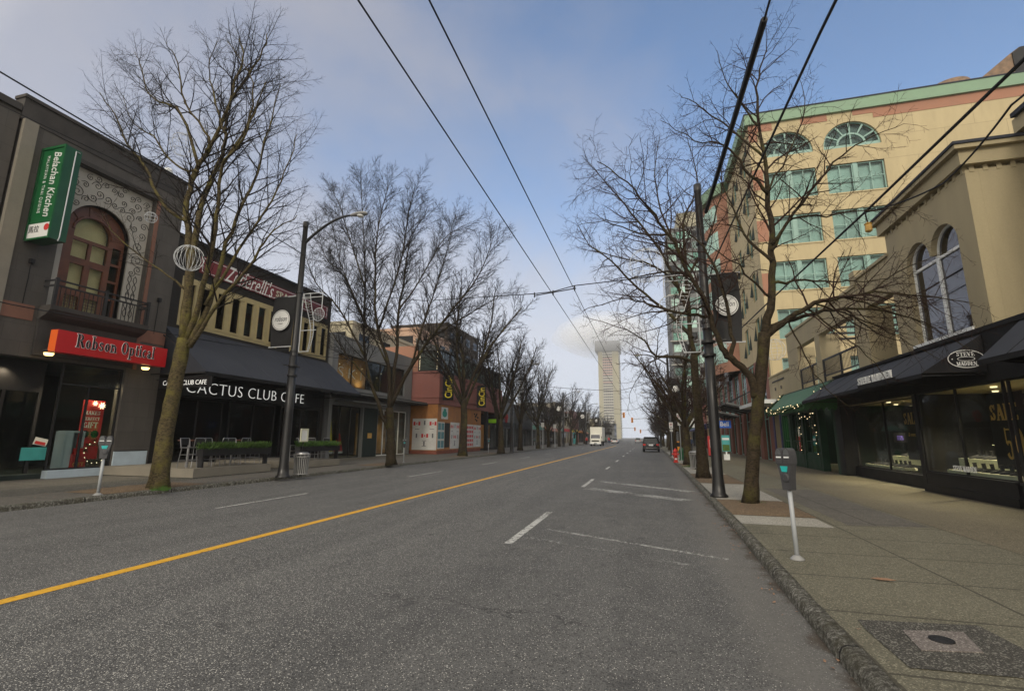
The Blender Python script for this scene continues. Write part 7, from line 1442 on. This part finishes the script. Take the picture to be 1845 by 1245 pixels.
# ================================================================== people (one skinned body each)
def person(x, y, facing, label, top, legs, walk=.25, hair='hair', z=SW, h=1.72):
    bm = bmesh.new(); sk = bm.verts.layers.skin.verify(); k = h / 1.72; V = {}
    J = dict(pel=((0, 0, .93), .125), wai=((0, 0, 1.08), .12), che=((0, .01, 1.27), .145), neck=((0, 0, 1.44), .055), chin=((0, .015, 1.52), .062), head=((0, .01, 1.61), .088), crown=((0, 0, 1.69), .06))
    for s_, n in ((-1, 'l'), (1, 'r')):
        w_ = walk * s_
        J.update({f'hip{n}': ((.09 * s_, 0, .86), .092), f'kn{n}': ((.095 * s_, w_ * .35 + .03, .48), .062), f'an{n}': ((.095 * s_, w_ * .8 - .02, .09), .043), f'to{n}': ((.10 * s_, w_ * .8 + .13, .04), .036), f'sh{n}': ((.175 * s_, 0, 1.39), .062), f'el{n}': ((.23 * s_, -w_ * .3, 1.12), .043), f'wr{n}': ((.23 * s_, -w_ * .6 + .08, .90), .031), f'ha{n}': ((.225 * s_, -w_ * .6 + .12, .82), .034)})
    for q, (c, r) in J.items():
        v = bm.verts.new([a * k for a in c]); v[sk].radius = (r * k, r * k); v[sk].use_root = q == 'pel'; V[q] = v
    E_ = [('pel', 'wai'), ('wai', 'che'), ('che', 'neck'), ('neck', 'chin'), ('chin', 'head'), ('head', 'crown')]
    for n in 'lr': E_ += [('pel', 'hip' + n), ('hip' + n, 'kn' + n), ('kn' + n, 'an' + n), ('an' + n, 'to' + n), ('che', 'sh' + n), ('sh' + n, 'el' + n), ('el' + n, 'wr' + n), ('wr' + n, 'ha' + n)]
    for a, b in E_: bm.edges.new((V[a], V[b]))
    me = bpy.data.meshes.new('s'); bm.to_mesh(me); bm.free(); ob = bpy.data.objects.new('s', me); C.objects.link(ob); ob.modifiers.new('k', 'SKIN'); sb_ = ob.modifiers.new('b', 'SUBSURF'); sb_.levels = 1; sb_.render_levels = 1
    dg = bpy.context.evaluated_depsgraph_get(); m2 = bpy.data.meshes.new_from_object(ob.evaluated_get(dg)); bpy.data.objects.remove(ob)
    m2.materials.clear()
    for q in (top, legs, 'skin', hair, 'near_black'): m2.materials.append(M[q])
    for p_ in m2.polygons:
        c = p_.center / k; p_.use_smooth = True
        p_.material_index = 4 if c.z < .08 else 1 if c.z < .93 and abs(c.x) < .19 else 2 if (c.z < .88 and abs(c.x) > .19) or (1.44 < c.z < 1.66 and c.y > -.03) else 3 if c.z >= 1.5 else 0
    t = thing('person', (x, y, z), label, 'person'); o = bpy.data.objects.new('body', m2); C.objects.link(o); o.parent = t; t.rotation_euler = (0, 0, facing); return t
q = ony(1232, 800, 64); person(q.x, 64, PI, 'person in a bright yellow jacket and dark trousers standing on the right pavement', 'cloth_yellow', 'cloth_dark', .1)
q = ony(1240, 800, 58); person(q.x + .6, 62, PI, 'person in dark clothes walking just right of the yellow jacket', 'cloth_blue', 'cloth_dark', .3)
q = onz(998, 806, SW); person(q.x - .6, q.y + 1, .3, 'person in grey jacket standing by the far bus stop pole', 'cloth_grey', 'cloth_dark', .1)
q = ony(1057, 795, 104); person(q.x, 104, PI, 'person in a red coat on the left pavement beside the box truck', 'cloth_red', 'cloth_dark', .2); q = ony(1097, 795, 128); person(q.x, 128, 0, 'person in a red coat walking behind the box truck', 'cloth_red', 'cloth_blue', .3); q = ony(1091, 795, 126); person(q.x, 126, 0, 'person in a green coat walking behind the box truck', 'bin_green', 'cloth_dark', .3)
# ================================================================== shops receding on both sides
def shop(y0, y1, h, wall, label, left=True, awn=None, sign=None, signcol='near_black', wins=3, wm='glass_dark', shopm='glass', trim=None, X=None, word=None, glow=False, upfr='near_black', name='shop_building', h1=3.4):
    X = X if X is not None else (XL + .6 if left else XR + .2); F = Face((X, 0, 0), (0, 1, 0), out=1 if left else -1); t = thing(name, (X, (y0 + y1) / 2, SW), label, 'building'); n = max(2, int((y1 - y0) / 3.6)); w_ = (y1 - y0 - .6) / n
    sh = [rect(y0 + .3 + i * w_ + .2, y0 + .3 + (i + 1) * w_ - .2, .131, h1 - .4) for i in range(n)]; up = []
    if h > h1 + 2.6 and wins:
        nf = int((h - h1 - .8) / 3.0)
        for f in range(nf):
            for i in range(wins): c = y0 + (y1 - y0) * (i + .5) / wins; b = (y1 - y0) / wins * .33; up.append(rect(c - b, c + b, h1 + 1.2 + f * 3, h1 + 2.9 + f * 3))
    mb = MB(); F.slab(mb, [rect(y0, y1, SW, h)] + sh + up, -.3, 0); mb.build('wall', wall, t)
    mb = MB(); F.box(mb, y0, y1, h, h + .25, -.4, .12); mb.build('cornice', trim or wall, t); s_ = -1 if left else 1
    mb = MB(); xa, xb = sorted((X + s_ * .31, X + s_ * 9)); mb.box(xa, xb, y0, y0 + .2, SW, h); mb.box(xa, xb, y1 - .2, y1, SW, h); mb.box(xa, xb, y0 + .2, y1 - .2, h - .4, h - .2); mb.box(*sorted((X + s_ * 3, X + s_ * 3.1)), y0 + .2, y1 - .2, SW, h - .4); mb.build('side_wall', wall, t)
    for r_ in sh: window(F, t, r_[0][0], r_[1][0], SW, h1 - .4, 2, 1, .06, 'near_black', shopm, d=-.2, name='shop_window', back='gold_wall_glow' if glow else None)  # glowing back sheet stands in for a lit interior
    for r_ in up: window(F, t, r_[0][0], r_[1][0], r_[0][1], r_[2][1], 2, 1, .07, upfr, wm, d=-.2)
    if sign: mb = MB(); F.box(mb, y0 + .5, y1 - .5, h1 - .25, h1 + .45, .003, .1); g = mb.build('sign_band', sign, t)
    if sign and word: text(word, 'lettering', signcol, t, F.p(y0 + 1.5 if left else y1 - 1.5, h1 - .1, .1), (0, 1 if left else -1, 0), (0, 0, 1), (y1 - y0) * .5, .42, .02)
    if awn:
        o = F.n; mb = MB(); a, b = F.p(y0 + .4, h1 + .5, .05), F.p(y1 - .4, h1 + .5, .05); c, d = F.p(y1 - .4, h1 - .35, 1.6), F.p(y0 + .4, h1 - .35, 1.6); e, f = F.p(y0 + .4, h1 - .35, .05), F.p(y1 - .4, h1 - .35, .05); mb.add([a, b, c, d, e, f], [(0, 1, 2, 3), (0, 3, 4), (1, 5, 2)]); mb.build('awning', awn, t)
        mb = MB(); mb.add([d, c, (c.x, c.y, c.z - .25), (d.x, d.y, d.z - .25)], [(0, 1, 2, 3)]); mb.build('valance', awn, t)
    return t
YP = Y1
LS = [(63.2, 75.5, 7.4, 'far_grey', 'plain grey boarded building decorated with red wreaths', dict(sign='near_black', wins=0, shopm='glass_clear', glow=False)),
 (75.6, 88, 6.6, 'concrete_dark', 'dark concrete fronted building beyond the red wreaths', dict(wins=0, sign='near_black')), (88.1, 99, 7.2, 'grey_plaster', 'pale grey shop with a teal sign band on the left row', dict(sign='sea_green', wins=3)), (99.1, 111, 7.8, 'far_brown', 'brown shop building with red sloping awning behind the truck', dict(awn='terracotta', wins=3)),
 (111.1, 124, 9.6, 'stone_light', 'grey gabled building with tall pale framed windows above the truck', dict(sign='teal_frame', wins=4, upfr='white_paint')), (124.1, 137, 7.6, 'far_cream', 'cream shop with a red sign band far along the left row', dict(sign='poster_red', wins=3, glow=True)), (137.1, 151, 9, 'pink_plaster', 'reddish shop with yellow sign band far along the left row', dict(sign='yellow_sign', wins=4, glow=True)),
 (151.1, 166, 8, 'far_grey', 'grey shop with orange awning far along the left row', dict(awn='orange_wood', wins=3)), (166.1, 184, 10, 'far_cream', 'last tall cream building of the left row', dict(awn='green_cloth', wins=4))]
for a, b, h, w_, lb, kw in LS: shop(a, b, h, w_, lb, True, **kw)
for (y, z, r, lb) in ((64.6, 4.6, .55, 'red wreath high on the left end of the grey boarded building'), (70, 4.4, .55, 'red wreath high in the middle of the grey boarded building')):
    rr = random.Random(int(y)); t = thing('red_wreath', (XL + 1, y, z), lb, 'wreath', 'red wreaths on the grey boarded building'); mb = MB(); X = XL + .75
    for i in range(200): a = rr.uniform(0, 6.28); q = r * rr.uniform(.55, 1.05); p_ = Vector((X + rr.random() * .2, y + q * math.cos(a), z + q * math.sin(a) * 1.2)); mb.add([p_, p_ + Vector((.1, .14 * math.cos(a), .14)), p_ + Vector((0, -.12, .1))], [(0, 1, 2)])
    mb.build('ribbon', 'flag_red', t); MB().lathe((X + .2, y, z - .1), [(.02, 0), (.1, .1), (.02, .2)], 8).build('bow', 'poster_red', t)
RS = [(66.2, 79, 7.4, 'olive_plaster', 'tan two storey shop with a big pale billboard beyond the hotel', dict(sign='awning_black', wins=3, glow=True)), (79.1, 92, 8.5, 'brick_wall', 'brick shop beyond the pale billboard on the right', dict(awn='navy', wins=3, glow=True)), (92.1, 106, 7.2, 'far_grey', 'grey shop with green awning on the far right row', dict(awn='green_cloth', wins=3)), (106.1, 121, 9, 'far_cream', 'cream shop with red band on the far right row', dict(sign='poster_red', wins=4)), (121.1, 138, 7.5, 'pink_plaster', 'reddish shop on the far right row', dict(awn='slate_cloth', wins=3)), (138.1, 158, 9, 'far_brown', 'brown shop near the end of the right row', dict(sign='yellow_sign', wins=4)), (158.1, 182, 8, 'far_grey', 'last grey shop at the end of the right row', dict(awn='green_cloth', wins=4))]
for a, b, h, w_, lb, kw in RS: shop(a, b, h, w_, lb, False, **kw)
q = ony(1252, 745, 60); t = thing('billboard', (q.x, 60, 3), 'pale blank billboard with a blue edge beyond the hotel canopies', 'billboard'); a = ony(1243, 770, 60); b = ony(1263, 715, 60); MB().box(a.x, b.x, 60, 60.15, a.z, b.z).build('board', 'white_paint', t); MB().box(a.x - .28, a.x - .01, 60, 60.15, a.z + .1, b.z - .8).build('blue_edge', 'poster_blue', t); MB().bar((b.x, 60.1, (a.z + b.z) / 2), (XR + .3, 60.1, (a.z + b.z) / 2), .12).build('bracket', 'near_black', t)
farblock('brick_block', 'brick shop with pale windows between hotel and distant shops', 20, 34, 70, 90, 14, 'brick_wall', nx=4)
# glass tower behind the right trees
t = thing('glass_tower', (22, 130, 0), 'grey green glass residential tower rising behind the right trees', 'building'); a = ony(1200, 420, 128); b = ony(1262, 420, 128)
MB().box(a.x, b.x, 128, 150, 0, 57).build('wall', 'far_grey', t); MB().box(a.x + 3, b.x - .5, 130, 148, 57, 62).build('penthouse', 'tower_tan', t)
S_ = south(128)
for f in range(17):
    z = 5 + f * 3.05
    for i in range(4): u0 = a.x + .3 + i * (b.x - a.x - .6) / 4; mb = MB(); S_.box(mb, u0 + .1, u0 + (b.x - a.x - .6) / 4 - .1, z, z + 1.9, .003, .05); mb.build('window', ('teal_dark', 'sea_green', 'teal_blind', 'glass_dark')[(i + f * 3) % 4], t)
    if f % 2: MB().box(a.x - .5, a.x + 3.5, 126.6, 127.99, z - .5, z - .35).build('balcony', 'tower_white', t)
farblock('slab_tower', 'dim grey slab tower behind the right hand tree row', 12, 26, 190, 215, 34, 'far_grey', nx=5)
# ================================================================== the tall tower and the fog bank on its top
TX0, TX1, TY_ = ony(1079, 700, 520).x, ony(1116, 700, 520).x, 520; t = thing('residential_tower', ((TX0 + TX1) / 2, 530, 0), 'very tall tan residential tower whose top fades into low cloud', 'tower'); zc = 93
MB().box(TX0, TX1, TY_, TY_ + 22, 0, zc).build('wall', 'tower_tan', t); MB().box(TX0 - 3, TX1 + 2, TY_ - 2, TY_ + 24, zc, zc + 11).build('crown_storey', 'far_grey', t); S_ = south(TY_); c0, c1 = TX0 + (TX1 - TX0) * .22, TX0 + (TX1 - TX0) * .70
for f in range(32):
    z = 2 + f * 2.84; mb = MB(); S_.box(mb, c0, c1, z, z + .95, .6, .8); mb.build('balcony_front', 'tower_pink' if f in (20, 23, 24, 25, 26, 27, 28, 29) else 'tower_white', t); mb = MB(); S_.box(mb, c0, c1, z + .95, z + 2.6, .01, .1); mb.build('window_row', 'tower_dark', t)
    mb = MB()
    for i in range(6): u = c0 + (c1 - c0) * i / 5; S_.box(mb, u - .1, u + .1, z + .95, z + 2.8, .12, .75)
    mb.build('balcony_divider', 'tower_white', t); MB().box(TX1 + .01, TX1 + .9, TY_ + 1, TY_ + 20, z, z + 1.2).build('side_balcony', 'tower_white', t)
def puff(mb, c, r, seed):
    bm = bmesh.new(); bmesh.ops.create_icosphere(bm, subdivisions=3, radius=1); rr = random.Random(seed); from mathutils import noise as nz
    for v in bm.verts: v.co *= 1 + .10 * nz.noise(v.co * 2 + Vector((seed, 0, 0)))
    mb.add([(c[0] + v.co.x * r[0], c[1] + v.co.y * r[1], c[2] + v.co.z * r[2]) for v in bm.verts], [tuple(q.index for q in f_.verts) for f_ in bm.faces]); bm.free()
def volmat(name, dens, col, an=.3):
    m = bpy.data.materials.new(name); m.use_nodes = True; nt = m.node_tree; nt.nodes.clear(); o = _n(nt, 'ShaderNodeOutputMaterial'); v = _n(nt, 'ShaderNodeVolumePrincipled'); v.inputs['Density'].default_value = dens; v.inputs['Color'].default_value = c4(col); v.inputs['Anisotropy'].default_value = an; nt.links.new(v.outputs[0], o.inputs['Volume']); return m
M['fog'] = volmat('fog', .012, (.955, .965, .985), 0)
for i_, k_ in enumerate((1.0, .82, .66, .5, .36)):
    mb = MB(); puff(mb, ((TX0 + TX1) / 2 - 4, 526, 112 + i_), (60 * k_, 45 * k_, 26 * k_ - 1), 3 + i_); tag(mb.build('cloud', 'fog', origin=(0, 0, 0), smooth=True), 'pale low cloud swallowing the tower top', 'cloud', kind='stuff')
M['haze'] = volmat('haze', HAZE, (.93, .95, 1.0), 0) if HAZE else None
if HAZE: tag(MB().box(-260, 260, -30, 900, -1.5, 150).build('haze', 'haze', origin=(0, 0, 0)), 'thin pale winter haze over the whole street', 'haze', kind='stuff')
bpy.context.scene.cycles.volume_bounces = 3
bpy.context.scene.cycles.volume_bounces = 5
# real lamps seen lit in the shop windows
def spot(x, y, z, e, name='downlight_lamp', tilt=0):
    l = bpy.data.lights.new(name, 'SPOT'); l.energy = e * 6; l.spot_size = math.radians(120); l.spot_blend = .6; l.color = (1, .80, .52); l.shadow_soft_size = .06
    o = bpy.data.objects.new(name, l); C.objects.link(o); o.location = (x, y, z); o.rotation_euler = (0, tilt, 0); return o
for x, y, e in ((XR + .55, 15.6, 75), (XR + .7, 17.3, 65), (XR + 1.2, 20.4, 110), (XR + 1.2, 23.2, 110), (XR + .6, 12.5, 20), (XR + 1.1, 32.3, 8)): spot(x, y, 3.12, e)
spot(XL - .25, 13.5, 4.2, 22); spot(XL - .25, 14.5, 4.2, 26); spot(XL - .8, 11.6, 4.2, 8); spot(XL - 1.4, 31, 3.8, 30); spot(XL - 1.4, 37.8, 3.8, 30)
for y in (31, 33.2, 35.4): spot(XL - 1.5, y, 5.25, 10, 'uplight_lamp', PI)
# far masses of trees and low blocks beyond the crest
rr = random.Random(5)
for i in range(14):
    s_ = -1 if i % 2 else 1; x = s_ * rr.uniform(22, 60) - 4; y = rr.uniform(190, 330); w_ = rr.uniform(12, 22); farblock('far_building', 'one of the low buildings beyond the last shops', x - w_ / 2, x + w_ / 2, y, y + 18, rr.uniform(7, 12), rr.choice(('far_cream', 'far_grey', 'far_brown')), nx=3, nz=2)['group'] = 'low buildings beyond the last shops'
# ================================================================== traffic signals
def signal(px, py, Y, side, label, s_=1.0):
    p = ony(px, py, Y); xp = -14.6 if side < 0 else 2.4; t = thing('traffic_signal', (xp, Y, SW), label, 'traffic light', 'traffic signals over the road'); MB().tube([(xp, Y, SW), (xp, Y, p.z + 1.2)], .12, 10).build('pole', 'pole_black', t); MB().tube([(xp, Y, p.z + .5), (p.x, Y, p.z + .3)], .06, 8).build('mast_arm', 'lamp_grey', t)
    h = MB().box(p.x - .24 * s_, p.x + .24 * s_, Y - .35, Y - .08, p.z - .62 * s_, p.z + .62 * s_).build('housing', 'signal_yellow', t)
    for k, m in ((.38, 'near_black'), (0, 'near_black'), (-.38, 'near_black')): MB().lathe((p.x, Y - .352, p.z + k * s_), [(.13 * s_, 0), (.14 * s_, -.12), (.13 * s_, -.12), (.12 * s_, -.01)], 12, axis='y').build('lens', m, h)
signal(1124, 748, 118, -1, 'yellow traffic signal on the mast arm reaching from the left, nearest'); signal(1139, 757, 122, 1, 'yellow traffic signal on the mast arm reaching from the right, nearest'); signal(1144, 773, 175, -1, 'small yellow traffic signal on a farther mast arm from the left'); signal(1154, 777, 180, 1, 'small yellow traffic signal on a farther mast arm from the right')
